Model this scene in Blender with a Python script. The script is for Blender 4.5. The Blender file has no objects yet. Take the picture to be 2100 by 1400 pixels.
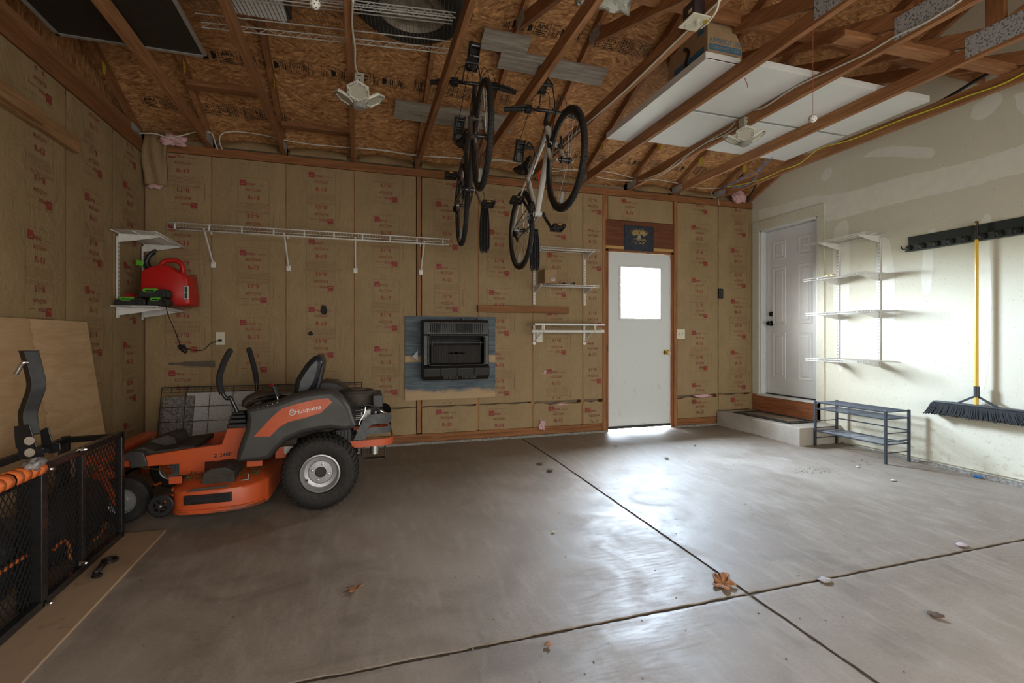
import bpy, math, random
from mathutils import Vector, Matrix
# ------------------------------------------------------------------ camera, daylight, exposure
CAM_H, TH, FPX, V0 = 1.09, 0.305, 993.0, 690.25
C = bpy.context.scene.collection
S = bpy.context.scene
cam = bpy.data.objects.new('camera', bpy.data.cameras.new('camera')); C.objects.link(cam)
cam.data.sensor_width = 36.0
cam.data.lens = FPX / 2100 * 36
cam.data.shift_y = (V0 - 700) / 2100
cam.data.clip_start = 0.05
cam.location = (0, 0, CAM_H); cam.rotation_euler = (math.pi/2, 0, -TH)
S.camera = cam
S.view_settings.view_transform = 'Standard'; S.view_settings.look = 'None'
S.view_settings.gamma = 1.0; S.view_settings.use_curve_mapping = False
S.view_settings.exposure = 0.0
SKY_FRONT, SKY_REAR, GROUND_FRONT, GROUND_REAR = 400.0, 5.2, 9.0, 3.6
# world: overcast sky brighter on the far side of the building, green lawn below the horizon
W = bpy.data.worlds.new('daylight'); S.world = W; W.use_nodes = True
nt = W.node_tree; nt.nodes.clear()
def wn(t, **k):
    n = nt.nodes.new(t)
    for a, b in k.items(): setattr(n, a, b)
    return n
tc = wn('ShaderNodeTexCoord'); sx = wn('ShaderNodeSeparateXYZ'); nt.links.new(tc.outputs['Generated'], sx.inputs[0])
def wramp(sock, stops):
    r = wn('ShaderNodeValToRGB'); nt.links.new(sock, r.inputs[0])
    while len(r.color_ramp.elements) < len(stops): r.color_ramp.elements.new(0.5)
    for e, (p, c) in zip(r.color_ramp.elements, stops): e.position = p; e.color = (c[0], c[1], c[2], 1)
    return r
def mm(op, a, b):
    n = wn('ShaderNodeMath', operation=op)
    for i, v in enumerate((a, b)):
        if isinstance(v, (int, float)): n.inputs[i].default_value = v
        else: nt.links.new(v, n.inputs[i])
    return n.outputs[0]
zz = mm('MULTIPLY_ADD', sx.outputs[2], 0.5); zz.node.inputs[2].default_value = 0.5
hl = mm('SQRT', mm('ADD', mm('MULTIPLY', sx.outputs[0], sx.outputs[0]), mm('MULTIPLY', sx.outputs[1], sx.outputs[1])), 0.0)
yy = mm('MULTIPLY_ADD', mm('DIVIDE', sx.outputs[1], mm('MAXIMUM', hl, 0.001)), 0.5); yy.node.inputs[2].default_value = 0.5
colr = wramp(zz, [(0.0, (.62, .68, .42)), (0.485, (.70, .76, .52)), (0.515, (.70, .84, 1.0)), (1.0, (.62, .80, 1.0))])
hor = wramp(zz, [(0.47, (0, 0, 0)), (0.53, (1, 1, 1))])
fro = wramp(yy, [(0.5, (0, 0, 0)), (0.66, (.10, .10, .10)), (0.73, (.28, .28, .28)), (0.80, (.48, .48, .48)), (0.94, (1, 1, 1))])
def lerp(t, a, b):   # a + t*(b-a)
    d = mm('SUBTRACT', b, a) if not (isinstance(a, float) and isinstance(b, float)) else b - a
    n = wn('ShaderNodeMath', operation='MULTIPLY_ADD'); nt.links.new(t, n.inputs[0])
    for i, v in ((1, d), (2, a)):
        if isinstance(v, float): n.inputs[i].default_value = v
        else: nt.links.new(v, n.inputs[i])
    return n.outputs[0]
sky = lerp(fro.outputs[0], SKY_REAR, SKY_FRONT); grd = lerp(fro.outputs[0], GROUND_REAR, GROUND_FRONT)
stg = lerp(hor.outputs[0], grd, sky)
bg = wn('ShaderNodeBackground'); wo = wn('ShaderNodeOutputWorld')
warm = wn('ShaderNodeMix', data_type='RGBA'); nt.links.new(fro.outputs[0], warm.inputs[0]); warm.inputs[6].default_value = (1.0, .95, .86, 1)
nt.links.new(colr.outputs[0], warm.inputs[7]); nt.links.new(warm.outputs[2], bg.inputs[0]); nt.links.new(stg, bg.inputs[1]); nt.links.new(bg.outputs[0], wo.inputs[0])
W.cycles.sampling_method = 'MANUAL'; W.cycles.sample_map_resolution = 512
def portal(name, loc, rot, w, h):
    l = bpy.data.lights.new(name, 'AREA'); l.shape = 'RECTANGLE'; l.size = w; l.size_y = h
    l.cycles.is_portal = True
    o = bpy.data.objects.new(name, l); C.objects.link(o); o.location = loc; o.rotation_euler = rot
portal('daylight_window', (3.105, 5.10, 1.60), (math.pi/2, 0, math.pi), 0.64, 0.78)
portal('daylight_garage_opening', (1.5, -1.32, 1.06), (math.pi/2, 0, 0), 4.9, 2.2)
S.cycles.max_bounces = 10; S.cycles.diffuse_bounces = 6; S.cycles.glossy_bounces = 4
S.cycles.sample_clamp_indirect = 6.0
S.cycles.use_denoising = True
S.cycles.use_fast_gi = False
S.cycles.caustics_reflective = False; S.cycles.caustics_refractive = False

# ------------------------------------------------------------------ measuring helpers
ct, st = math.cos(TH), math.sin(TH)
D, XR, XL, YF = 4.973, 4.775, -1.785, -1.23      # back, right, left, front wall planes
PB, PT = 2.713, 2.79                             # plate bottom / top
def ray(u, v):
    r = (u - 1050) / FPX; d = -(v - V0) / FPX
    return (ct*r + st, ct - st*r, d)
def PY(u, v, Y):
    q = ray(u, v); t = Y/q[1]; return Vector((q[0]*t, Y, CAM_H + q[2]*t))
def PX(u, v, X):
    q = ray(u, v); t = X/q[0]; return Vector((X, q[1]*t, CAM_H + q[2]*t))
def PZ(u, v, Z):
    q = ray(u, v); t = (Z - CAM_H)/q[2]; return Vector((q[0]*t, q[1]*t, Z))
def zf(Y): return -0.024*max(0.0, 4.2 - Y)
def PF(u, v, up=0.0):
    q = ray(u, v); z = 0
    for _ in range(6):
        t = (z + up - CAM_H)/q[2]; z = zf(q[1]*t)
    return Vector((q[0]*t, q[1]*t, z + up))
def deck(Y): return 2.905 + 0.4167*(D - Y) if Y > 1.87 else 2.905 + 0.4167*(D - 1.87) - 0.4167*(1.87 - Y)
rnd = random.Random(7)

# ------------------------------------------------------------------ mesh builder
class MB:
    def __init__(s): s.v = []; s.f = []; s.m = []; s.mi = 0
    def add(s, vs, fs):
        b = len(s.v); s.v += [tuple(x) for x in vs]
        for f in fs: s.f.append([b + i for i in f]); s.m.append(s.mi)
        return s
    def box(s, x0, x1, y0, y1, z0, z1):
        return s.add([(x0,y0,z0),(x1,y0,z0),(x1,y1,z0),(x0,y1,z0),(x0,y0,z1),(x1,y0,z1),(x1,y1,z1),(x0,y1,z1)],
            [(0,3,2,1),(4,5,6,7),(0,1,5,4),(1,2,6,5),(2,3,7,6),(3,0,4,7)])
    def bar(s, a, b, w, h, up=(0,0,1)):      # rectangular bar a->b, w sideways, h along up
        a = Vector(a); b = Vector(b); d = (b-a).normalized(); up = Vector(up)
        sd = d.cross(up)
        if sd.length < 1e-4: sd = d.cross(Vector((1,0,0)))
        sd.normalize(); u2 = sd.cross(d).normalized()
        vs = []
        for p in (a, b):
            for i, j in ((-1,-1),(1,-1),(1,1),(-1,1)): vs.append(p + sd*(w/2*i) + u2*(h/2*j))
        return s.add(vs, [(0,1,2,3),(7,6,5,4),(0,4,5,1),(1,5,6,2),(2,6,7,3),(3,7,4,0)])
    def tube(s, pts, r, n=8, cap=True, closed=False, flat=None):
        pts = [Vector(p) for p in pts]; N = len(pts)
        rr = r if isinstance(r, (list, tuple)) else [r]*N
        ref = None; vs = []
        for i, p in enumerate(pts):
            if closed: d = pts[(i+1) % N] - pts[i-1]
            else: d = pts[min(i+1, N-1)] - pts[max(i-1, 0)]
            if d.length < 1e-9: d = Vector((0,0,1))
            d.normalize()
            if ref is None: ref = Vector((0,0,1)) if abs(d.z) < .9 else Vector((1,0,0))
            x = d.cross(ref)
            if x.length < 1e-5: x = d.cross(Vector((0.3,1,0.1)))
            x.normalize(); y = x.cross(d).normalized(); ref = y
            for k in range(n):
                a = 2*math.pi*(k+.5)/n
                vs.append(p + x*(rr[i]*math.cos(a)) + y*(rr[i]*math.sin(a)*(flat or 1)))
        fs = []
        for i in range(N if closed else N-1):
            j = (i+1) % N
            for k in range(n):
                k2 = (k+1) % n; fs.append((i*n+k, i*n+k2, j*n+k2, j*n+k))
        if cap and not closed: fs.append(tuple(range(n-1,-1,-1))); fs.append(tuple((N-1)*n+k for k in range(n)))
        return s.add(vs, fs)
    def lathe(s, prof, c, axis='z', n=32, a0=0, a1=None):   # prof = (radius, height) along axis
        c = Vector(c); full = a1 is None; a1 = 2*math.pi if full else a1; vs = []; m = n if full else n+1
        for (r, h) in prof:
            for k in range(m):
                a = a0 + (a1-a0)*k/n; x, y = r*math.cos(a), r*math.sin(a)
                vs.append(c + Vector({'z':(x,y,h),'y':(x,h,-y),'x':(h,x,y)}[axis]))
        fs = []
        for i in range(len(prof)-1):
            for k in range(n):
                k2 = (k+1) % m; fs.append((i*m+k, i*m+k2, (i+1)*m+k2, (i+1)*m+k))
        return s.add(vs, fs)
    def cyl(s, a, b, r, n=16, r2=None):
        return s.tube([a, b], [r, r if r2 is None else r2], n)
    def prism(s, pts, axis, a, b):           # polygon pts (2D) extruded along axis from a to b
        k = {'x': lambda p, t: (t,p[0],p[1]), 'y': lambda p, t: (p[0],t,p[1]), 'z': lambda p, t: (p[0],p[1],t)}[axis]
        n = len(pts); vs = [k(p,a) for p in pts] + [k(p,b) for p in pts]
        return s.add(vs, [tuple(range(n-1,-1,-1)), tuple(range(n,2*n))] + [(i,(i+1)%n,n+(i+1)%n,n+i) for i in range(n)])
    def poly(s, pts): return s.add(pts, [tuple(range(len(pts)))])
    def sphere(s, c, r, n=16, m=10, sc=(1,1,1), fn=None):
        vs = []; c = Vector(c)
        for i in range(m+1):
            t = math.pi*i/m
            for k in range(n):
                a = 2*math.pi*k/n; d = Vector((math.sin(t)*math.cos(a), math.sin(t)*math.sin(a), math.cos(t)))
                q = r*(fn(d) if fn else 1)
                vs.append(c + Vector((d.x*q*sc[0], d.y*q*sc[1], d.z*q*sc[2])))
        fs = [(i*n+k, (i+1)*n+k, (i+1)*n+(k+1)%n, i*n+(k+1)%n) for i in range(m) for k in range(n)]
        return s.add(vs, fs)
    def torus(s, c, R, r, axis='z', n=32, m=10, sc=1.0):
        prof = [(R + r*math.cos(2*math.pi*k/m), r*sc*math.sin(2*math.pi*k/m)) for k in range(m+1)]
        return s.lathe(prof, c, axis, n)
    def grid(s, o, ex, ey, nx, ny, fn=None):  # o + ex*i + ey*j, displaced by fn(i/nx, j/ny) -> Vector
        o = Vector(o); ex = Vector(ex); ey = Vector(ey); vs = []
        for j in range(ny+1):
            for i in range(nx+1):
                p = o + ex*(i/nx) + ey*(j/ny)
                if fn: p = p + Vector(fn(i/nx, j/ny))
                vs.append(p)
        return s.add(vs, [(j*(nx+1)+i, j*(nx+1)+i+1, (j+1)*(nx+1)+i+1, (j+1)*(nx+1)+i) for j in range(ny) for i in range(nx)])
    def flat2(s, tm, o, ex, ey, sc=1.0):      # 2D template on a plane
        o = Vector(o); ex = Vector(ex); ey = Vector(ey)
        return s.add([o + ex*(x*sc) + ey*(y*sc) for x, y in tm[0]], tm[1])
    def bounds(s):
        return [min(v[i] for v in s.v) for i in range(3)], [max(v[i] for v in s.v) for i in range(3)]
def smooth_path(pts, k=6):
    pts = [Vector(p) for p in pts]; out = []
    for i in range(len(pts)-1):
        p0 = pts[max(i-1,0)]; p1 = pts[i]; p2 = pts[i+1]; p3 = pts[min(i+2,len(pts)-1)]
        for j in range(k):
            t = j/k
            out.append(0.5*((2*p1)+(p2-p0)*t+(2*p0-5*p1+4*p2-p3)*t*t+(3*p1-p0-3*p2+p3)*t**3))
    return out + [pts[-1]]

def build(mb, name, mats, loc=(0,0,0), smooth=None, bevel=0.0, angle=35, seg=2):
    me = bpy.data.meshes.new(name)
    L = Vector(loc)
    me.from_pydata([tuple(Vector(v) - L) for v in mb.v], [], mb.f)
    if not isinstance(mats, (list, tuple)): mats = [mats]
    for m in mats: me.materials.append(m)
    if len(mats) > 1: me.polygons.foreach_set('material_index', mb.m)
    me.validate(); me.update()
    if smooth:
        me.polygons.foreach_set('use_smooth', [True]*len(me.polygons))
        if smooth != 'all': me.set_sharp_from_angle(angle=math.radians(angle))
    o = bpy.data.objects.new(name, me); C.objects.link(o)
    if bevel:
        md = o.modifiers.new('bevel', 'BEVEL'); md.width = bevel; md.segments = seg; md.limit_method = 'ANGLE'; md.angle_limit = math.radians(40)
    return o
BASE = {}
def thing(name, label, cat, loc=(0,0,0), group=None, rot=None):
    o = bpy.data.objects.new(name, None); C.objects.link(o); o.empty_display_size = 0.1
    o.location = loc; o['label'] = label; o['category'] = cat
    if rot: o.rotation_euler = rot
    if group: o['group'] = group
    BASE[o.name] = Vector((0,0,0)) if rot else Vector(loc)
    return o
def part(mb, name, mats, parent, label=None, **k):
    L = BASE.get(parent.name, Vector((0,0,0)))
    o = build(mb, name, mats, L, **k); o.parent = parent; BASE[o.name] = L
    if label: o['label'] = label
    return o
def single(mb, name, mats, label, cat, group=None, kind=None, **k):
    a, b = mb.bounds(); L = Vector(((a[0]+b[0])/2, (a[1]+b[1])/2, a[2]))
    o = build(mb, name, mats, L, **k); o.location = L; BASE[o.name] = L
    o['label'] = label; o['category'] = cat
    if group: o['group'] = group
    if kind: o['kind'] = kind
    return o
def struct(mb, name, mats, label, **k): return single(mb, name, mats, label, name.split('_')[0], kind='structure', **k)
def dup(root, loc=None, label=None, mat=None):
    r = root.copy(); C.objects.link(r)
    if loc is not None: r.location = loc
    if label: r['label'] = label
    for ch in root.children:
        c = ch.copy(); C.objects.link(c); c.parent = r
        for g in ch.children:
            d = g.copy(); C.objects.link(d); d.parent = c
    return r

# ------------------------------------------------------------------ text templates
_TX = {}
def text(body, size=1.0, bold=False):
    key = (body, bold)
    if key not in _TX:
        cu = bpy.data.curves.new('t', 'FONT'); cu.body = body; cu.size = 1.0; cu.resolution_u = 2
        cu.align_x = 'CENTER'; cu.align_y = 'CENTER'
        if bold: cu.offset = 0.018
        ob = bpy.data.objects.new('t', cu); C.objects.link(ob)
        me = bpy.data.meshes.new_from_object(ob.evaluated_get(bpy.context.evaluated_depsgraph_get()))
        _TX[key] = ([(v.co.x, v.co.y) for v in me.vertices], [tuple(p.vertices) for p in me.polygons])
        bpy.data.objects.remove(ob); bpy.data.curves.remove(cu); bpy.data.meshes.remove(me)
    v, f = _TX[key]
    return [(x*size, y*size) for x, y in v], f
def merge2(items):       # items: (template, dx, dy, flip)
    V, F = [], []
    for (v, f), dx, dy, fl in items:
        b = len(V); s_ = -1 if fl else 1
        V += [(dx + s_*x, dy + s_*y) for x, y in v]; F += [tuple(b+i for i in q) for q in f]
    return V, F
def rect2(x0, y0, x1, y1): return [(x0,y0),(x1,y0),(x1,y1),(x0,y1)], [(0,1,2,3)]
def frame2(x0, y0, x1, y1, w):
    return merge2([(rect2(x0,y0,x1,y0+w),0,0,0),(rect2(x0,y1-w,x1,y1),0,0,0),(rect2(x0,y0,x0+w,y1),0,0,0),(rect2(x1-w,y0,x1,y1),0,0,0)])

# ------------------------------------------------------------------ materials
class N:
    def __init__(s, name):
        s.mat = bpy.data.materials.new(name); s.mat.use_nodes = True; s.t = s.mat.node_tree; s.t.nodes.clear()
        s.out = s.n('ShaderNodeOutputMaterial'); s.b = s.n('ShaderNodeBsdfPrincipled'); s.l(s.b.outputs[0], s.out.inputs[0])
        s.co = s.n('ShaderNodeTexCoord').outputs['Object']
    def n(s, t, **k):
        x = s.t.nodes.new(t)
        for a, b in k.items(): setattr(x, a, b)
        return x
    def l(s, a, b): s.t.links.new(a, b)
    def put(s, sock, v):
        if hasattr(v, 'is_output') or isinstance(v, bpy.types.NodeSocket): s.l(v, sock)
        elif isinstance(v, (tuple, list)) and len(v) == 3 and sock.type == 'RGBA': sock.default_value = (*v, 1)
        else: sock.default_value = v
    def map(s, scale=(1,1,1), rot=(0,0,0), co=None, loc=(0,0,0)):
        m = s.n('ShaderNodeMapping'); s.l(co or s.co, m.inputs[0]); m.inputs['Scale'].default_value = scale
        m.inputs['Rotation'].default_value = rot; m.inputs['Location'].default_value = loc; return m.outputs[0]
    def noise(s, scale, detail=4, rough=.55, dist=0, co=None, out=0):
        m = s.n('ShaderNodeTexNoise'); s.l(co or s.co, m.inputs['Vector']); m.inputs['Scale'].default_value = scale
        m.inputs['Detail'].default_value = detail; m.inputs['Roughness'].default_value = rough; m.inputs['Distortion'].default_value = dist
        return m.outputs[out]
    def voro(s, scale, co=None, out='Distance', feature='F1', rnd_=1):
        m = s.n('ShaderNodeTexVoronoi', feature=feature); s.l(co or s.co, m.inputs['Vector']); m.inputs['Scale'].default_value = scale
        m.inputs['Randomness'].default_value = rnd_; return m.outputs[out]
    def ramp(s, sock, stops, interp='LINEAR'):
        r = s.n('ShaderNodeValToRGB'); s.l(sock, r.inputs[0]); r.color_ramp.interpolation = interp
        while len(r.color_ramp.elements) < len(stops): r.color_ramp.elements.new(.5)
        for e, (p, c) in zip(r.color_ramp.elements, stops):
            e.position = p; e.color = (*c, 1) if isinstance(c, (tuple, list)) else (c, c, c, 1)
        return r.outputs[0]
    def mix(s, fac, a, b, blend='MIX'):
        m = s.n('ShaderNodeMix', data_type='RGBA', blend_type=blend); s.put(m.inputs[0], fac)
        s.put(m.inputs[6], a); s.put(m.inputs[7], b); return m.outputs[2]
    def math(s, op, a, b=0.0, c=None):
        m = s.n('ShaderNodeMath', operation=op); s.put(m.inputs[0], a); s.put(m.inputs[1], b)
        if c is not None: s.put(m.inputs[2], c)
        return m.outputs[0]
    def bump(s, h, strength=.3, dist=.01, nrm=None):
        b = s.n('ShaderNodeBump'); s.l(h, b.inputs['Height']); b.inputs['Strength'].default_value = strength; b.inputs['Distance'].default_value = dist
        if nrm: s.l(nrm, b.inputs['Normal'])
        s.l(b.outputs[0], s.b.inputs['Normal']); return b.outputs[0]
    def set(s, **k):
        for a, v in k.items():
            s.put(s.b.inputs[{'col':'Base Color','rough':'Roughness','metal':'Metallic','spec':'Specular IOR Level','coat':'Coat Weight','sheen':'Sheen Weight','trans':'Transmission Weight'}[a]], v)
        return s.mat
def plain(name, col, rough=.5, metal=0., spec=.5, var=.12, vs=30, bump=0, bs=200, coat=0.):
    n = N(name); f = n.ramp(n.noise(vs, 5, .6), [(.3, 0.), (.7, 1.)])
    c2 = tuple(max(0, x*(1-2*var)) for x in col)
    n.set(col=n.mix(f, col, c2), rough=n.ramp(f, [(0, max(.02, rough-.06)), (1, min(1, rough+.08))]), metal=metal, spec=spec, coat=coat)
    if bump: n.bump(n.noise(bs, 3), bump, .002)
    return n.mat
def wood(name, c1, c2, axis='y', rough=.7, dark=None, sc=1.0, vary=.35):
    n = N(name)
    s = {'x':(.6,9,9),'y':(9,.6,9),'z':(9,9,.6)}[axis]; s = tuple(q*sc for q in s)
    oi = n.n('ShaderNodeObjectInfo').outputs['Random']
    co = n.map(s)
    off = n.n('ShaderNodeVectorMath', operation='ADD'); n.l(co, off.inputs[0])
    cb = n.n('ShaderNodeCombineXYZ'); r10 = n.math('MULTIPLY', oi, 37.0)
    for i in range(3): n.l(r10, cb.inputs[i])
    n.l(cb.outputs[0], off.inputs[1]); co = off.outputs[0]
    g = n.noise(2.2, 6, .65, 1.6, co)
    ring = n.noise(7, 3, .6, .3, co)
    base = n.mix(n.ramp(g, [(.32, 0.), (.66, 1.)]), c1, c2)
    base = n.mix(n.ramp(ring, [(.42, .0), (.6, .45)]), base, dark or tuple(x*.45 for x in c2))
    kn = n.voro(1.1, n.map({'x':(1.2,5,5),'y':(5,1.2,5),'z':(5,5,1.2)}[axis]))
    base = n.mix(n.ramp(kn, [(.035, .8), (.09, 0.)]), base, (.05,.02,.008))
    base = n.mix(n.math('MULTIPLY', oi, vary), base, tuple(x*.55 for x in c2))
    n.set(col=base, rough=rough, spec=.3); n.bump(g, .15, .003)
    return n.mat
# ------------------------------------------------------------------ material library
T1, T2 = (.44,.215,.095), (.29,.125,.050)        # aged truss lumber
w_y = wood('truss lumber along depth', T1, T2, 'y')
w_x = wood('lumber across', (.40,.19,.08), (.25,.105,.042), 'x')
w_z = wood('lumber upright', (.38,.18,.075), (.24,.10,.04), 'z')
w_redx = wood('dark header lumber', (.24,.085,.035), (.14,.045,.018), 'x')
w_gray = wood('weathered grey board', (.40,.36,.30), (.25,.215,.175), 'x', .85)
w_plate = wood('plate lumber', (.36,.155,.06), (.22,.085,.03), 'x')
w_platey = wood('plate lumber along depth', (.36,.155,.06), (.22,.085,.03), 'y')
w_left = wood('nailed board lumber', (.46,.27,.13), (.33,.17,.075), 'y')

def osb_mat(name='oriented strand board', a=(.66,.36,.155), b=(.21,.080,.026)):
    n = N(name)
    cell = n.voro(8, n.map((1,1.5,1)), 'Color')
    sep = n.n('ShaderNodeSeparateColor'); n.l(cell, sep.inputs[0])
    def layer(k, sc, ang):
        vr = n.n('ShaderNodeVectorRotate', rotation_type='Z_AXIS'); n.l(n.map((1,1.05,1)), vr.inputs['Vector'])
        n.l(n.math('MULTIPLY_ADD', sep.outputs[k], 1.6, ang), vr.inputs['Angle'])
        return n.noise(3.0, 3, .6, .4, n.map((3.6*sc,17*sc,3.6), co=vr.outputs[0]))
    f1 = layer(0, 1, -.8); f2 = layer(1, 1.4, -.5)
    f = n.math('MULTIPLY_ADD', f1, .6, n.math('MULTIPLY', f2, .4))
    col = n.ramp(f, [(.36, b), (.46, tuple((x+y)/2*.85 for x, y in zip(a, b))), (.54, tuple(x*.78 for x in a)), (.66, tuple(min(1, x*1.35) for x in a))])
    col = n.mix(n.ramp(n.noise(1.3, 4), [(.35, .35), (.65, 0.)]), col, b)
    n.set(col=col, rough=.78, spec=.25); n.bump(f, .35, .004)
    return n.mat
osb = osb_mat()

def kraft_mat(name='kraft insulation paper', a=(.385,.280,.150), b=(.305,.215,.110)):
    n = N(name)
    big = n.noise(2.2, 5, .6, .5); fib = n.noise(260, 2, .5)
    wv = n.noise(1.0, 3, .5, .3, n.map((140,140,9)))
    col = n.mix(n.ramp(big, [(.3, 0.), (.7, 1.)]), a, b)
    col = n.mix(n.ramp(wv, [(.35, .25), (.65, 0.)]), col, tuple(x*.6 for x in b))
    col = n.mix(n.ramp(fib, [(.3, .5), (.62, 0.)]), col, (.20,.135,.065))
    n.set(col=col, rough=.62, spec=.35)
    n.b.inputs['Specular IOR Level'].default_value = .3
    w1 = n.noise(3.5, 6, .6, 1.8, n.map((1.7,1.7,1.3)))
    ridge = n.ramp(w1, [(.44, 0.), (.5, 1.), (.56, 0.)])
    h = n.math('MULTIPLY_ADD', w1, 1.6, n.math('MULTIPLY_ADD', fib, .04, n.math('MULTIPLY', ridge, .12)))
    n.bump(h, .5, .014)
    return n.mat
kraft = kraft_mat()
kraft_dk = kraft_mat('kraft paper folded over', (.33,.235,.125), (.26,.18,.09))
red_ink = plain('faded red ink', (.37,.052,.043), .65, var=.3, vs=60)
line_ink = plain('thin red ink', (.27,.10,.055), .7, var=.2)
black_ink = plain('black stamp ink', (.012,.008,.006), .8)
pink = N('pink fibreglass'); _f = pink.noise(60, 5, .7); pink.set(col=pink.mix(_f, (.62,.33,.38), (.75,.52,.52)), rough=.95, spec=.1); pink.bump(_f, .8, .01); pink = pink.mat

def drywall_mat(name, a, b):
    n = N(name)
    f = n.ramp(n.noise(1.1, 6, .6), [(.3, 0.), (.7, 1.)])
    col = n.mix(f, a, b)
    sp = n.noise(70, 3, .7); col = n.mix(n.ramp(sp, [(.31, .6), (.36, 0.)]), col, (.28,.20,.12))
    g = n.n('ShaderNodeSeparateXYZ'); n.l(n.co, g.inputs[0])
    low = n.ramp(g.outputs[2], [(.25, 1.), (1.0, 0.)])
    sc = n.noise(16, 5, .75, 0, n.map((1,1,1.6)))
    col = n.mix(n.math('MULTIPLY', low, n.ramp(sc, [(.56, 0.), (.63, .6)])), col, (.42,.34,.24))
    n.set(col=col, rough=.75, spec=.3); n.bump(n.noise(120, 3), .12, .002)
    return n.mat
drywall = drywall_mat('drywall', (.69,.685,.58), (.63,.625,.52))
mud = plain('joint compound', (.80,.81,.74), .7, var=.04, vs=12, bump=.1)

def concrete_mat(name, a, b, c, rlo=.33, rhi=.62):
    n = N(name)
    big = n.noise(.55, 6, .6, .6); mid = n.noise(3.2, 6, .65, .8); fine = n.noise(90, 4, .65)
    col = n.mix(n.ramp(big, [(.32, 0.), (.68, 1.)]), a, b)
    col = n.mix(n.ramp(mid, [(.36, .6), (.62, 0.)]), col, c)
    col = n.mix(n.ramp(fine, [(.33, .3), (.6, 0.)]), col, tuple(x*.62 for x in c))
    st_ = n.noise(1.7, 3, .5, 1.3, n.map((1,1,1), loc=(3.1,7.7,0)))
    col = n.mix(n.ramp(st_, [(.62, 0.), (.68, .35)]), col, tuple(x*.6 for x in c))
    ring = n.noise(1.05, 2, .4, .6, n.map((1,1,1), loc=(9.3,2.2,0)))
    col = n.mix(n.ramp(ring, [(.50, 0.), (.66, .30)]), col, (.34,.29,.245))
    swp = n.noise(6, 5, .6, .2, n.map((3,.7,1), rot=(0,0,.5)))
    col = n.mix(n.ramp(swp, [(.5, 0.), (.72, .22)]), col, (.46,.42,.38))
    scr = n.noise(9, 3, .6, .1, n.map((1,9,1), rot=(0,0,-.4)))
    r = n.math('MULTIPLY_ADD', n.ramp(mid, [(.3, 0.), (.7, 1.)]), rhi-rlo, rlo)
    r = n.math('ADD', r, n.math('MULTIPLY', n.ramp(scr, [(.4, 0.), (.7, 1.)]), .10))
    n.set(col=col, rough=r, spec=.5); n.bump(n.math('MULTIPLY_ADD', fine, .3, n.math('MULTIPLY', swp, .10)), .12, .003)
    return n.mat
conc = concrete_mat('slab concrete', (.225,.182,.145), (.285,.240,.200), (.165,.128,.100), .43, .68)
conc_step = concrete_mat('step concrete', (.47,.45,.41), (.40,.375,.33), (.29,.26,.22), .7, .9)
joint_dirt = plain('joint grit', (.11,.085,.06), .95, var=.35, vs=120, bump=.8, bs=150)
curb_m = plain('rough concrete curb', (.42,.41,.38), .95, var=.4, vs=70, bump=.9, bs=60)

white_paint = plain('white door paint', (.70,.73,.74), .38, var=.04, vs=8)
white_metal = plain('white coated wire', (.74,.74,.72), .4, var=.05)
black_pl = plain('black plastic', (.012,.012,.013), .42, var=.2)
black_mt = plain('matte black steel', (.010,.010,.011), .5, var=.2)
black_gl = plain('black powder coat', (.013,.013,.014), .28, var=.1, coat=.2)
rubber = plain('tyre rubber', (.016,.015,.014), .72, var=.3, vs=60)
chrome = plain('chrome', (.75,.75,.74), .16, 1., var=.05)
steel = plain('zinc steel', (.55,.55,.54), .35, .9, var=.15)
brass = plain('brass', (.60,.42,.14), .25, 1., var=.1)
ivory = plain('ivory plastic', (.66,.63,.50), .4, var=.04)
romex = plain('white cable sheath', (.62,.60,.52), .5, var=.05)

# ------------------------------------------------------------------ floor
JX, JY = 1.66, 1.75
def slab(mb, x0, x1, y0, y1):
    nx = max(2, int((x1-x0)/.04)); ys = [y0]; s_ = .05
    while ys[-1] + s_ < y1: ys.append(ys[-1]+s_)
    if 4.2 > y0 and 4.2 < y1: ys = sorted(set([y for y in ys if abs(y-4.2) > .02] + [4.2]))
    ys.append(y1); ny = len(ys)-1; b = []; r = random.Random(int(x0*100+y0*10)+500)
    for j, y in enumerate(ys):
        for i in range(nx+1):
            x = x0 + (x1-x0)*i/nx; jx = jy = 0
            if i in (0, nx): jx = r.uniform(-.0025, .0025)
            if j in (0, ny): jy = r.uniform(-.0035, .0035)
            ed = i in (0, nx) or j in (0, ny)
            b.append((x+jx, y+jy, zf(y) - (.0015 if ed else 0)))
    mb.add(b, [(j*(nx+1)+i, j*(nx+1)+i+1, (j+1)*(nx+1)+i+1, (j+1)*(nx+1)+i) for j in range(ny) for i in range(nx)])
    n = nx+1
    rim = [i for i in range(n)] + [j*n+nx for j in range(1, ny+1)] + [ny*n+i for i in range(nx-1, -1, -1)] + [j*n for j in range(ny-1, 0, -1)]
    vs = [b[i] for i in rim]; m = len(vs)
    mb.add(vs + [(x, y, z-.03) for x, y, z in vs], [(i, i+m, (i+1) % m + m, (i+1) % m) for i in range(m)])
fl = MB(); g = .0095
X0, X1, Y0, Y1 = XL-.1, XR+.1, YF-.1, D+.15
slab(fl, X0, JX-g, JY+g, Y1); slab(fl, JX+g, X1, JY+g, Y1); slab(fl, X0, JX-g, Y0, JY-g*1.2); slab(fl, JX+g, X1, Y0, JY-g*1.2)
fl.mi = 1
def zj(y): return zf(y) - .007
fl.add([(X0,Y0,zj(Y0)),(X1,Y0,zj(Y0)),(X1,4.2,zj(4.2)),(X0,4.2,zj(4.2))],[(0,1,2,3)])
fl.add([(X0,4.2,zj(4.2)),(X1,4.2,zj(4.2)),(X1,Y1,zj(Y1)),(X0,Y1,zj(Y1))],[(0,1,2,3)])
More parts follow.
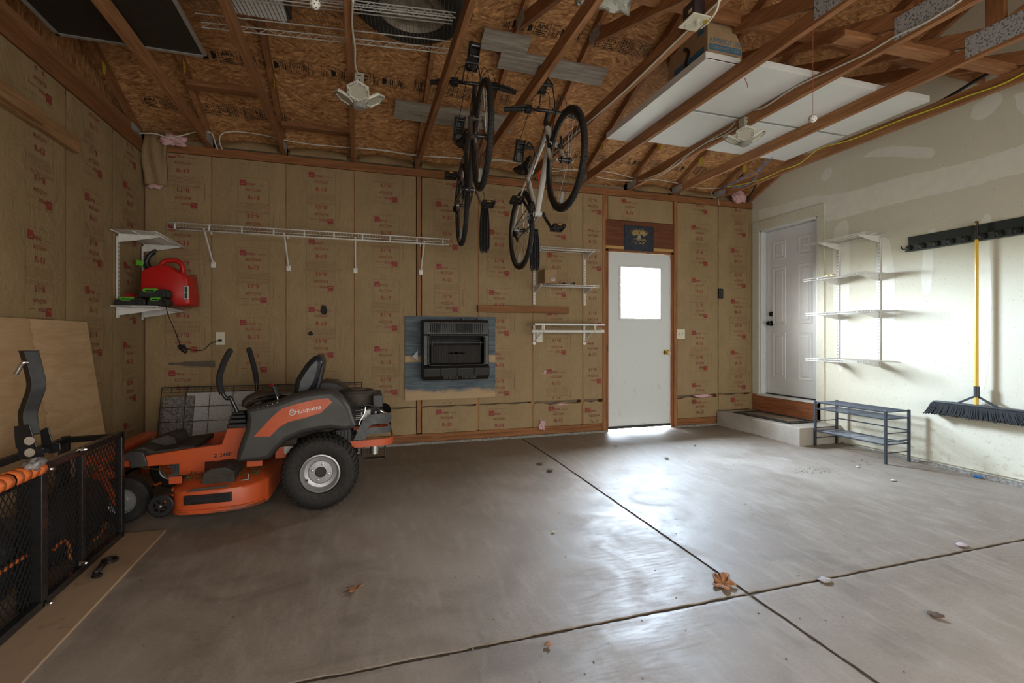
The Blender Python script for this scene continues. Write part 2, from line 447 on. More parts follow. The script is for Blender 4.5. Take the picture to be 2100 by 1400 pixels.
struct(fl, 'floor', [conc, joint_dirt], 'grey concrete slab floor with crossing control joints')
# driveway / ground outside the two openings
gr = MB(); gr.add([(-9,D+.16,-.08),(12,D+.16,-.08),(12,D+2.2,-.12),(-9,D+2.2,-.12)],[(0,1,2,3)])
struct(gr, 'ground', plain('pale path outside', (.62,.60,.55), .9), 'pale path outside the back door')

# ------------------------------------------------------------------ walls
siding = plain('sheathing', (.30,.22,.14), .9)
DX0, DX1, DZ1 = 2.69, 3.60, 2.12      # rough opening of back door
wb = MB()
y0, y1 = D+.095, D+.13
wb.box(XL-.1, DX0, y0, y1, -.2, 2.85); wb.box(DX1, XR+.1, y0, y1, -.2, 2.85); wb.box(DX0, DX1, y0, y1, DZ1, 2.85); wb.box(XL-.1, XR+.12, y0-.02, y1+.02, 2.80, 2.853)
struct(wb, 'wall_back', siding, 'sheathing of the back wall behind the insulation')
stud_m = wood('stud lumber', (.47,.24,.10), (.34,.155,.062), 'z')
for x in (XL+.02, -1.27, -.66, -.05, .575, 1.19, 1.80, 2.40, 2.675, 2.71, 3.585, 3.625, 4.245, XR-.02):
    wb = MB(); wb.box(x-.019, x+.019, D-.0005 if x in (.575, 1.19, 1.80) else D+.006, y0, .11, PB)
    struct(wb, 'trim_stud', stud_m, 'stud of the back wall seen in the seam between insulation batts')
eave = MB(); eave.box(-3, 6.5, D+.13, D+.62, 2.62, 2.66); eave.box(-3, 6.5, D+.60, D+.64, 2.60, 2.80)
struct(eave, 'trim_soffit', white_paint, 'soffit of the eave outside the back wall')
wl = MB(); wl.box(XL-.14, XL-.1, YF-.1, D+.13, -.1, 2.86); struct(wl, 'wall_left', siding, 'sheathing of the left wall behind the insulation'); wl = MB()
for k in range(9):
    y = 4.40 - .61*k; wl = MB(); wl.box(XL-.1, XL-.008, y-.019, y+.019, .11, PB)
    struct(wl, 'trim_stud', stud_m, 'stud of the left wall seen in the seam between insulation batts')
gl = MB(); gl.prism([(YF-.1, 2.79), (D+.1, 2.79), (D+.1, deck(D+.1)), (1.87, deck(1.87)), (YF-.1, deck(YF-.1))], 'x', XL-.16, XL-.12)
struct(gl, 'wall_gable', osb, 'strand board gable end above the left wall')
wr = MB()
E0, E1, EZ0, EZ1 = 4.03, 4.86, .37, 2.42         # house door rough opening
def wrq(a, b, c, d_): wr.prism([(a, c), (b, c), (b, d_), (a, d_)], 'x', XR, XR+.11)
zb = .008
wrq(YF-.1, E0, zb, EZ1); wrq(E0, E1, zb, EZ0); wrq(E1, D+.095, zb, EZ1)
wr.prism([(YF-.1, EZ1), (D+.095, EZ1), (D+.095, deck(D)-.03), (1.87, deck(1.87)), (YF-.1, deck(YF))], 'x', XR, XR+.11)
wr.box(XR+.015, XR+.12, YF-.1, D+.13, -.25, .05)
wall_right = struct(wr, 'wall_right', drywall, 'right wall of pale green drywall with taped joints')
wf = MB(); a = (YF-.1, YF)
wf.box(XL-.1, -.9, *a, -.2, 2.85); wf.box(3.9, XR+.1, *a, -.2, 2.85); wf.box(-.9, 3.9, *a, 2.13, 2.85)
struct(wf, 'wall_front', drywall, 'front wall with the garage door opening behind the camera')
hs = MB(); hs.box(XR+.112, XR+.14, E0-.1, D+.1, .2, 2.6)  # unseen backing, added to keep sky light from leaking past the door edges
struct(hs, 'wall_leak_backing', siding, 'added dark backing that stops sky light leaking around the house door')
# concrete curb strips
cu = MB(); r = random.Random(3)
def strip(mb, axis, a, b, w0, w1, z0f, z1f, n=90):
    vs = []; 
    for i in range(n+1):
        t = a + (b-a)*i/n; j = r.uniform(-.006, .006)
        if axis == 'x': vs += [(t, w0+j, z0f(w0)), (t, w0+j*.4, z1f(w0)), (t, w1, z1f(w0))]
        else: vs += [(w0+j, t, z0f(t)), (w0+j*.4, t, z1f(t)), (w1, t, z1f(t))]
    mb.add(vs, [(3*i, 3*i+3, 3*i+4, 3*i+1) for i in range(n)] + [(3*i+1, 3*i+4, 3*i+5, 3*i+2) for i in range(n)])
strip(cu, 'x', XL, DX0, D-.035, D+.1, lambda t: -.01, lambda t: .022)
strip(cu, 'x', DX1, 4.24, D-.035, D+.1, lambda t: -.01, lambda t: .022)
strip(cu, 'y', YF, 3.78, XR-.03, XR+.1, lambda t: zf(t)-.01, lambda t: -.012, 160)
strip(cu, 'y', YF, D, XL+.03, XL-.1, lambda t: zf(t)-.01, lambda t: .0, 120)
struct(cu, 'trim_curb', curb_m, 'rough concrete curb at the foot of the walls')
# sole plates, top plates
sp = MB(); sp.box(XL-.09, DX0, D-.004, D+.09, .022, .062); sp.box(XL-.09, DX0, D-.002, D+.09, .062, .10); sp.box(DX1, XR, D-.004, D+.09, .022, .10)
struct(sp, 'trim_sole_plate', w_plate, 'wooden sole plate along the foot of the back wall', bevel=.002)
sp = MB(); sp.box(XL-.09, XL+.004, YF, D-.01, .01, .09); struct(sp, 'trim_sole_plate_left', w_platey, 'wooden sole plate along the left wall')
tp = MB(); tp.box(XL+.02, .9, D-.012, D+.09, PB, PT-.001); tp.box(.902, XR, D-.012, D+.09, PB, PT-.001)
struct(tp, 'trim_top_plate', w_plate, 'double top plate of the back wall', bevel=.002)
tp = MB(); tp.box(XL-.1, XL+.012, YF, D, PB-.04, PT-.001)
struct(tp, 'trim_top_plate_left', w_platey, 'double top plate of the left wall', bevel=.002)
# plywood riser under the house door
rs = MB(); rs.box(XR-.012, XR-.0005, 4.0, D-.02, .171, .375)
struct(rs, 'trim_riser', wood('reddish plywood riser', (.46,.19,.08), (.28,.10,.04), 'y', .8), 'stained plywood riser under the house door')

# joint compound on the drywall
def blotch(pts, jit=.006, sub=4, seed=1):
    r = random.Random(seed); out = []
    sp_ = smooth_path(pts + [pts[0]], sub)[:-1]
    for p in sp_: out.append((XR-.0006, p[1]+r.uniform(-jit, jit), p[2]+r.uniform(-jit, jit)))
    return out
ml = []
def band(us):       # strip of compound given as (u, vtop, vbottom)
    t = [PX(u, a, XR-.0005) for u, a, b in us]; b = [PX(u, b_, XR-.0005) for u, a, b_ in us]
    m = MB(); n = len(us); r = random.Random(n)
    T_, B_ = smooth_path(t, 8), smooth_path(b, 8); k = len(T_)
    T_ = [p + Vector((0, 0, r.uniform(-.006, .006))) for p in T_]; B_ = [p + Vector((0, 0, r.uniform(-.006, .006))) for p in B_]
    m.add(T_ + B_, [(i, i+1, k+i+1, k+i) for i in range(k-1)]); return m
m = band([(1556,430,452),(1600,420,445),(1650,405,446),(1700,399,452),(1760,388,438),(1850,362,414),(1950,340,392),(2050,312,366),(2130,285,345)])
part(m, 'joint_compound', mud, wall_right)
def patch(pts, seed): 
    m = MB(); q = blotch([PX(u, v, XR) for u, v in pts], .004, 4, seed); c = Vector((0,0,0))
    for p in q: c += Vector(p)
    c /= len(q); k = len(q)
    m.add([c]+q, [(0, 1+(i+1) % k, 1+i) for i in range(k)]); part(m, 'joint_compound', mud, wall_right)
patch([(1768,322),(1800,304),(1850,300),(1905,303),(1918,312),(1905,325),(1850,322),(1800,322)], 2)
patch([(1684,368),(1690,350),(1702,343),(1707,350),(1703,362),(1692,371)], 3)
patch([(1990,238),(2000,215),(2030,195),(2050,190),(2056,205),(2035,232),(2005,247)], 4)
patch([(2080,196),(2100,188),(2130,180),(2130,240),(2100,236),(2086,222)], 5)
patch([(1890,560),(1893,520),(1900,480),(1918,470),(1914,520),(1912,580),(1905,600),(1893,600)], 6)
patch([(2000,520),(2006,470),(2020,440),(2032,446),(2030,520),(2034,620),(2026,760),(2012,800),(2000,760)], 7)
patch([(1708,500),(1712,470),(1730,452),(1740,470),(1742,600),(1735,720),(1720,760),(1710,650)], 8)
patch([(1796,560),(1800,500),(1822,490),(1834,560),(1836,640),(1822,720),(1806,700)], 9)

# ------------------------------------------------------------------ roof deck
rf = MB()
for (a, b) in ((D+.6, 1.87), (1.87, YF-.6)):
    n = 24
    rf.add([(XL-.5, a, deck(a)), (XR+.5, a, deck(a)), (XR+.5, b, deck(b)), (XL-.5, b, deck(b))], [(0,1,2,3)])
    rf.add([(XL-.5, a, deck(a)+.02), (XR+.5, a, deck(a)+.02), (XR+.5, b, deck(b)+.02), (XL-.5, b, deck(b)+.02)], [(0,3,2,1)])
ceiling = struct(rf, 'ceiling', osb, 'strand board roof deck seen between the trusses')
# stamped marks on the deck, in rows running across
SL = math.atan(.4167); ds = Vector((0, -math.cos(SL), math.sin(SL)))
def stamp_tpl(seed):
    r = random.Random(seed); it = []; x = 0
    for k in range(6):
        kind = r.choice('abcdccb')
        if kind == 'a':
            it.append((frame2(x, -.055, x+.13, .055, .004), 0, 0, 0)); it.append((text('APA', .05, True), x+.065, .02, 0))
            for q in range(3): it.append((rect2(x+.015, -.045+q*.016, x+.115-r.uniform(0,.04), -.038+q*.016), 0, 0, 0))
            x += .15
        elif kind == 'b':
            it.append((frame2(x, -.05, x+.05, .05, .003), 0, 0, 0)); it.append((rect2(x+.012, -.03, x+.02, .03), 0, 0, 0)); it.append((rect2(x+.028, -.035, x+.038, .02), 0, 0, 0)); x += .07
        elif kind == 'c':
            w = r.uniform(.12, .2)
            for q in range(int(w/.013)):
                e = -.05; tk = r.choice((.004, .005, .008))
                while e < .052:
                    l = r.uniform(.008, .045); it.append((rect2(x+q*.013, e, x+q*.013+tk, min(e+l, .055)), 0, 0, 0)); e += l + .005
            it.append((frame2(x-.008, -.06, x+w+.008, .066, .003), 0, 0, 0)); x += w + .03
        else:
            n = 14; it.append((frame2(x, -.055, x+.11, .055, .003), 0, 0, 0))
            it.append((([(x+.075+.035*math.sin(3.1416*q/n), .035*math.cos(3.1416*q/n)) for q in range(n+1)], [tuple(range(n+1))]), 0, 0, 0))
            for q in range(4): it.append((rect2(x+.010+q*.012, -.045, x+.016+q*.012, r.uniform(-.01, .045)), 0, 0, 0))
            x += .125
    return merge2(it), x
m = MB(); r = random.Random(11)
for Yr, x0_, x1_ in ((4.69, -1.7, -.55), (4.19, -1.15, .75), (3.55, 1.05, 2.75), (4.70, 1.95, 4.3), (3.62, 3.2, 4.3)):
    x = x0_
    while x < x1_:
        tpl, w = stamp_tpl(r.randint(0, 99))
        o = Vector((x, Yr, deck(Yr) - .002)); m.flat2(tpl, o, (1, 0, 0), ds, 1.0); x += w + r.uniform(.01, .09)
part(m, 'stamped_marks', black_ink, ceiling)

# ------------------------------------------------------------------ roof trusses
gal = N('galvanised truss plate'); _v = gal.voro(70, gal.map((1,1,1))); gal.set(col=gal.mix(gal.ramp(_v, [(.2, 1.), (.45, 0.)]), (.42,.44,.45), (.09,.12,.17)), rough=.55, metal=.15); gal.bump(_v, .6, .003); gal = gal.mat
tagm = plain('yellow tag', (.70,.56,.03), .6)
TX = [XL-.04] + [-1.28 + .61*k for k in range(10)]
CZ0, CZ1 = PT, PT + .089
tags = {0:(213,185), 1:(378,180), 2:(562,220), 3:(716,252), 4:(866,283), 7:(1236,310), 8:(1352,298), 9:(1437,327), 10:(1527,342)}
side = ['against the left wall', 'second from the left wall', 'third from the left wall', 'carrying the left lamp', 'in front of the black bicycle', 'crossing in front of the white bicycle',
        'carrying the ceiling outlet', 'under the tile box end of the white panels', 'carrying the right lamp', 'second from the right wall', 'with the yellow cable, nearest the right wall']
for k, x in enumerate(TX):
    L = (x, D, PT)
    t = thing('roof_truss', 'brown lumber roof truss ' + side[k], 'truss', L, 'roof trusses')
    w2 = .019
    m = MB(); m.box(x-w2, x+w2, YF-.1, D+.09, CZ0, CZ1); part(m, 'bottom_chord', w_y, t, bevel=.003)
    m = MB(); m.prism([(D+.5, deck(D+.5)), (D+.5, deck(D+.5)-.097), (D+.02, deck(D)-.106), (D-.11, CZ1), (1.87, deck(1.87)-.097), (1.87, deck(1.87))], 'x', x-w2, x+w2)
    part(m, 'top_chord', w_y, t)
    m = MB(); m.prism([(YF-.5, deck(YF-.5)), (YF-.5, deck(YF-.5)-.097), (1.87, deck(1.87)-.097), (1.87, deck(1.87))], 'x', x-w2, x+w2)
    part(m, 'top_chord', w_y, t)
    m = MB(); m.box(x-w2, x+w2, 1.83, 1.92, CZ1, deck(1.87)-.09); part(m, 'king_post', w_z, t, bevel=.002)
    for (ya, yb) in ((1.93, 3.42), (1.81, .32)):
        m = MB(); m.bar((x, ya, CZ1+.02), (x, yb, deck(yb)-.115), .038, .089, (0,0,1)); part(m, 'web', w_y, t, bevel=.002)
    for sgn in (-1, 1):
        xx = x + sgn*(w2+.0008)
        for (ya, yb, za, zb_) in ((1.72, 2.02, CZ0+.02, CZ1+.06), (D-.19, D, CZ0+.01, CZ1-.005), (3.34, 3.50, deck(3.42)-.15, deck(3.42)-.05)):
            m = MB(); m.box(xx-.0008, xx+.0008, ya, yb, za, zb_); part(m, 'gusset_plate', gal, t)
    if k in tags:
        u, v = tags[k]; xs = x + (w2+.002)*(1 if x < 0.2 else -1)
        c = PX(u, v, xs); 
        if not 3.2 < c.y < 4.9: c.y = 4.3
        zc = deck(c.y) - .10
        m = MB(); s_ = .045
        m.add([(xs, c.y-s_*.7, zc+s_), (xs, c.y+s_*.7, zc+s_*.6), (xs, c.y+s_*.5, zc-s_*.9), (xs, c.y-s_*.4, zc-s_)], [(0,1,2,3)])
        o = part(m, 'paper_tag', tagm, t, 'yellow paper tag'); md = o.modifiers.new('thick', 'SOLIDIFY'); md.thickness = .0012
# short blocking and braces lying among the trusses
def board(name, mb, mat, label, cat='board', group=None, bevel=.003): return single(mb, name, mat, label, cat, group, bevel=bevel)
m = MB(); a = PZ(380,232,2.90); b = PZ(551,250,2.90); yb = 4.28
m.box(-1.255, -.695, yb-.045, yb+.045, deck(yb)-.19, deck(yb)-.15)
board('blocking_board', m, w_x, 'short board spanning two rafters above the corner shelf')
m = MB(); yb = 4.6; m.box(-.645, -.085, yb-.045, yb+.045, deck(yb)-.155, deck(yb)-.117)
board('blocking_board', m, w_x, 'short board spanning two rafters just left of the left lamp')
m = MB(); a = PZ(1895,118,CZ1+.02); b = PZ(2062,150,CZ1+.02); m.bar((2.75, a.y, CZ1+.02), (4.6, b.y-.05, CZ1+.02), .089, .038)
board('brace_board', m, w_x, 'rough brace board lying across the trusses at upper right')
m = MB(); m.box(2.4, XR-.01, 3.36, 3.40, 3.30, 3.389); board('brace_board', m, w_x, 'long brace board crossing the webs above the white panels')
m = MB(); m.box(1.5, XR-.01, 2.55, 2.59, 3.12, 3.209); board('brace_board', m, w_x, 'brace board across the webs over the right lamp')
# gable rafter against the drywall
m = MB(); m.prism([(D+.02, deck(D)-.10), (1.87, deck(1.87)-.10), (1.87, deck(1.87)), (D+.02, deck(D))], 'x', XR-.04, XR-.002)
struct(m, 'trim_gable_rafter', w_y, 'rafter along the sloping top of the right wall')
# ------------------------------------------------------------------ kraft-faced insulation with printed marks
def print_tpl():
    it_r, it_l = [], []
    lg = merge2([(rect2(-.026,-.008,.026,.026),0,0,0), (rect2(-.026,-.026,.026,-.013),0,0,0), (rect2(-.026,-.013,-.018,-.008),0,0,0), (rect2(.018,-.013,.026,-.008),0,0,0)])
    pk = text('PINK', .036); r13 = text('R-13', .052, True); eco = text('EcoTouch', .030)
    nn = 26; ell = ([(.062*math.cos(6.283*i/nn), .014*math.sin(6.283*i/nn)) for i in range(nn)] + [(.059*math.cos(6.283*i/nn), .0125*math.sin(6.283*i/nn)) for i in range(nn)], [(i, (i+1) % nn, nn+(i+1) % nn, nn+i) for i in range(nn)])
    def half(y, fl):    # y = height of the logo
        s = 1 if fl else -1
        it_r.extend([(lg, s*.085, y, fl), (pk, s*.02, y+s*.012, fl), (eco, 0, y+s*.062, fl), (ell, 0, y+s*.062, fl), (r13, 0, y+s*.135, fl)])
        it_l.append((rect2(-.012,-.002,.05,.002), s*.0-.0 + s*-.055, y+s*.014, fl))
    half(0, False); half(-.435, True)
    for q in range(6): it_l.append((rect2(-.13, 0, .13, .0016), 0, -.185-q*.011, 0))
    for q in range(3): it_l.append((rect2(-.13, 0, .13, .0016), 0, -.262-q*.008, 0))
    it_l += [(rect2(-.13, 0, .13, .0018), 0, .045, 0), (rect2(-.13, 0, .13, .0018), 0, -.475, 0)]
    it_l += [(rect2(.13, -.475, .1315, .045), 0, 0, 0), (rect2(-.1315, -.475, -.13, .045), 0, 0, 0)]
    for q in range(14): it_l.append((rect2(.165, -.4+q*.012, .171, -.393+q*.012), 0, 0, 0))
    return merge2(it_r), merge2(it_l)
PR, PL = print_tpl()
def clip(tpl, o, ex, ey, x0, x1, z0, z1, ax, mb):    # keep only faces that lie on the batt
    v = [Vector(o) + Vector(ex)*x + Vector(ey)*y for x, y in tpl[0]]
    fs = [f for f in tpl[1] if all(z0 < v[i].z < z1 and x0 < v[i][ax] < x1 for i in f)]
    used = sorted({i for f in fs for i in f}); mp = {i: k for k, i in enumerate(used)}
    mb.add([v[i] for i in used], [tuple(mp[i] for i in f) for f in fs])
def batt(side_, a, b, z0, z1, zlogo, label, group='kraft-faced insulation batts', crumple=0.0, cx=None, prints=True):
    """one stapled batt; side 'back' spans x a..b, side 'left' spans y a..b"""
    r = random.Random(int(a*1000)+int(z0*77)); nx = 14; nz = max(4, int((z1-z0)/.07)); ph = [r.uniform(0, 6) for _ in range(6)]
    bx = (a+b)/2; L = (bx, D, z0) if side_ == 'back' else (XL, bx, z0)
    root = thing('insulation_batt', label, 'insulation', L, group)
    def dep(i, j):
        e = min(i, 1-i)*(b-a); puff = .004*(1-math.exp(-e/.03))
        w = .0015*math.sin(9*j+ph[0]+3*i) + .0012*math.sin(23*j+ph[1]+11*i)
        q = puff + w*min(1, e/.05)
        if crumple: q += crumple*(.5+.5*math.sin(31*i+ph[2]+7*j))*abs(j-.35)**1.2 + crumple*.4*math.sin(47*i+19*j+ph[3])
        return max(.0005, q)
    mb = MB()
    def top(i): return z1 - (crumple*.9*(math.sin(13*i+ph[4])+1) if crumple else 0)
    vs = []
    for j in range(nz+1):
        for i in range(nx+1):
            t = a + (b-a)*i/nx; zt = top(i/nx); zz_ = z0 + (zt-z0)*j/nz; d_ = dep(i/nx, j/nz)
            vs.append((t, D-.006-d_, zz_) if side_ == 'back' else (XL+.001+d_, t, zz_))
    mb.add(vs, [((j*(nx+1)+i, j*(nx+1)+i+1, (j+1)*(nx+1)+i+1, (j+1)*(nx+1)+i) if side_ == 'back' else (j*(nx+1)+i, (j+1)*(nx+1)+i, (j+1)*(nx+1)+i+1, j*(nx+1)+i+1)) for j in range(nz) for i in range(nx)])
    # the glass fibre behind the paper
    if side_ == 'back': mb.box(a+.008, b-.008, D-.005, D+.08, z0+.004, z1-.03)
    else: mb.box(XL-.08, XL, a+.008, b-.008, z0+.004, z1-.03)
    part(mb, 'paper_facing', kraft, root, smooth=True)
    if prints:
        m = MB(); cx = cx if cx is not None else bx; off = .0085 + crumple*1.1
        ey = (0, 0, 1); ex = (1, 0, 0) if side_ == 'back' else (0, 1, 0)
        ax = 0 if side_ == 'back' else 1
        while zlogo - .5 > z0: zlogo -= .64
        z = zlogo
        while z - .48 < z1:
            o = (cx, D-.006-off, z) if side_ == 'back' else (XL+off, cx, z)
            m.mi = 0; clip(PR, o, ex, ey, a+.012, b-.012, z0+.01, z1-.008, ax, m)
            m.mi = 1; clip(PL, o, ex, ey, a+.012, b-.012, z0+.01, z1-.008, ax, m)
            z += .64
        if m.v: part(m, 'printed_marks', [red_ink, line_ink], root)
    return root
zt = PB - .006
gp = 'insulation batts on the back wall'
batt('back', XL+.012, -1.275, .11, zt, 2.69, 'tan paper insulation batt in the back left corner behind the corner shelves', gp, cx=-1.49)
batt('back', -1.265, -.665, .11, zt, 2.50, 'tan paper insulation batt behind the steering levers, with the left outlet at its edge', gp, cx=-.93)
batt('back', -.655, -.055, .11, zt, 1.99, 'tan paper insulation batt behind the mower seat, two black smudges on it', gp, cx=-.35)
batt('back', -.045, .545, .385, zt, 2.25, 'tan paper insulation batt just left of the heater board', gp, cx=.25)
batt('back', .605, 1.185, .385, zt, 2.45, 'tan paper insulation batt behind the black heater and black bicycle', gp, cx=.86)
batt('back', 1.20, 1.795, .385, zt, 2.2, 'tan paper insulation batt just right of the heater, crossed by the nailed board', gp, cx=1.42)
batt('back', 1.805, 2.395, .385, zt, 1.99, 'tan paper insulation batt behind the white wall shelves', gp, cx=2.08)
batt('back', 2.405, 2.655, .385, zt, 2.3, 'narrow tan paper insulation strip left of the white door', gp, cx=2.52)
batt('back', 2.72, 3.58, 2.44, zt, 2.66, 'short tan paper insulation piece above the white back door', gp, cx=3.0)
batt('back', 3.652, 4.240, .385, zt, 2.42, 'tan paper insulation batt right of the white door around the light switch', gp, cx=3.97)
batt('back', 4.252, 4.765, .385, zt, 2.17, 'tan paper insulation batt in the back right corner beside the black keypad', gp, cx=4.55)
gl_ = 'low insulation pieces along the floor'
batt('back', -.045, .545, .105, .375, .30, 'crumpled low insulation piece behind the mower engine', gl_, .006, cx=.22)
batt('back', .605, 1.185, .105, .375, .32, 'crumpled low insulation piece under the heater board', gl_, .006, cx=.86)
batt('back', 1.20, 1.795, .105, .375, .28, 'crumpled low insulation piece right of the heater, above the floor joint', gl_, .006, cx=1.42)
batt('back', 1.805, 2.38, .105, .365, .30, 'torn low insulation piece with pink fibre showing at its left corner', gl_, .012, cx=2.1)
batt('back', 2.405, 2.655, .105, .36, .26, 'narrow crumpled low insulation piece beside the white door', gl_, .008, cx=2.54)
batt('back', 3.652, 4.240, .105, .36, .30, 'torn low insulation piece right of the white door with a pink strip above', gl_, .012, cx=3.97)
batt('back', 4.252, 4.765, .18, .375, .30, 'crumpled low insulation piece above the concrete step', gl_, .008, cx=4.55)
gs = 'insulation batts on the left wall'
zt2 = PB - .05
batt('left', 4.405, D-.012, .10, zt2, 2.30, 'tan paper insulation batt of the left wall next to the corner', gs)
batt('left', 3.795, 4.395, .10, zt2, 2.05, 'tan paper insulation batt of the left wall beside the plywood sheet', gs, cx=4.12)
batt('left', 3.185, 3.785, .10, zt2, 2.31, 'tan paper insulation batt of the left wall under the nailed board end', gs, cx=3.52)
batt('left', 2.575, 3.175, .10, zt2, 2.1, 'tan paper insulation batt of the left wall at the picture edge', gs)
# loose pink tufts and folded paper
def tuft(c, r_, sc, seed, label, sq=None):
    rr = random.Random(seed); ph = [rr.uniform(0, 6) for _ in range(8)]
    def fn(d):
        return 1 + .22*math.sin(5*d.x+ph[0]+3*d.z)+.18*math.sin(9*d.y+ph[1]+5*d.x)+.10*math.sin(11*d.z+ph[2]+8*d.y)+.04*math.sin(23*d.x+ph[3]+17*d.z)
    m = MB(); m.sphere(c, r_, 28, 18, sc, fn)
    return single(m, 'insulation_tuft', pink, label, 'insulation', 'pink insulation tufts', smooth='all')
c = PY(357,287,D-.10); tuft((c.x, c.y, c.z), .06, (1.6,.8,.75), 1, 'pink fibreglass tuft bulging over the plate at the back left corner')
c = PY(1517,404,D-.08); tuft((c.x, c.y, c.z), .06, (1.5,.6,1.1), 2, 'pink fibreglass tuft poking out over the plate at the back right corner')
c = PY(318,382,D-.05); tuft((c.x, c.y, c.z), .022, (2.2,.8,.9), 3, 'pink fluff at the bottom of the hanging paper flap')
c = PY(1112,872,D-.02); tuft((c.x, c.y, c.z), .036, (1.0,.5,1.4), 4, 'pink fluff spilling out near the floor under the white wall shelves')
c = PY(1440,812,D-.012); tuft((c.x, c.y, c.z), .020, (6.0,.5,.9), 5, 'long pink fluff strip right of the white back door')
c = PY(1150,829,D-.012); tuft((c.x, c.y, c.z), .012, (8.0,.5,.7), 6, 'thin pink fluff strip above the torn low insulation')
c = PY(1117,764,D-.012); tuft((c.x, c.y, c.z), .016, (.9,.4,1.3), 7, 'small pink dot of fluff in a tear under the white rod shelf')
m = MB()
def flapf(i, j): return (.004*math.sin(9*j), -.035-.03*math.sin(3*j)-.012*math.sin(11*i+4*j), 0)
a = PY(299,272,D-.02); m.grid((a.x, D-.02, PY(318,385,D-.05).z+.02), (.165,0,0), (0,0,.46), 8, 14, flapf)
o = single(m, 'hanging_paper_flap', kraft_dk, 'strip of folded kraft insulation hanging in the back left corner', 'insulation', smooth='all')
o.modifiers.new('t', 'SOLIDIFY').thickness = .018
# paper bulges in the rafter bays above the plate
gb = 'insulation bulging in the rafter bays'
for k, (xa, xb, lab) in enumerate([(-1.22,-.73,'above the long shelf left end'), (-.62,-.12,'above the long shelf middle'), (.0,.5,'above the long shelf right end'), (.6,1.1,'behind the black bicycle'),
                                   (1.22,1.72,'behind the white bicycle'), (1.83,2.33,'above the white wall shelves'), (3.05,3.55,'above the back door'), (3.66,4.16,'in the bay before the right corner')]):
    m = MB(); rr = random.Random(k)
    p1, p2 = rr.uniform(0, 6), rr.uniform(0, 6)
    m.grid((xa, D-.045, PT+.001), (xb-xa, 0, 0), (0, .10, .11), 16, 8, lambda i, j: (0, -.03*math.sin(math.pi*j)*(1+.3*math.sin(7*i+p1)), .02*math.sin(5*i+p2)*math.sin(math.pi*j)))
    single(m, 'rafter_bay_batt', kraft_dk, 'folded tan insulation paper on the top plate ' + lab, 'insulation', gb, smooth='all')

# ------------------------------------------------------------------ back door
fr = MB()
for x in (DX0, DX1-.035): fr.box(x-.0, x+.035, D-.006, D+.12, -.0, DZ1-.02)
fr.box(DX0, DX1, D-.006, D+.12, 2.075, 2.105)
struct(fr, 'trim_door_frame', wood('door jamb', (.34,.14,.055), (.22,.08,.03), 'z'), 'brown wooden jamb around the white back door', bevel=.002)
fr = MB(); fr.box(DX0-.045, DX0-.002, D-.012, D+.09, .0, PB); fr.box(DX1+.002, DX1+.045, D-.012, D+.09, .0, PB)
struct(fr, 'trim_door_studs', wood('door stud', (.42,.20,.08), (.30,.125,.048), 'z'), 'exposed studs on both sides of the white back door', bevel=.002)
fr = MB(); fr.box(DX0, DX1, D-.008, D+.09, 2.14, 2.435)
struct(fr, 'trim_header', w_redx, 'dark red-brown header beam above the white back door', bevel=.002)
fr = MB(); fr.box(DX0+.002, 2.99, D-.004, D+.08, 2.106, 2.139); fr.box(3.28, DX1-.002, D-.004, D+.08, 2.106, 2.139)
struct(fr, 'trim_shim', wood('pale shim', (.62,.40,.16), (.5,.3,.1), 'x'), 'pale wooden strips under the door header')
a = PY(1251, 519, D); b = PY(1374, 866, D)
x0, x1, z0, z1 = 2.728, 3.560, .042, 2.068
wx0, wx1 = PY(1270,600,D+.01).x, PY(1357,600,D+.01).x; wz1, wz0 = PY(1271,543,D+.01).z, PY(1271,656,D+.01).z
dr = MB(); yA, yB = D+.012, D+.056
dr.box(x0, wx0, yA, yB, z0, z1); dr.box(wx1, x1, yA, yB, z0, z1); dr.box(wx0, wx1, yA, yB, z0, wz0); dr.box(wx0, wx1, yA, yB, wz1, z1)
dscuff = N('scuffed white door'); _z = dscuff.n('ShaderNodeSeparateXYZ'); dscuff.l(dscuff.co, _z.inputs[0])
_lo = dscuff.ramp(_z.outputs[2], [(.1, 1.), (.75, .12)]); _s = dscuff.noise(22, 5, .75, 0, dscuff.map((1,1,.35)))
dscuff.set(col=dscuff.mix(dscuff.math('MULTIPLY', _lo, dscuff.ramp(_s, [(.60, 0.), (.68, .75)])), (.66,.70,.71), (.30,.25,.20)), rough=.4)
door = single(dr, 'door_1', dscuff.mat, 'white back door with a bright square window and brass knob', 'door', kind='structure')
m = MB()
for (a0, a1, b0, b1) in ((wx0-.006, wx1+.006, wz1-.022, wz1+.004), (wx0-.006, wx1+.006, wz0-.004, wz0+.022), (wx0-.006, wx0+.022, wz0+.022, wz1-.022), (wx1-.022, wx1+.006, wz0+.022, wz1-.022)):
    m.box(a0, a1, yA-.008, yB+.008, b0, b1)
part(m, 'window_frame', white_paint, door, bevel=.003)
gn = N('window glass'); tr = gn.n('ShaderNodeBsdfTransparent'); gs_ = gn.n('ShaderNodeBsdfGlossy'); gs_.inputs['Roughness'].default_value = .02
mx = gn.n('ShaderNodeMixShader'); mx.inputs[0].default_value = .06; gn.l(tr.outputs[0], mx.inputs[1]); gn.l(gs_.outputs[0], mx.inputs[2]); gn.l(mx.outputs[0], gn.out.inputs[0]); glass = gn.mat
m = MB(); m.box(wx0+.02, wx1-.02, D+.030, D+.036, wz0+.02, wz1-.02); part(m, 'window_pane', glass, door)
m = MB(); k_ = PY(1366,722,D); m.lathe([(.001,-.062),(.018,-.062),(.027,-.05),(.028,-.04),(.02,-.03),(.012,-.024),(.012,-.008),(.032,-.006),(.034,0)], (x1-.058, yA, k_.z), 'y', 24)
part(m, 'door_knob', brass, door, smooth=True)
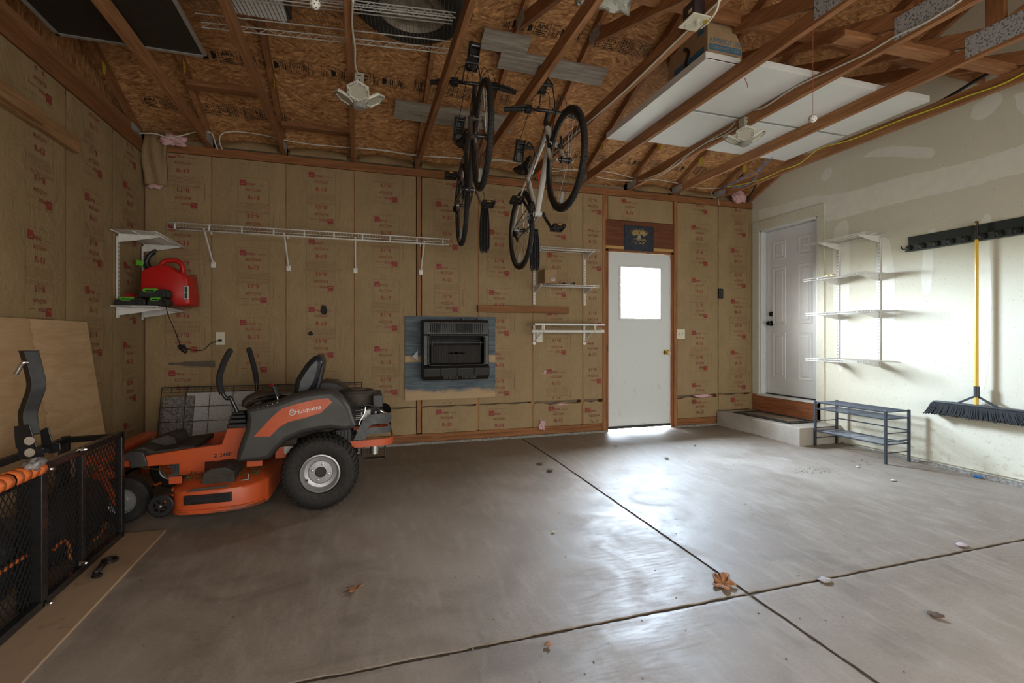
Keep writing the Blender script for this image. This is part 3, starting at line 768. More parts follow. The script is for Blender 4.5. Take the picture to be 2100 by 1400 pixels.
for zc in (PY(1251,560,D).z, PY(1251,696,D).z, PY(1251,832,D).z):
    m = MB(); m.box(x0-.012, x0+.004, yA-.006, yA+.004, zc-.05, zc+.05); m.cyl((x0-.004, yA-.007, zc-.05), (x0-.004, yA-.007, zc+.05), .006, 8); part(m, 'hinge', steel, door)
m = MB(); m.box(x0, x1, yA-.012, yA+.03, z0-.018, z0+.012); part(m, 'door_sweep', black_pl, door)

# ------------------------------------------------------------------ house door (right wall)
XD = XR + .075
dr = MB(); ya, yb_, za, zb_ = 4.082, 4.806, .395, 2.385
prof = [(4.17,4.355),(4.53,4.715)]
rows = [(.62,1.13),(1.30,2.00),(2.12,2.30)]
rows = [(.59,1.14),(1.24,1.93),(2.03,2.25)]
dr.box(XD, XD+.04, ya, yb_, za, zb_)
door2 = single(dr, 'door_2', white_paint, 'white six-panel house door with black knob and deadbolt', 'door', kind='structure')
m = MB()
for (p0, p1) in prof:
    for (q0, q1) in rows:
        w = .03
        for s0, s1, h0, h1 in ((0, w*.5, 0, -.006),):
            pass
        o_ = [(p0,q0),(p1,q0),(p1,q1),(p0,q1)]
        def ringp(ins, x): return [(x, p0+ins, q0+ins), (x, p1-ins, q0+ins), (x, p1-ins, q1-ins), (x, p0+ins, q1-ins)]
        R = [ringp(0, XD-.0005), ringp(.006, XD-.007), ringp(.016, XD-.004), ringp(.026, XD-.0008), ringp(.036, XD-.0012), ringp(.05, XD-.007)]
        vs = [p for q in R for p in q]; fs = []
        for i in range(len(R)-1):
            for k in range(4): fs.append((4*i+k, 4*i+(k+1) % 4, 4*i+4+(k+1) % 4, 4*i+4+k))
        fs.append(tuple(4*(len(R)-1)+k for k in range(4))); m.add(vs, fs)
part(m, 'raised_panels', white_paint, door2)
oil = plain('oil rubbed bronze', (.02,.016,.014), .35, .6)
m = MB(); k_ = PX(1579,663,XD); m.lathe([(.001,-.06),(.022,-.058),(.03,-.045),(.026,-.032),(.012,-.024),(.012,-.01),(.033,-.006),(.034,0)], (XD, yb_-.065, k_.z), 'x', 24); part(m, 'door_knob', oil, door2, smooth=True)
m = MB(); k_ = PX(1579,644,XD); m.lathe([(.001,-.022),(.022,-.02),(.03,-.008),(.032,0)], (XD, yb_-.065, k_.z), 'x', 24); part(m, 'deadbolt', oil, door2, smooth=True)
m = MB(); m.box(XD-.02, XD+.04, ya, yb_, za-.022, za); part(m, 'door_sweep', black_pl, door2)
fr = MB()
fr.box(XR-.002, XD+.05, E1-.035, E1+.0, EZ0, EZ1); fr.box(XR-.002, XD+.05, E0, E0+.035, EZ0, EZ1); fr.box(XR-.002, XD+.05, E0, E1, EZ1-.03, EZ1)
fr.box(XD-.012, XD+.0, E1-.048, E1-.03, EZ0, EZ1-.03); fr.box(XD-.012, XD+.0, E0+.03, E0+.048, EZ0, EZ1-.03)
fr.box(XR-.03, XD+.05, E0-.0, E1, EZ0-.012, EZ0+.012)
struct(fr, 'trim_door_jamb', white_paint, 'white jamb and sill around the house door', bevel=.002)
cs_ = MB(); cs_.box(XR-.014, XR, E1-.012, D-.018, EZ0, EZ1-.012); cs_.box(XR-.012, XR, E0-.075, E0+.012, EZ0-.20, EZ1-.012); cs_.box(XR-.016, XR-.0, E0-.076, D-.020, EZ1-.012, EZ1+.11)
struct(cs_, 'trim_door_casing', plain('casing paint', (.66,.66,.55), .5, var=.06), 'flat painted casing around the house door', bevel=.002)
# concrete step
m = MB(); c1 = PF(1640, 915)
m.box(c1.x, XR-.002, c1.y, D-.02, zf(c1.y)-.004, .17)
stp = single(m, 'concrete_step', conc_step, 'chipped grey concrete step below the house door', 'step', bevel=.006, seg=2)
# doormat with rubber border
mat_r = thing('doormat', 'brown doormat with black scrolled rubber border on the concrete step', 'doormat', (4.53, 4.33, .1705))
q = [PZ(1505,838,.172), PZ(1563,834,.172), PZ(1676,858,.172), PZ(1611,867,.172)]
mx0, mx1, my0, my1 = 4.315, 4.70, 3.98, 4.80
m = MB(); m.box(mx0, mx1, my0, my1, .1705, .1755); part(m, 'rubber_base', black_pl, mat_r, bevel=.002)
m = MB(); m.box(mx0+.085, mx1-.085, my0+.085, my1-.085, .1755, .180); part(m, 'coir_centre', plain('coir', (.27,.20,.13), .95, var=.3, vs=300, bump=.6, bs=400), mat_r)
m = MB()
def scroll(cx, cy, r_): m.torus((cx, cy, .177), r_, .004, 'z', 16, 6); m.torus((cx, cy, .177), r_*.45, .003, 'z', 12, 5)
yy_ = my0+.042
while yy_ < my1-.03: scroll(mx0+.042, yy_, .026); scroll(mx1-.042, yy_, .026); yy_ += .068
xx_ = mx0+.12
while xx_ < mx1-.1: scroll(xx_, my0+.042, .026); scroll(xx_, my1-.042, .026); xx_ += .068
m.box(mx0, mx0+.01, my0, my1, .1755, .181); m.box(mx1-.01, mx1, my0, my1, .1755, .181); m.box(mx0, mx1, my0, my0+.01, .1755, .181); m.box(mx0, mx1, my1-.01, my1, .1755, .181)
m.box(mx0+.075, mx0+.085, my0+.075, my1-.075, .1755, .181); m.box(mx1-.085, mx1-.075, my0+.075, my1-.075, .1755, .181); m.box(mx0+.075, mx1-.075, my0+.075, my0+.085, .1755, .181); m.box(mx0+.075, mx1-.075, my1-.085, my1-.075, .1755, .181)
part(m, 'scrolled_border', plain('rubber scroll', (.03,.03,.032), .5), mat_r)

# ------------------------------------------------------------------ nailed boards on walls
m = MB(); a = PY(980,626,D-.04); b = PY(1167,642,D-.04)
m.box(a.x, b.x, D-.052, D-.014, (PY(980,640,D).z), PY(980,626,D).z)
board('nailed_board', m, w_x, 'brown lumber board nailed across the back wall right of the heater')
m = MB(); m.box(XL+.008, XL+.046, 1.4, 3.86, 2.285, 2.375); board('nailed_board', m, w_left, 'long pale lumber board nailed along the left wall', bevel=.003)
m = MB(); m.box(XL+.046, XL+.082, 2.0, 3.42, 2.29, 2.37); board('nailed_board', m, w_left, 'second shorter board fixed over the long one on the left wall', bevel=.003)
# weathered boards across the rafters
def rboard(u0, v0, u1, v1, wid, label, vb):
    # lower edge seen at (u0,v0)-(u1,v1): on the rafter undersides
    def onr(u, v):
        q = ray(u, v); a_ = 2.905-.097-.02 + .4167*D - CAM_H; t = a_/(q[2] + .4167*q[1]); return Vector((q[0]*t, q[1]*t, CAM_H+q[2]*t))
    p = onr(u0, v0); p2 = onr(u1, v1); y = (p.y+p2.y)/2
    n = Vector((0, -math.sin(SL), -math.cos(SL))); up = ds
    zc = deck(y) - .097/ math.cos(SL)*0 - .10
    c0 = Vector((p.x, y, zc)); m = MB(); L_ = p2.x - p.x; vs = []
    for t in (0, 1):
        for (w_, h_) in ((0, .001), (wid, .001), (wid, .026), (0, .026)):
            vs.append(c0 + Vector((L_*t, 0, 0)) + up*w_ + n*h_)
    m.add(vs, [(0,1,2,3),(7,6,5,4),(0,4,5,1),(1,5,6,2),(2,6,7,3),(3,7,4,0)])
    board('weathered_board', m, w_gray, label, bevel=.002); return y
yb1 = rboard(808,240,1046,275,.185,'weathered grey board across the rafters behind the black bicycle', 0)
yb2 = rboard(1018,140,1230,176,.16,'weathered grey board across the rafters above the white bicycle', 0)
yb3 = rboard(983,100,1077,116,.16,'small grey-brown board across the rafters by the upper pulley', 0)

# ------------------------------------------------------------------ small fittings on the back wall
def outlet(c, axis, label, sock=True, name='wall_outlet', plug=False):
    t = thing(name, label, name.split('_')[-1], c)
    m = MB(); x, y, z = c; m.box(x-.036, x+.036, y-.006, y, z-.058, z+.058); part(m, 'cover_plate', ivory, t, bevel=.002)
    for s in (-1, 1):
        m = MB(); m.box(x-.016, x+.016, y-.009, y-.006, z+s*.021-.014, z+s*.021+.014)
        m.mi = 1; m.box(x-.008, x-.005, y-.0095, y-.009, z+s*.021-.004, z+s*.021+.006); m.box(x+.005, x+.008, y-.0095, y-.009, z+s*.021-.004, z+s*.021+.006)
        part(m, 'socket', [ivory, black_pl], t)
    return t
c = PY(452,694,D-.012); outlet((c.x, D-.012, c.z), 'y', 'ivory double outlet on the back wall with a black plug in it')
c = PY(1106,691,D-.012); outlet((c.x, D-.012, c.z), 'y', 'ivory outlet behind the white rod shelf')
c = PY(1396,685,D-.012); t = thing('light_switch', 'ivory double light switch right of the white back door', 'switch', (c.x, D-.012, c.z))
m = MB(); x, z = c.x, c.z; m.box(x-.056, x+.056, D-.018, D-.012, z-.058, z+.058); part(m, 'cover_plate', ivory, t, bevel=.002)
for s in (-.022, .022):
    m = MB(); m.box(x+s-.005, x+s+.005, D-.03, D-.018, z-.004, z+.012); part(m, 'toggle', ivory, t)
c = PY(1477,602,D-.012); t = thing('door_opener_keypad', 'small black keypad on the insulation at the right end of the back wall', 'keypad', (c.x, D-.012, c.z))
m = MB(); x, z = c.x, c.z; m.box(x-.034, x+.034, D-.034, D-.012, z-.062, z+.062); part(m, 'case', black_pl, t, bevel=.01)
m = MB(); m.box(x-.014, x+.014, D-.037, D-.034, z-.02, z+.04); m.box(x-.01, x+.01, D-.036, D-.034, z-.045, z-.03); part(m, 'button', plain('dark grey button', (.05,.05,.055), .4), t, bevel=.002)
# eagle poster
a = PY(1281,461,D-.02); b = PY(1341,517,D-.02)
pw, ph_ = b.x-a.x, a.z-b.z; px, pz = (a.x+b.x)/2, (a.z+PY(1281,512,D-.02).z)/2
t = thing('eagle_picture', 'square dark blue picture of a golden bird with spread wings above the back door', 'picture', (px, D-.02, pz-ph_/2))
m = MB(); m.box(px-pw/2, px+pw/2, D-.016, D-.0085, pz-ph_/2, pz+ph_/2); part(m, 'panel', plain('dark blue panel', (.022,.032,.055), .45, var=.3, vs=25), t, bevel=.001)
gold = plain('painted gold', (.50,.36,.12), .5, var=.4, vs=80); silv = plain('painted grey', (.42,.40,.33), .6, var=.4, vs=90)
m = MB(); yv = D-.0172
for s in (-1, 1):
    for k in range(9):
        an = math.radians(25 + k*11); r0 = .035; r1 = .13 - k*.004 + (.012 if k % 2 else 0)
        c0 = Vector((px + s*.022, yv-.0002*k, pz+.018)); dx, dz = math.cos(an), math.sin(an)
        p = c0 + Vector((s*dx*r0, 0, dz*r0*.7)); q = c0 + Vector((s*dx*r1*.85, 0, dz*r1*.85)); nx_, nz_ = -dz*s, dx
        m.poly([p + Vector((nx_*.006, 0, nz_*.006)), (p+q)/2 + Vector((nx_*.009, 0, nz_*.009)), q, (p+q)/2 - Vector((nx_*.007, 0, nz_*.007)), p - Vector((nx_*.006, 0, nz_*.006))])
part(m, 'golden_wings', gold, t)
m = MB(); rr = random.Random(5)
m.mi = 1; m.sphere((px, yv, pz+.012), .024, 12, 8, (1,.05,1.2))
m.mi = 0
for k in range(26):
    an = rr.uniform(3.3, 6.1); ra = rr.uniform(.02, .1); cx_, cz_ = px + ra*math.cos(an), pz + .0 + ra*.75*math.sin(an)
    l = rr.uniform(.012, .028); a2 = rr.uniform(0, 3.14)
    m.poly([(cx_+l*math.cos(a2), yv-.0003, cz_+l*math.sin(a2)), (cx_-.005*math.sin(a2), yv-.0003, cz_+.005*math.cos(a2)), (cx_-l*math.cos(a2), yv-.0003, cz_-l*math.sin(a2)), (cx_+.005*math.sin(a2), yv-.0003, cz_-.005*math.cos(a2))])
part(m, 'feathered_body', [gold, silv], t)
# smudges on the paper
smd = plain('black smudge', (.02,.018,.016), .8, var=.3)
for (u, v, a_, b_, lab) in ((664,636,.028,.05,'black smudge behind the shelf bracket, higher of two'), (637,684,.022,.02,'black smudge on the paper above the mower levers')):
    c = PY(u, v, D-.018); m = MB(); rr = random.Random(u); n = 18
    m.add([(c.x, D-.0175, c.z)] + [(c.x+a_*(1+rr.uniform(-.35,.35))*math.cos(6.283*i/n), D-.0172, c.z+b_*(1+rr.uniform(-.3,.3))*math.sin(6.283*i/n)) for i in range(n)], [(0, 1+i, 1+(i+1) % n) for i in range(n)])
    single(m, 'paper_smudge', smd, lab, 'mark')

# ------------------------------------------------------------------ heater on its board
ys = D-.014
a = PY(830,650,ys); b = PY(1015,653,ys); c = PY(1015,812,ys); d = PY(834,821,ys)
hb = N('charred plywood board'); _g = hb.noise(3, 6, .6, 1.0, hb.map((1.2,1,14))); _s = hb.n('ShaderNodeSeparateXYZ'); hb.l(hb.co, _s.inputs[0])
_bl = hb.noise(2.4, 4, .6, .3, hb.map((1,1,3)))
_low = hb.math('ADD', _s.outputs[2], hb.math('MULTIPLY', _bl, .18)); _m1 = hb.ramp(hb.math('ADD', _low, hb.math('MULTIPLY', hb.noise(9, 5, .7, .4, hb.map((1,1,2))), .10)), [(.205, 0.), (.25, 1.)])
_band = hb.ramp(hb.math('ADD', _s.outputs[2], hb.math('MULTIPLY', _bl, .06)), [(.405, 1.), (.415, 0.), (.475, 0.), (.485, 1.)])
_tan = hb.mix(_g, (.50,.36,.20), (.33,.22,.11)); _nv = hb.mix(hb.ramp(_g, [(.4, 0.), (.62, 1.)]), (.035,.055,.075), (.10,.14,.17))
hb.set(col=hb.mix(hb.math('MULTIPLY', _m1, _band), _tan, _nv), rough=.6); hb.bump(_g, .2, .004)
m = MB(); zb0, zb1 = d.z, a.z+.01; m.box(a.x, b.x, ys-.012, ys, zb0, zb1)
hboard = single(m, 'heater_backboard', hb.mat, 'blue-black stained plywood board behind the wall heater', 'board', bevel=.001)
yf_ = D-.24
x0, z1 = PY(868,655,yf_).x, PY(868,655,yf_).z; x1 = PY(1003,660,yf_).x; z0 = PY(868,781,yf_).z
t = thing('wall_heater', 'black gas wall heater with louvred top and grille front', 'heater', ((x0+x1)/2, ys-.012, z0))
dk = plain('heater charcoal', (.011,.011,.012), .42, var=.1); W_ = x1-x0; H_ = z1-z0
yb0 = ys-.013
def hx(f): return x0 + W_*f
def hz(f): return z1 - H_*f     # f measured from the top
# shell with bulging front profile, hollow window
shell = [(yb0, hz(1)+.01), (yf_+.03, hz(1)), (yf_-.02, hz(.93)), (yf_-.035, hz(.80)), (yf_-.01, hz(.755))]
m = MB()
m.prism(shell + [(yb0, hz(.755))], 'x', x0, x1)
m.prism([(yb0, hz(0)), (yf_+.035, hz(0)), (yf_+.01, hz(.03)), (yf_, hz(.25)), (yb0, hz(.25))], 'x', x0, x1)
m.box(x0, hx(.075), yf_-.002, yb0, hz(.755), hz(.25)); m.box(hx(.925), x1, yf_-.002, yb0, hz(.755), hz(.25))
part(m, 'casing', dk, t, bevel=.008, smooth=True)
m = MB()
for i in range(27):
    x = hx(.11 + .79*i/26); m.box(x-.0045, x+.0045, yf_-.002, yf_+.004, hz(.21), hz(.055))
part(m, 'louvre_slots', plain('slot dark', (.002,.002,.002), .8), t)
m = MB()
fx0, fx1, fz0, fz1 = hx(.075), hx(.925), hz(.75), hz(.255)
m.tube(smooth_path([(fx0+.02,yf_-.008,fz1),(fx1-.02,yf_-.008,fz1)],2), .007, 8)
pts = []
for (cx_, cz_, a0) in ((fx1-.03, fz1-.03, 90), (fx1-.03, fz0+.03, 0), (fx0+.03, fz0+.03, -90), (fx0+.03, fz1-.03, -180)):
    for k in range(6): an = math.radians(a0 - k*18); pts.append((cx_+.03*math.cos(an), yf_-.01, cz_+.03*math.sin(an)))
m.tube(pts, .010, 8, closed=True); part(m, 'window_rim', black_pl, t, smooth='all')
m = MB(); m.box(fx0, fx1, yb0-.05, yb0-.045, fz0, fz1); m.box(fx0+.01, fx1-.01, yf_+.05, yb0-.05, fz1-.02, fz1)
part(m, 'firebox', plain('firebox', (.006,.006,.006), .7), t)
m = MB(); n = 30
for i in range(n):
    xa = fx0+.03 + (fx1-fx0-.06)*i/n; xb = fx0+.03 + (fx1-fx0-.06)*(i+1)/n; xm = (xa+xb)/2
    m.add([(xa, yf_+.03, fz0+.02), (xm, yf_+.022, fz0+.02), (xb, yf_+.03, fz0+.02), (xa, yf_+.03, fz1-.10), (xm, yf_+.022, fz1-.10), (xb, yf_+.03, fz1-.10)], [(0,1,4,3),(1,2,5,4)])
part(m, 'burner_panel', plain('burner panel', (.050,.047,.046), .7), t)
m = MB(); zc = (fz0+fz1)/2-.03; xc = (fx0+fx1)/2
m.poly([(xc-.10,yf_+.02,zc),(xc-.035,yf_+.02,zc-.008),(xc-.035,yf_+.02,zc+.008)]); m.poly([(xc+.10,yf_+.02,zc),(xc+.035,yf_+.02,zc+.008),(xc+.035,yf_+.02,zc-.008)]); m.box(xc-.025, xc+.025, yf_+.018, yf_+.021, zc-.009, zc+.009)
part(m, 'centre_emblem', plain('emblem black', (.001,.001,.001), .9, spec=.1), t)
m = MB(); m.tube([(fx0+.04, yf_-.004, fz1-.10), (fx0+.04, yf_-.004, fz1-.055), (fx1-.04, yf_-.004, fz1-.055), (fx1-.04, yf_-.004, fz1-.10)], .0035, 6); m.cyl((fx0+.005, yf_, fz1-.075), (fx1-.005, yf_, fz1-.075), .002, 6)
part(m, 'guard_wire', plain('guard slate', (.05,.06,.07), .4), t)
m = MB()
for f in (.25, .5, .76): m.prism([(yf_-.037, hz(.79)), (yf_-.045, hz(.80)), (yf_-.03, hz(.90)), (yf_-.02, hz(.93))], 'x', hx(f)-.003, hx(f)+.003)
part(m, 'front_ribs', black_gl, t)
for f0 in (.3, .58):
  m = MB()
  for i in range(12): m.box(hx(f0)+i*.012, hx(f0)+i*.012+.004, yf_-.024, yf_-.0195, hz(.975), hz(.93))
  part(m, 'lower_slots', black_pl, t)
for f in (.62, .86):
    m = MB(); m.cyl((hx(f), yf_+.1, hz(0)), (hx(f), yf_+.1, hz(0)+.018), .018, 12); part(m, 'control_knob', black_pl, t)
m = MB(); a = PY(845,732,D-.05); m.add([(a.x, D-.06, a.z), (a.x+.055, D-.07, a.z+.07), (a.x+.055, D-.07, a.z-.035)], [(0,1,2)])
o = single(m, 'paper_tag', plain('white paper', (.6,.62,.66), .8), 'white paper tag sticking out beside the heater', 'tag'); o.modifiers.new('t','SOLIDIFY').thickness = .001
# ------------------------------------------------------------------ white wire shelves
def wire_shelf_mb(x0, x1, y0, y1, z, front='y0', lip=.03, pitch=.0254, rw=.0016, rr_=.003):
    """ventilated shelf: thin wires across the depth, rails along x (front at y0) ; lip hangs down at the front"""
    m = MB()
    n = int((x1-x0)/pitch)
    for i in range(n+1):
        x = x0 + (x1-x0)*i/n; m.tube([(x, y1, z), (x, y0, z), (x, y0, z-lip)], rw, 4)
    for (y, zz_) in ((y1, z-.003), (y0, z-.003), (y0, z-lip), ((y0+y1)/2, z-.004)): m.tube([(x0, y, zz_), (x1, y, zz_)], rr_, 5)
    return m
def xf(mb, M):
    mb.v = [tuple(M @ Vector(v)) for v in mb.v]; return mb
# long shelf
A = PY(341,457,4.66); B = PY(921,489,4.66)
lx0, lx1, lz = A.x, B.x, 2.035
t = thing('wire_shelf', 'long white wire shelf across the left half of the back wall, empty', 'shelf', ((lx0+lx1)/2, D-.01, lz-.4))
m = MB(); n = int((lx1-lx0)/.0254)
for i in range(n+1):
    x = lx0 + (lx1-lx0)*i/n
    m.tube([(x, D-.014, lz), (x, 4.665, lz)], .0016, 4)
for q in range(10):
    x = lx0+.06 + (lx1-lx0-.12)*q/9; m.box(x-.006, x+.006, 4.658, 4.664, lz-.055, lz)
for (y, zz_, r_) in ((D-.014, lz-.004, .003), (4.66, lz, .0052), (4.66, lz-.055, .0052), (4.80, lz-.005, .0035)): m.tube([(lx0, y, zz_), (lx1, y, zz_)], r_, 6)
part(m, 'wire_deck', white_metal, t, smooth='all')
for u, v in ((438,541), (592,548), (729,553), (863,556)):
    p = PY(u, v, D-.012); m = MB(); m.tube([(p.x-.0, D-.022, p.z), (p.x, 4.67, lz-.03)], .0075, 8, flat=.5)
    m.box(p.x-.018, p.x+.018, D-.022, D-.012, p.z-.035, p.z+.015); part(m, 'support_brace', white_metal, t)
m = MB()
for u in (434, 590, 862): p = PY(u, 480, D-.012); m.box(p.x-.006, p.x+.006, D-.02, D-.012, lz-.03, lz+.004)
part(m, 'wall_clip', white_metal, t)

# standards + bracket shelves
def shelf_unit(name, label, cat, wall, s_pos, z_lo, z_hi, shelves, depth, group=None):
    """wall 'left' -> spans along y and reaches +x; 'right' -> reaches -x; 'back' -> spans x, reaches -y. s_pos = two standards; shelves=(a,b,z)"""
    def W_(a, d, z):
        return (XL+.012+d, a, z) if wall == 'left' else (XR-d-.001, a, z) if wall == 'right' else (a, D-.012-d, z)
    mid = (s_pos[0]+s_pos[1])/2
    t = thing(name, label, cat, W_(mid, 0, z_lo), group)
    for s in s_pos:
        m = MB(); n_ = 0
        def bx(a0, a1, d0, d1, z0, z1):
            p = W_(a0, d0, z0); q = W_(a1, d1, z1); m.box(min(p[0],q[0]), max(p[0],q[0]), min(p[1],q[1]), max(p[1],q[1]), z0, z1)
        bx(s-.013, s-.009, 0, .011, z_lo, z_hi); bx(s+.009, s+.013, 0, .011, z_lo, z_hi); bx(s-.010, s+.010, .009, .011, z_lo, z_hi)
        m.mi = 1; z = z_lo + .03
        while z < z_hi - .03:
            bx(s-.006, s-.003, .0105, .0116, z-.007, z+.007); bx(s+.003, s+.006, .0105, .0116, z-.007, z+.007); z += .032
        part(m, 'standard', [white_metal, black_pl], t)
    for (a, b, z) in shelves:
        m = MB(); n = int((b-a)/.0254)
        for i in range(n+1):
            y = a + (b-a)*i/n; m.tube([W_(y, .015, z), W_(y, depth, z), W_(y, depth+.001, z-.022)], .0017, 4)
        for d_, zz_, r_ in ((.018, z-.003, .003), (depth, z-.001, .003), (depth, z-.022, .003), (depth*.5, z-.004, .003)):
            m.tube([W_(a, d_, zz_), W_(b, d_, zz_)], r_, 6)
        sh = part(m, 'wire_deck', white_metal, t, smooth='all')
        for s in s_pos:
            m = MB(); pr = [(.010, z-.004), (depth-.01, z-.004), (depth-.01, z-.014), (.12, z-.05), (.010, z-.068)]
            vs = [W_(s-.0045, d_, zz_) for d_, zz_ in pr] + [W_(s+.0045, d_, zz_) for d_, zz_ in pr]; k = len(pr)
            m.add(vs, [tuple(range(k-1, -1, -1)), tuple(range(k, 2*k))] + [(i, (i+1) % k, k+(i+1) % k, k+i) for i in range(k)])
            part(m, 'bracket', white_metal, t)
    return t
ys1 = PX(240,560,XL+.012).y
shelf_unit('corner_shelf_unit', 'white two-tier wire shelf on brackets in the back left corner holding a red gas can', 'shelf', 'left', (ys1, 4.90), 1.235, 1.86, [(4.30, D-.03, 1.885), (4.30, D-.03, 1.322)], .305)
# shelf right of the bicycles
p1 = PY(1095,624,D-.012); p2 = PY(1198,628,D-.012)
zt_ = PY(1110,506,4.73).z; zm_ = PY(1110,582,4.73).z
shelf_unit('wall_shelf_unit', 'white two-tier wire shelf on the back wall between the bicycles and the white door', 'shelf', 'back', (p1.x, p2.x), p1.z, PY(1198,520,D-.012).z,
           [(PY(1107,506,4.71).x, PY(1230,516,4.71).x, zt_+.0), (PY(1107,582,4.71).x, PY(1230,588,4.71).x, zm_)], .25)
shelf_unit('tall_shelf_unit', 'white four-tier wire shelf on slotted standards on the right wall beside the house door', 'shelf', 'right', (3.385, 3.80), .81, 2.05,
           [(3.30, 3.965, 2.065), (3.30, 3.955, 1.695), (3.20, 3.93, 1.335), (3.22, 3.93, .865)], .30)
# rod shelf
a = PY(1097,664,4.70); b = PY(1241,664,4.70); zt_ = a.z
t = thing('rod_shelf', 'white board shelf with a white hanging rod under it, low on the back wall', 'shelf', ((a.x+b.x)/2, D-.012, zt_-.25))
m = MB(); m.box(a.x, b.x, 4.70, D-.014, zt_-.012, zt_+.008); part(m, 'shelf_board', white_paint, t, bevel=.002)
m = MB(); zr = PY(1097,679,4.72).z; m.cyl((a.x-.02, 4.735, zr), (b.x-.01, 4.735, zr), .015, 16); part(m, 'rod', white_metal, t, smooth=True)
m = MB(); m.cyl((b.x-.03, 4.735, zr), (b.x+.002, 4.735, zr), .018, 16); part(m, 'end_cap', white_metal, t, smooth=True)
for u in (1095, 1198):
    p = PY(u, 704, D-.012); m = MB(); m.box(p.x-.012, p.x+.012, D-.018, D-.012, p.z, zt_-.012); m.tube([(p.x, D-.02, p.z+.015), (p.x+.01, 4.74, zr+.01), (p.x+.01, 4.735, zt_-.012)], .006, 6); m.cyl((p.x, D-.022, p.z), (p.x, D-.012, p.z), .018, 12)
    part(m, 'brace', white_metal, t)
m = MB(); 
for u in (1115, 1219): p = PY(u, 672, 4.735); m.torus((p.x, 4.735, zr), .018, .004, 'x', 14, 6); m.box(p.x-.008, p.x+.008, 4.72, 4.75, zr+.015, zt_-.012)
part(m, 'rod_hook', ivory, t)

# ------------------------------------------------------------------ things on the shelves
card = plain('corrugated cardboard', (.36,.24,.13), .85, var=.12, vs=12); card_d = plain('cardboard tape', (.30,.19,.10), .5)
zs = PY(1110,582,4.73).z + .004
a = PY(1117,577,4.76); b = PY(1142,577,4.76); H = PY(1117,552,4.76).z - zs
t = thing('cardboard_box', 'small brown cardboard box with a white label on the middle wall shelf', 'box', ((a.x+b.x)/2, 4.84, zs))
m = MB(); m.box(a.x, b.x+.0, 4.76, 4.93, zs, zs+H); m.mi = 1; m.box(a.x-.0006, a.x, 4.79, 4.85, zs+.02, zs+H-.02); m.box((a.x+b.x)/2-.012, (a.x+b.x)/2+.012, 4.7595, 4.93, zs+H-.0005, zs+H+.0006)
part(m, 'carton', [card, card_d], t, bevel=.0015)
m = MB(); m.box(b.x-.062, b.x-.022, 4.7588, 4.7598, zs+.035, zs+.068); m.mi = 1
for k in range(3): m.box(b.x-.058, b.x-.028-.004*k, 4.7582, 4.7587, zs+.042+.007*k, zs+.045+.007*k)
m.box(a.x+.01, b.x-.004, 4.7588, 4.7598, zs+.004, zs+.010)
part(m, 'label', [plain('white label', (.7,.7,.7), .6), black_ink], t)
m = MB(); p = PY(1160,578,4.78)
m.tube(smooth_path([(p.x-.05, 4.80, zs+.004), (p.x-.02, 4.77, zs+.02), (p.x, 4.8, zs+.008), (p.x+.03, 4.83, zs+.018), (p.x+.01, 4.86, zs+.004)], 6), .007, 6); single(m, 'black_clamp', black_pl, 'small black bent bracket lying on the middle wall shelf, left one', 'bracket', smooth='all')
m = MB(); p = PY(1177,578,4.78)
m.tube(smooth_path([(p.x-.03, 4.80, zs+.004), (p.x, 4.79, zs+.022), (p.x+.02, 4.80, zs+.022), (p.x+.02, 4.83, zs+.005)], 6), .008, 6); single(m, 'black_clamp', black_pl, 'small black bent bracket lying on the middle wall shelf, right one', 'bracket', smooth='all')
# tape measure / yellow thing on right wall shelf
m = MB(); zq = 1.699; p = PX(1702,566,4.62); yq = p.y
m.prism([(yq-.07, zq), (yq+.05, zq), (yq+.04, zq+.022), (yq-.02, zq+.035), (yq-.06, zq+.028)], 'x', 4.58, 4.63); m.mi = 1; m.box(4.578, 4.632, yq-.03, yq-.01, zq+.004, zq+.03)
m.box(4.56, 4.57, yq-.02, yq+.09, zq, zq+.01)
single(m, 'utility_tool', [plain('yellow plastic', (.62,.45,.03), .4), black_pl], 'small yellow and black tool on the second shelf of the right wall unit', 'tool', bevel=.003)
# gas can
zs = 1.326
t = thing('gas_can', 'red plastic gas can with side handle and black spout on the corner shelf', 'gas can', (-1.53, 4.72, zs))
red = plain('red plastic', (.52,.012,.010), .38, var=.06, vs=10, bump=.05)
Yc = 4.55
def gz(zx, zy, Y=Yc):   # pixels of the corner-shelf crop
    return PY(210 + zx/4.668, 430 + zy/4.668, Y)
out = [(360,600),(365,585),(440,545),(545,518),(600,520),(640,540),(720,590),(790,615),(822,660),(838,800),(842,905),(800,918),(420,905),(362,890),(355,740)]
prof = [(gz(a, b).x, gz(a, b).z) for a, b in out]
prof = [(x, max(z, zs)) for x, z in prof]
m = MB(); n = len(prof); cx_ = sum(p[0] for p in prof)/n; cz_ = sum(p[1] for p in prof)/n; vs = []
lay = [(4.55, .90), (4.556, .965), (4.575, 1.0), (4.78, 1.0), (4.80, .965), (4.806, .90)]
for y, s in lay:
    for x, z in prof: vs.append((cx_+(x-cx_)*s, y, max(zs, cz_+(z-cz_)*s)))
fs = [(i*n+k, i*n+(k+1) % n, (i+1)*n+(k+1) % n, (i+1)*n+k) for i in range(len(lay)-1) for k in range(n)] + [tuple(range(n-1, -1, -1)), tuple((len(lay)-1)*n+k for k in range(n))]
m.add(vs, fs); part(m, 'tank', red, t, smooth=True, bevel=.004)
m = MB(); hp = [gz(a, b, 4.68) for a, b in ((560,530),(600,492),(680,485),(735,500),(765,540),(772,600),(790,660))]; m.tube(smooth_path(hp, 5), .019, 10); part(m, 'handle', red, t, smooth='all')
m = MB(); sp_ = [gz(a, b, 4.68) for a, b in ((470,540),(430,510),(405,480),(440,440),(515,385))]
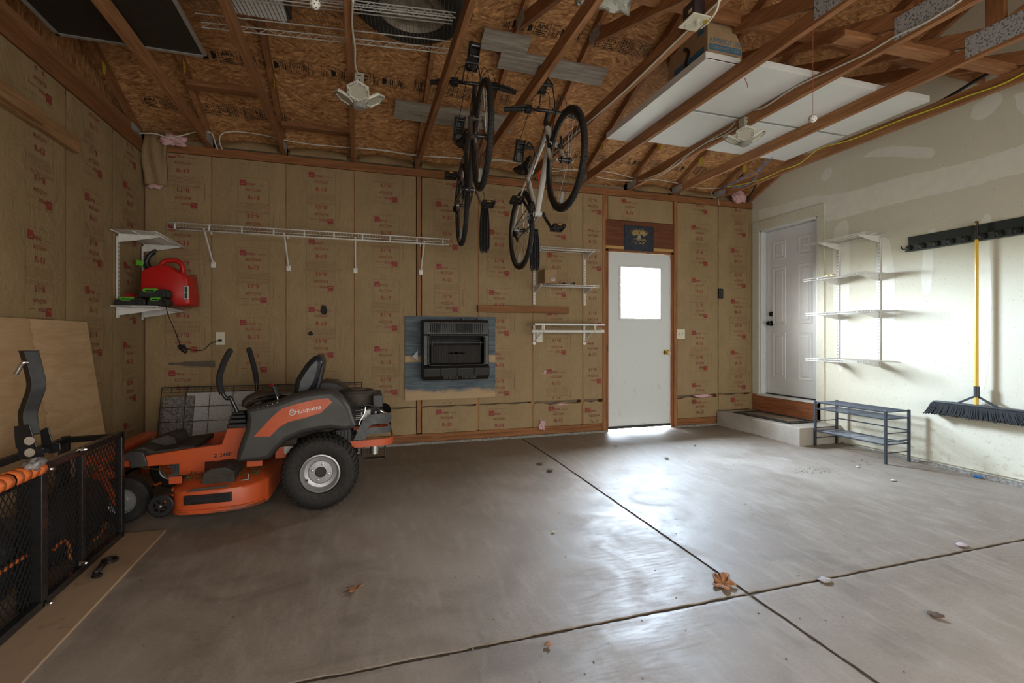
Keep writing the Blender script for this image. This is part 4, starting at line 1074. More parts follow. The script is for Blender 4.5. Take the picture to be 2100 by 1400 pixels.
m.tube([gz(440,555,4.68), gz(425,510,4.68)], .022, 12); m.tube([gz(415,510,4.68), gz(445,440,4.68), gz(480,405,4.68)], [.020,.018,.013], 12); m.tube([gz(480,405,4.68), gz(515,382,4.68)], [.013,.010], 12); m.tube([gz(470,440,4.68), gz(510,410,4.68)], .008, 8)
part(m, 'spout', black_pl, t, smooth=True)
green = plain('bright green plastic', (.10,.42,.02), .4, var=.05)
m = MB(); a, b = gz(330,505,4.68), gz(400,520,4.68); m.bar(a, b, .04, .045); part(m, 'spout_clip', green, t, 'green clip', bevel=.004)
m = MB(); a = gz(780,730,4.545); b = gz(828,855,4.545); m.box(a.x, b.x, 4.5475, 4.5485, b.z, a.z); m.mi = 1; m.box(a.x+.004, b.x-.014, 4.5465, 4.547, b.z+.006, a.z-.005); m.mi = 2; m.box(a.x+.004, b.x-.016, 4.546, 4.5465, (a.z+b.z)/2-.003, (a.z+b.z)/2+.003)
part(m, 'warning_label', [plain('label white', (.6,.6,.56), .5), plain('label black', (.03,.03,.03), .5), green], t)
# red ball-like string trimmer head
t = thing('trimmer_line_spool', 'round red spool in clear packing beside the gas can', 'spool', (gz(255,780,4.6).x, 4.60, zs))
c = gz(255,770,4.6)
m = MB(); m.lathe([(.001,-.028),(.05,-.03),(.056,-.02),(.03,-.012),(.03,.012),(.056,.02),(.05,.03),(.001,.03)], (c.x, 4.62, zs+.058), 'y', 24); m.lathe([(.001,-.04),(.02,-.038),(.022,-.03)], (c.x, 4.62, zs+.058), 'y', 12)
part(m, 'spool', plain('glossy red', (.50,.02,.015), .15, coat=.6), t, smooth=True)
# green / black battery tools
blk = plain('tool black', (.014,.014,.013), .5, bump=.2, bs=120)
def batt_tool(name, label, x0, x1, y0, y1, z0, h, cat):
    t = thing(name, label, cat, ((x0+x1)/2, (y0+y1)/2, z0)); w = x1-x0
    m = MB(); m.prism([(x0+.006, z0), (x1-.006, z0), (x1, z0+h*.35), (x1-.004, z0+h*.85), (x1-.03, z0+h), (x0+.02, z0+h*.92), (x0, z0+h*.4)], 'y', y0, y1); part(m, 'case', blk, t, bevel=.006, smooth=True)
    m = MB(); m.prism([(x0+w*.13, z0+h*.80), (x0+w*.2, z0+h*1.02), (x0+w*.6, z0+h*1.05), (x0+w*.66, z0+h*.92), (x0+w*.55, z0+h*.80), (x0+w*.5, z0+h*.62), (x0+w*.25, z0+h*.60)], 'y', y0-.003, y0+.03)
    m.box(x0+w*.82, x0+w*.84, y0-.002, y0+.02, z0+h*.2, z0+h*.7); part(m, 'green_trim', green, t, bevel=.001)
    m = MB(); m.box(x0+w*.24, x0+w*.52, y0-.004, y0, z0+h*.70, z0+h*.86); part(m, 'name_plate', black_gl, t)
    m = MB()
    for k in range(5): m.box(x0+w*(.68+.05*k), x0+w*(.70+.05*k), y0-.004, y0, z0+h*.15, z0+h*.75)
    part(m, 'grip_ribs', black_pl, t)
    return t
Yt = 4.36
a = gz(112,830,Yt); b = gz(440,880,Yt)
batt_tool('battery_pack', 'black and green tool battery at the left edge of the corner shelf', a.x, gz(410,880,Yt).x, Yt, Yt+.10, zs, .062, 'battery')
batt_tool('battery_pack', 'black and green tool battery lying on top, in front of the gas can', gz(325,740,Yt).x, gz(632,740,Yt).x, Yt+.02, Yt+.10, zs+.064, .068, 'battery')
batt_tool('battery_charger', 'black battery charger with green edge on the corner shelf below the upper battery', gz(412,830,Yt).x+.002, gz(632,830,Yt).x, Yt+.01, Yt+.11, zs, .063, 'charger')
m = MB(); cp = [gz(560,860,Yt-.01), gz(600,900,4.26), gz(630,1010,4.5), gz(690,1150,4.8), gz(745,1290,4.93), gz(770,1330,4.94)]
m.tube(smooth_path(cp, 8), .0035, 6)
m.tube(smooth_path([gz(735,1300,4.94), gz(780,1340,4.93), gz(800,1365,4.94)], 4), .016, 8)
for k in range(5): q = gz(740+12*k, 1310+(k % 3)*14, 4.935); m.torus(q, .014, .0045, 'y' if k % 2 else 'x', 14, 6)
q = [gz(795,1322,4.94)] + [PY(u, v, 4.94) for u, v in ((392,717),(415,718),(430,706),(445,699),(452,698))]; m.tube(smooth_path(q, 6), .003, 6); q = PY(452,698,4.945); m.box(q.x-.012, q.x+.012, 4.925, 4.951, q.z-.01, q.z+.01)
single(m, 'power_cord', black_pl, 'thin black cord hanging from the corner shelf to the left wall outlet', 'cord', smooth='all')

# ------------------------------------------------------------------ right wall: tool rack, broom
t = thing('tool_rack', 'long dark plastic tool holder rail high on the right wall', 'rack', (XR, 2.75, 1.75))
ra = PX(1862,490,XR-.02); rb = PX(1862,512,XR-.02)
ztop, zbot = PX(1863,491,XR-.01).z, PX(1863,517,XR-.02).z
y_end = ra.y; dgrey = plain('dark green-grey plastic', (.022,.030,.030), .5, var=.1)
m = MB(); m.box(XR-.016, XR-.001, 1.9, y_end, zbot+.01, ztop+.02); m.box(XR-.06, XR-.016, 1.9, y_end, zbot, zbot+.012); part(m, 'back_rail', dgrey, t, bevel=.003)
yk = y_end - .03
i = 0
while yk > 1.95:
    m = MB(); m.lathe([(.001,-.026),(.020,-.024),(.026,-.010),(.026,.010),(.020,.022),(.001,.024)], (XR-.048, yk, zbot+.03), 'x', 16); m.tube([(XR-.048, yk, zbot+.03), (XR-.016, yk, zbot+.04)], .008, 8)
    part(m, 'roller_grip', black_pl, t, smooth=True); 
    m = MB(); m.box(XR-.055, XR-.016, yk-.080, yk-.028, zbot+.008, zbot+.058); part(m, 'holder_block', plain('holder plastic', (.028,.034,.034), .5) if i == 0 else bpy.data.materials['holder plastic'], t, bevel=.003)
    yk -= .108; i += 1
m = MB(); m.tube(smooth_path([(XR-.016, y_end, zbot+.04), (XR-.03, y_end+.02, zbot+.03), (XR-.05, y_end+.03, zbot+.035), (XR-.055, y_end+.035, zbot+.06)], 4), .005, 6); part(m, 'end_hook', black_pl, t)
# broom
XBm = XR-.060; bt = PX(2003,452,XBm); yb_ = bt.y; b2 = PX(2003,830,XBm)
t = thing('push_broom', 'wide push broom with yellow handle and dark bristles hanging on the right wall', 'broom', (XBm, yb_, b2.z-.08))
yel = plain('yellow coated handle', (.72,.44,.02), .3, var=.08, vs=10, coat=.2)
m = MB(); m.cyl((XBm, yb_, b2.z+.0), (XBm, yb_, PX(2003,487,XBm).z), .0125, 20); part(m, 'handle', yel, t, smooth=True)
m = MB(); zA = PX(2003,490,XBm).z; m.cyl((XBm, yb_, zA-.005), (XBm, yb_, bt.z-.005), .014, 20, .011); part(m, 'hanging_cap', black_pl, t, smooth=True)
m = MB(); q = PX(2003,455,XBm); m.torus((XBm-.0, yb_, bt.z-.012), .0125, .0015, 'z', 16, 5); m.box(XBm-.015, XBm-.012, yb_-.005, yb_+.005, bt.z-.04, bt.z-.02); part(m, 'cap_ring', yel, t)
zs1, zs2 = PX(2003,792,XBm).z, PX(2003,814,XBm).z
m = MB(); m.cyl((XBm, yb_, zs2), (XBm, yb_, zs1), .019, 16); 
for s in (-1, 1): m.bar((XBm, yb_+s*.012, zs2+.004), (XBm, yb_+s*.125, b2.z+.0), .012, .014)
m.box(XBm-.008, XBm+.008, yb_+.115, yb_+.17, b2.z-.004, b2.z+.004)
part(m, 'socket_brace', plain('slate plastic', (.035,.042,.052), .4), t)
m = MB(); yl, yr_ = PX(1915,835,XBm).y, yb_-.31
yl = yb_+.30
m.box(XBm-.03, XBm+.03, yr_, yl, b2.z-.018, b2.z-.0); part(m, 'head_block', plain('slate block', (.03,.035,.042), .45), t, bevel=.006)
m = MB(); rr = random.Random(9)
nb = 90
for i in range(nb):
    f = i/(nb-1); y = yr_ + (yl-yr_)*f
    for j in range(6):
        x = XBm - .034 + .068*j/5; sp_ = (f-.5)*.10 + rr.uniform(-.006, .006)
        m.tube([(x, y, b2.z-.016), (x+(x-XBm)*.15+rr.uniform(-.004,.004), y+sp_*.5, b2.z-.075+rr.uniform(-.004,.004)), (x+(x-XBm)*.4, y+sp_, b2.z-.112+rr.uniform(-.008,.008))], [.0046, .0055, .004], 4)
o = part(m, 'bristles', N('bristles').set(col=(.010,.012,.015), rough=.8), t)
# shoe rack
leg = [PF(1675,912), PF(1810,952), PF(1857,945), PF(1717,905)]
sy0, sy1 = 3.03, 3.70
xA, xB = leg[1].x, XR-.03; xA = (leg[0].x+leg[1].x)/2; ya = leg[1].y; yb2_ = leg[0].y; xB = min(XR-.035, xA+.29); yb2_ = min(yb2_, PF(1640, 915).y-.014)
zb_f = zf(ya); ht = PY(1675,822,yb2_).z
slate = plain('slate grey metal', (.045,.055,.070), .42, .3, var=.1)
t = thing('shoe_rack', 'low grey metal two-tier shoe rack standing against the right wall', 'rack', ((xA+xB)/2, (ya+yb2_)/2, zf((ya+yb2_)/2)))
for x in (xA, xB):
    for y in (ya, yb2_):
        m = MB(); r_ = .010; m.box(x-r_, x+r_, y-r_, y+r_, zf(y)+.0005, ht); part(m, 'leg', slate, t, bevel=.002)
def tier(z, name):
    m = MB()
    for x in (xA, xB): m.tube([(x, ya, z), (x, yb2_, z)], .0055, 6)
    for k in range(3): y = ya + (yb2_-ya)*k/2; m.tube([(xA, y, z), (xB, y, z)], .005, 6)
    for k in range(1, 12): x = xA + (xB-xA)*k/12; m.tube([(x, ya, z+.004), (x, yb2_, z+.004)], .0018, 5)
    part(m, name, slate, t)
tier(ht-.012, 'top_grid'); tier(ht-.075, 'upper_grid'); tier(zb_f+.165, 'lower_grid')
m = MB()
for y in (ya, yb2_):
    for f in (.16, .38, .53): 
        z = zb_f + (ht-zb_f)*(f+.04); m.tube([(xA, y, z), (xB, y, z)], .005, 6)
m.tube([(xB, ya, zb_f+(ht-zb_f)*.6), (xB, yb2_, zb_f+(ht-zb_f)*.6)], .006, 6)
part(m, 'side_bars', slate, t)

# ------------------------------------------------------------------ plywood sheets
ply = N('birch plywood'); _g = ply.noise(1.7, 5, .6, 2.2, ply.map((1,.9,5))); _f = ply.noise(60, 3, .6, 0, ply.map((1,.2,3)))
_c = ply.mix(ply.ramp(_g, [(.38, 0.), (.62, 1.)]), (.60,.42,.25), (.50,.33,.18)); _c = ply.mix(ply.ramp(_f, [(.4, .25), (.65, 0.)]), _c, (.36,.22,.11))
_st = ply.n('ShaderNodeSeparateXYZ'); ply.l(ply.co, _st.inputs[0]); _e = ply.math('ADD', _st.outputs[1], ply.math('MULTIPLY', ply.noise(6, 5, .7, .5, ply.map((1,.4,3))), .16))
_c = ply.mix(ply.ramp(_e, [(.02, .30), (.085, .42), (.09, .75), (.1, 0.)]), _c, (.30,.17,.07)); ply.set(col=_c, rough=.6); ply.bump(_g, .06, .003); ply = ply.mat
Yp = PX(170,660,XL+.02).y
m = MB(); th = .018; bx_ = -1.60; zt_ = 1.187
m.prism([(bx_, zf(Yp)+.0), (bx_+th, zf(Yp)+.002), (XL+.012+th+.012, zt_+.002), (XL+.012+.012, zt_)], 'y', Yp-1.22, Yp)
single(m, 'plywood_sheet', ply, 'pale plywood sheet leaning against the left wall, water stained at its left', 'plywood')
flp = N('floor plywood'); _g = flp.noise(2, 5, .6, 1.5, flp.map((5,.8,1))); _d = flp.noise(7, 5, .7)
_c = flp.mix(_g, (.40,.28,.17), (.30,.19,.11)); _c = flp.mix(flp.ramp(_d, [(.60, 0.), (.68, .55)]), _c, (.10,.06,.035)); _c = flp.mix(flp.ramp(flp.noise(1.2,4), [(.4,.5),(.6,0.)]), _c, (.26,.19,.14)); flp.set(col=_c, rough=.75); flp = flp.mat
q0 = PF(345,1085, .012); xpl = -1.055
m = MB(); ysg = [q0.y - .3*k for k in range(10)]
tp_ = [(y, zf(y)+.013) for y in ysg]; bt_ = [(y, zf(y)+.001) for y in reversed(ysg)]
m.prism([(y, z) for y, z in tp_] + bt_, 'x', -1.60, xpl)
single(m, 'plywood_sheet', flp, 'dirty plywood sheet lying flat on the floor under the black rack', 'plywood')
# ------------------------------------------------------------------ black cargo rack standing on its side
XC = -1.255
t = thing('cargo_carrier', 'black steel mesh cargo carrier standing on edge at the lower left', 'cargo carrier', (-1.4, 2.5, -.02))
yE = PX(246,1100,XC).y; yM = PX(165,1000,XC).y; yN = PX(90,1000,XC).y; yZ = 1.75
zb = lambda y: zf(y)+.014
ztp = .545
m = MB()
def sq(a, b, w=.032): m.bar(a, b, w, w)
sq((XC, yZ, zb(yZ)+.02), (XC, yE, zb(yE)+.018)); sq((XC, yZ, ztp), (XC, yE, ztp+.01)); sq((XC, yE, zb(yE)), (XC, yE, ztp+.026)); part(m, 'outer_frame', black_gl, t, bevel=.003)
for y in (yM,):
    m = MB(); sq((XC, y, zb(y)+.03), (XC, y, ztp-.01), .028); part(m, 'upright', black_gl, t, bevel=.002)
m = MB(); m.box(XC-.07, XC+.014, yN-.04, yN, zb(yN), ztp-.01); part(m, 'upright', black_gl, t, bevel=.003)
XI = -1.52
m = MB(); 
for a, b in (((XI, yZ, .53), (XI, yE+.05, .53)), ((XI, yZ, .06), (XI, yE+.05, .06)), ((XI, yE+.05, .04), (XI, yE+.05, .55)), ((XI, yE+.05, .53), (XC, yE, ztp))): sq(a, b, .03)
sq((XI+.02, yZ, .36), (XI+.06, yE-.2, .44), .022); sq((XI+.03, yE-.05, .50), (XI+.08, yE-.25, .08), .022)
part(m, 'inner_frame', black_mt, t, bevel=.002)
def mesh_panel(mb, x, y0, y1, z0, z1, p=.032, w=.0022, pz=.045):
    n = int((y1-y0 + (z1-z0)*p/pz)/p) + 1
    for s in (1, -1):
        for k in range(n+1):
            # diagonal line z = z0 + s*(y - c)*pz/p
            c = y0 - (z1-z0)*p/pz + k*p if s == 1 else y0 + k*p
            ya_, za_, yb_, zb_ = (c, z0, c+(z1-z0)*p/pz, z1) if s == 1 else (c, z0, c-(z1-z0)*p/pz, z1)
            # clip in y
            def cl(y, z, y2, z2, lim, hi):
                if (hi and y > lim) or (not hi and y < lim):
                    f = (lim-y)/(y2-y) if y2 != y else 0; return lim, z+(z2-z)*f
                return y, z
            if max(ya_, yb_) <= y0 or min(ya_, yb_) >= y1: continue
            a = cl(ya_, za_, yb_, zb_, y0, False); a = cl(*a, yb_, zb_, y1, True); b = cl(yb_, zb_, ya_, za_, y0, False); b = cl(*b, ya_, za_, y1, True)
            mb.bar((x, a[0], a[1]), (x, b[0], b[1]), w, w*1.6, (1,0,0))
m = MB(); mesh_panel(m, XC, yM+.014, yE-.016, .03, ztp-.015); part(m, 'mesh_panel', black_mt, t)
m = MB(); mesh_panel(m, XC, yN, yM-.014, .02, ztp-.015); part(m, 'mesh_panel', black_mt, t)
m = MB(); mesh_panel(m, XC-.02, yZ, yN-.04, .0, ztp-.03); part(m, 'mesh_panel', black_mt, t)
for (u, v) in ((166,922),(168,1155),(95,1237),(96,962)):
    q = PX(u, v, XC+.02); m = MB(); m.cyl((XC+.012, q.y, q.z), (XC+.036, q.y, q.z), .009, 8); m.cyl((XC+.012, q.y, q.z), (XC+.016, q.y, q.z), .014, 12); m.sphere((XC+.036, q.y, q.z), .008, 8, 6); part(m, 'bolt', chrome, t)
# ratchet strap on the top rail
m = MB(); rr = random.Random(2)
ost = plain('orange webbing', (.78,.17,.03), .6, var=.15, vs=90, bump=.3)
yy_ = yN-.05
while yy_ > yZ:
    w = rr.uniform(.036, .048); sl = rr.uniform(-.03, .03); hh = .020+rr.uniform(0, .010); vs = []
    loop = [(.024, -.012), (.028, .010), (.020, hh), (.0, hh+.006), (-.020, hh+.002), (-.030, .008), (-.026, -.014)]
    for i, (dx, dz) in enumerate(loop):
        o_ = sl*(i/6-.5)
        for s_ in (-.5, .5): vs.append((XC+dx, yy_+o_+s_*w, ztp+dz+.002*math.sin(5*i+s_)))
    m.add(vs, [(2*i, 2*i+2, 2*i+3, 2*i+1) for i in range(len(loop)-1)]); yy_ -= w*rr.uniform(1.02, 1.35)
single(m, 'ratchet_strap', ost, 'orange ratchet strap wrapped around the top rail of the black carrier', 'strap', smooth='all').modifiers.new('t', 'SOLIDIFY').thickness = .004
m = MB(); q = PX(60,965,XC+.0)
for k in range(3): m.sphere((XC+.0+.01*k, yN-.05-.03*k, ztp+.035), .026, 12, 8, (1,1.3,.7), lambda d: 1+.25*math.sin(9*d.x+k)+.2*math.sin(13*d.y))
single(m, 'plastic_wrap', plain('crumpled clear plastic', (.45,.42,.42), .25, var=.3), 'crumpled clear plastic on the end of the orange strap', 'wrap', smooth='all')
# black bag behind the mesh
m = MB()
bagf = lambda d: 1+.06*math.sin(6*d.z+2*d.y)+.05*math.sin(9*d.y+4*d.x)
m.sphere((-1.405, 3.03, .165), 1.0, 28, 18, (.085,.32,.195), bagf)
m.v = [(x, y, max(z, zb(y)+.001)) for x, y, z in m.v]
bag = single(m, 'duffel_bag', N('black nylon').set(col=(.022,.022,.024), rough=.6), 'black fabric bag standing behind the carrier mesh', 'bag', smooth='all')
m = MB(); m.tube(smooth_path([(-1.315, 2.70, .13), (-1.308, 2.76, .145), (-1.302, 2.79, .11), (-1.30, 2.80, .04)], 6), .008, 6); m.tube(smooth_path([(-1.30, 3.02, .045), (-1.30, 3.10, .06), (-1.31, 3.16, .085)], 5), .006, 6)
o = part(m, 'orange_cord', ost, bag, 'orange cord trim')
m = MB(); m.tube(smooth_path([(-1.305, 1.9, .15), (-1.30, 2.2, .19), (-1.295, 2.45, .20), (-1.30, 2.56, .19)], 5), .008, 6); single(m, 'loose_cord', ost, 'orange cord running behind the nearest mesh of the carrier', 'cord')
m = MB(); m.sphere((-1.41, 2.38, .19), 1.0, 28, 18, (.08,.28,.20), bagf); m.v = [(x, y, max(z, zb(y)+.001)) for x, y, z in m.v]
single(m, 'duffel_bag', bpy.data.materials['black nylon'], 'black fabric bag behind the nearest mesh section of the carrier', 'bag', smooth='all')
# hitch tube standing up from the carrier
t = thing('hitch_tube', 'black bent steel hitch tube with chrome pin and drilled bracket standing above the carrier', 'hitch', (-1.36, 2.45, .54))
Yh = 2.55
def hp(zx, zy, Y=Yh): return PY(zx/4, 650+zy/4, Y)
path = [hp(238,275), hp(275,420), hp(300,560), hp(262,690), hp(232,780), hp(236,870), hp(250,960)]
m = MB(); pts = smooth_path(path, 6); w = .050
vs = []
for i, p in enumerate(pts):
    for (a_, b_) in ((0, -1.25), (1, -.15), (.35, 1.1), (-1, 0)): vs.append(p + Vector((a_*w*.72, b_*w*.55, 0)))
n = len(pts); m.add(vs, [(i*4+k, i*4+(k+1) % 4, i*4+4+(k+1) % 4, i*4+4+k) for i in range(n-1) for k in range(4)] + [(0,1,2,3), ((n-1)*4+3, (n-1)*4+2, (n-1)*4+1, (n-1)*4)])
part(m, 'bent_tube', black_mt, t, bevel=.003)
m = MB(); bp = [(175,880),(300,865),(330,960),(360,1045),(410,1050),(425,1110),(400,1140),(330,1150),(215,1140),(205,1060),(190,1050)]
m.prism([(hp(a, b).x, hp(a, b).z) for a, b in bp], 'y', Yh-.048, Yh-.042); part(m, 'side_plate', black_gl, t, bevel=.001)
m = MB(); bp = [(330,930),(390,900),(430,1030),(490,1035),(495,1090),(470,1110),(400,1120),(340,1060)]
m.prism([(hp(a, b, Yh+.03).x, hp(a, b, Yh+.03).z) for a, b in bp], 'y', Yh+.03, Yh+.036); part(m, 'side_plate', black_gl, t, bevel=.001)
m = MB(); 
for a, b in ((240,1015),(243,1112)): m = MB(); q = hp(a, b, Yh-.05); m.cyl((q.x, Yh-.051, q.z), (q.x, Yh-.047, q.z), .0175, 20); part(m, 'bolt_washer', bpy.data.materials.get('pale washer') or plain('pale washer', (.42,.36,.30), .5), t)
m = MB(); q = hp(375,1095, Yh-.05); m.cyl((q.x, Yh-.0495, q.z), (q.x, Yh-.047, q.z), .011, 16); part(m, 'drilled_hole', plain('hole', (.002,.002,.002), .9), t); m = MB(); q = hp(445,1075, Yh+.028); m.cyl((q.x, Yh+.0285, q.z), (q.x, Yh+.031, q.z), .011, 16); part(m, 'drilled_hole', bpy.data.materials['hole'], t)
m = MB(); m.tube(smooth_path([hp(225,372,Yh-.05), hp(195,372,Yh-.06), hp(170,400,Yh-.06), hp(145,445,Yh-.06), hp(128,468,Yh-.06)], 5), .0085, 12); part(m, 'hitch_pin', chrome, t, smooth='all')
m = MB(); q = hp(362,452,Yh); m.sphere(q, .006, 8, 6); part(m, 'pin_clip', chrome, t)
# small black clip on the floor plywood
m = MB(); a = PF(225,1148,.03); 
m.torus((a.x, a.y, a.z), .028, .008, 'z', 20, 8, 1.0); b = PF(195,1175,.028); m.tube([(a.x-.01, a.y-.025, a.z), (b.x, b.y, b.z)], [.014,.012], 8); m.torus((b.x+.02, b.y-.03, b.z), .016, .006, 'z', 14, 6)
single(m, 'strap_buckle', black_pl, 'black coiled strap and buckle lying on the floor plywood', 'buckle', smooth='all')

# ------------------------------------------------------------------ zero-turn mower
orange = plain('mower orange', (.56,.090,.020), .40, var=.10, vs=6, coat=.1)
mgrey = plain('mower charcoal plastic', (.052,.050,.050), .48, var=.18, vs=5, bump=.05)
dustd = plain('dusty black plastic', (.055,.045,.036), .7, var=.35, vs=12)
def mz(zx, zy, Y): return PY(220+zx/3.5, 700+zy/3.5, Y)
def mzp(pts, Y): return [(mz(a, b, Y).x, mz(a, b, Y).z) for a, b in pts]
MW = thing('riding_mower', 'orange and charcoal zero-turn riding mower with two black steering levers', 'mower', (-.6, 3.8, -.02))
def mp(m, name, mat, label=None, parent=None, **k): return part(m, name, mat, parent or MW, label, **k)
YN, YFR = 3.30, 4.08
Rt = .236
wx = mz(1527, 935, YN).x; wz = zf(3.4) + Rt + .0
def drive_wheel(y0):
    yc = y0 + .11
    m = MB(); pr = [(.118,-.085),(.128,-.100),(.155,-.110),(.19,-.111),(.212,-.103),(.226,-.088),(.229,-.05),(.230,0)]
    pr = pr + [(r_, -h) for r_, h in reversed(pr[:-1])]
    m.lathe(pr, (wx, yc, wz), 'y', 56)
    for k in range(44):
        a0 = 2*math.pi*k/44
        for s in (-1, 1):
            def P(a, r_, h): return Vector((wx + r_*math.cos(a), yc+h, wz + r_*math.sin(a)))
            off = 0 if s < 0 else math.pi/44
            p = [P(a0+off, .231, s*.004), P(a0+off+.05, .231, s*.05), P(a0+off+.03, .228, s*.09), P(a0+off, .214, s*.105)]
            m.tube(p, .0078, 4)
    w_ = mp(m, 'tyre', rubber, smooth=True)
    m = MB(); m.lathe([(.122,-.088),(.121,-.096),(.113,-.098),(.108,-.092),(.104,-.060),(.098,-.052),(.078,-.048),(.070,-.056),(.035,-.058),(.033,-.020),(.001,-.015)], (wx, yc, wz), 'y', 48)
    rim = part(m, 'rim', plain('silver wheel paint', (.42,.42,.43), .38, .5, var=.1) if 'silver wheel paint' not in bpy.data.materials else bpy.data.materials['silver wheel paint'], w_, smooth=True)
    m = MB()
    for k in range(4):
        a = math.radians(75 + 90*k); m.lathe([(.001,-.068),(.008,-.067),(.010,-.056)], (wx+.052*math.cos(a), yc, wz+.052*math.sin(a)), 'y', 12)
    part(m, 'lug_bolts', steel, w_, smooth=True)
    m = MB(); m.cyl((wx, yc-.05, wz), (wx, yc-.035, wz), .030, 20); m.cyl((wx-.08, yc-.06, wz-.045), (wx-.08, yc-.075, wz-.045), .006, 8); part(m, 'hub_cap', black_pl, w_, smooth=True)
drive_wheel(YN); drive_wheel(YFR)
# fender side body
fo = [(1000,480),(1220,425),(1330,385),(1420,360),(1560,342),(1620,345),(1690,400),(1740,470),(1760,540),(1785,600),(1765,622),(1725,638),(1680,638),(1600,626),(1500,640),(1400,665),(1300,705),(1230,770),(1170,840),(1115,855),(928,865),(932,800),(965,700),(990,640),(1002,560)]
YB = 3.40
pin = mzp(fo, YB); n = len(pin); cx_, cz_ = sum(p[0] for p in pin)/n, sum(p[1] for p in pin)/n
def shrink(pts, d):   # move each outline point inward along its normal
    out = []; n = len(pts)
    for i in range(n):
        a, b, c = Vector(pts[i-1]), Vector(pts[i]), Vector(pts[(i+1) % n]); e = ((b-a).normalized() + (c-b).normalized())
        nrm = Vector((-e.y, e.x)).normalized(); out.append((b.x + nrm.x*d, b.y + nrm.y*d))
    return out
def area2(p): return sum(p[i-1][0]*p[i][1]-p[i][0]*p[i-1][1] for i in range(len(p)))
def shell_prism(mb, outline, lay):    # lay = [(y, inset)...]
    sg = 1 if area2(outline) > 0 else -1; n = len(outline); vs = []
    for y, ins in lay: vs += [(x, y, z) for x, z in shrink(outline, ins*sg)]
    k = len(lay); mb.add(vs, [tuple(range(n)) if sg > 0 else tuple(range(n-1, -1, -1)), tuple((k-1)*n+i for i in (range(n-1, -1, -1) if sg > 0 else range(n)))] + [(j*n+i, (j+1)*n+i, (j+1)*n+(i+1) % n, j*n+(i+1) % n) for j in range(k-1) for i in range(n)])
m = MB(); shell_prism(m, pin, [(YB-.035, .035), (YB-.03, .018), (YB-.012, .005), (YB+.01, 0), (YB+.14, .002)]); mp(m, 'side_fender', mgrey, smooth=True, angle=50)
m = MB(); shell_prism(m, pin, [(YFR+.06, .0), (YFR+.14, .0), (YFR+.16, .02)]); mp(m, 'side_fender', mgrey, smooth=True, angle=50)
# inner body between fenders
m = MB(); m.prism(mzp([(1000,500),(1330,400),(1600,372),(1700,450),(1740,600),(1600,640),(1300,700),(1150,830),(960,840),(980,640)], 3.6), 'y', 3.545, YFR+.06); mp(m, 'centre_body', dustd, bevel=.01)
# bright panel with name
do_ = [(1052,682),(1168,682),(1238,612),(1300,577),(1420,548),(1532,512),(1615,434),(1582,407),(1480,420),(1350,450),(1252,482),(1180,545)]
YD = YB-.0365
m = MB(); m.prism(mzp(do_, YD), 'y', YD, YD+.004); dec = mp(m, 'orange_stripe', orange, 'orange stripe lettered in silver')
sil = plain('silver lettering', (.62,.62,.60), .35, .3)
def word(body, p0, p1, h, Y, mat, name, parent, bold=False):
    tm = text(body, 1.0, bold); xs = [q[0] for q in tm[0]]; w = max(xs)-min(xs); cx0 = (max(xs)+min(xs))/2
    ex = (p1-p0); L_ = ex.length; ex = ex.normalized(); ez = Vector((-ex.z, 0, ex.x)); c = (p0+p1)/2
    m = MB(); s = L_/w; hh = h/.72
    m.add([c + ex*((x-cx0)*s) + ez*(y*hh) + Vector((0, Y-c.y, 0)) for x, y in tm[0]], tm[1]); return part(m, name, mat, parent)
word('Husqvarna', mz(1350,508,YD), mz(1535,468,YD), .030, YD-.0012, sil, 'name_lettering', dec)
m = MB(); c = mz(1326,510,YD); m.torus((c.x, YD-.002, c.z-.001), .0155, .0028, 'y', 24, 6)
for (a_, b_) in ((-.006,-.010),(.006,-.010)): m.box(c.x+a_-.0015, c.x+a_+.0015, YD-.003, YD-.001, c.z-.010, c.z+.009)
m.box(c.x-.006, c.x+.006, YD-.003, YD-.001, c.z-.002, c.z+.001)
for k in (-1, 0, 1): m.box(c.x+k*.009-.0018, c.x+k*.009+.0018, YD-.003, YD-.001, c.z+.015-abs(k)*.002, c.z+.024-abs(k)*.003)
part(m, 'crown_badge', sil, dec)
# frame rails
YR = 3.52
ro = [(60,905),(60,868),(285,820),(560,775),(820,740),(866,614),(992,597),(1005,640),(1000,860),(925,850),(600,872),(290,897)]
m = MB(); m.prism(mzp(ro, YR), 'y', YR, YR+.035); rail = mp(m, 'front_frame', orange, bevel=.004)
m = MB(); m.prism(mzp([(480,700),(850,645),(985,640),(985,760),(850,700),(510,745)], 4.0), 'y', 4.0, 4.03); m.prism(mzp([(505,690),(850,670),(985,660),(985,800),(850,740),(510,740)], 4.0), 'y', 3.99, 4.0); mp(m, 'far_frame', orange, bevel=.003)
m = MB(); q0 = mz(1205,755,YR); q1 = mz(1760,820,YR); m.box(q0.x, q1.x, YR+.01, YR+.04, mz(1300,835,YR).z, mz(1300,755,YR).z); mp(m, 'rear_frame', orange)
m = MB(); a = mz(1268,757,YR); b = mz(1355,803,YR); m.box(a.x, b.x, YR+.007, YR+.0095, b.z, a.z); mp(m, 'data_label', plain('data label white', (.6,.6,.6), .5))
word('Z 248F', mz(762,822,YR), mz(893,806,YR), .022, YR-.0012, black_pl, 'model_lettering', rail, True)
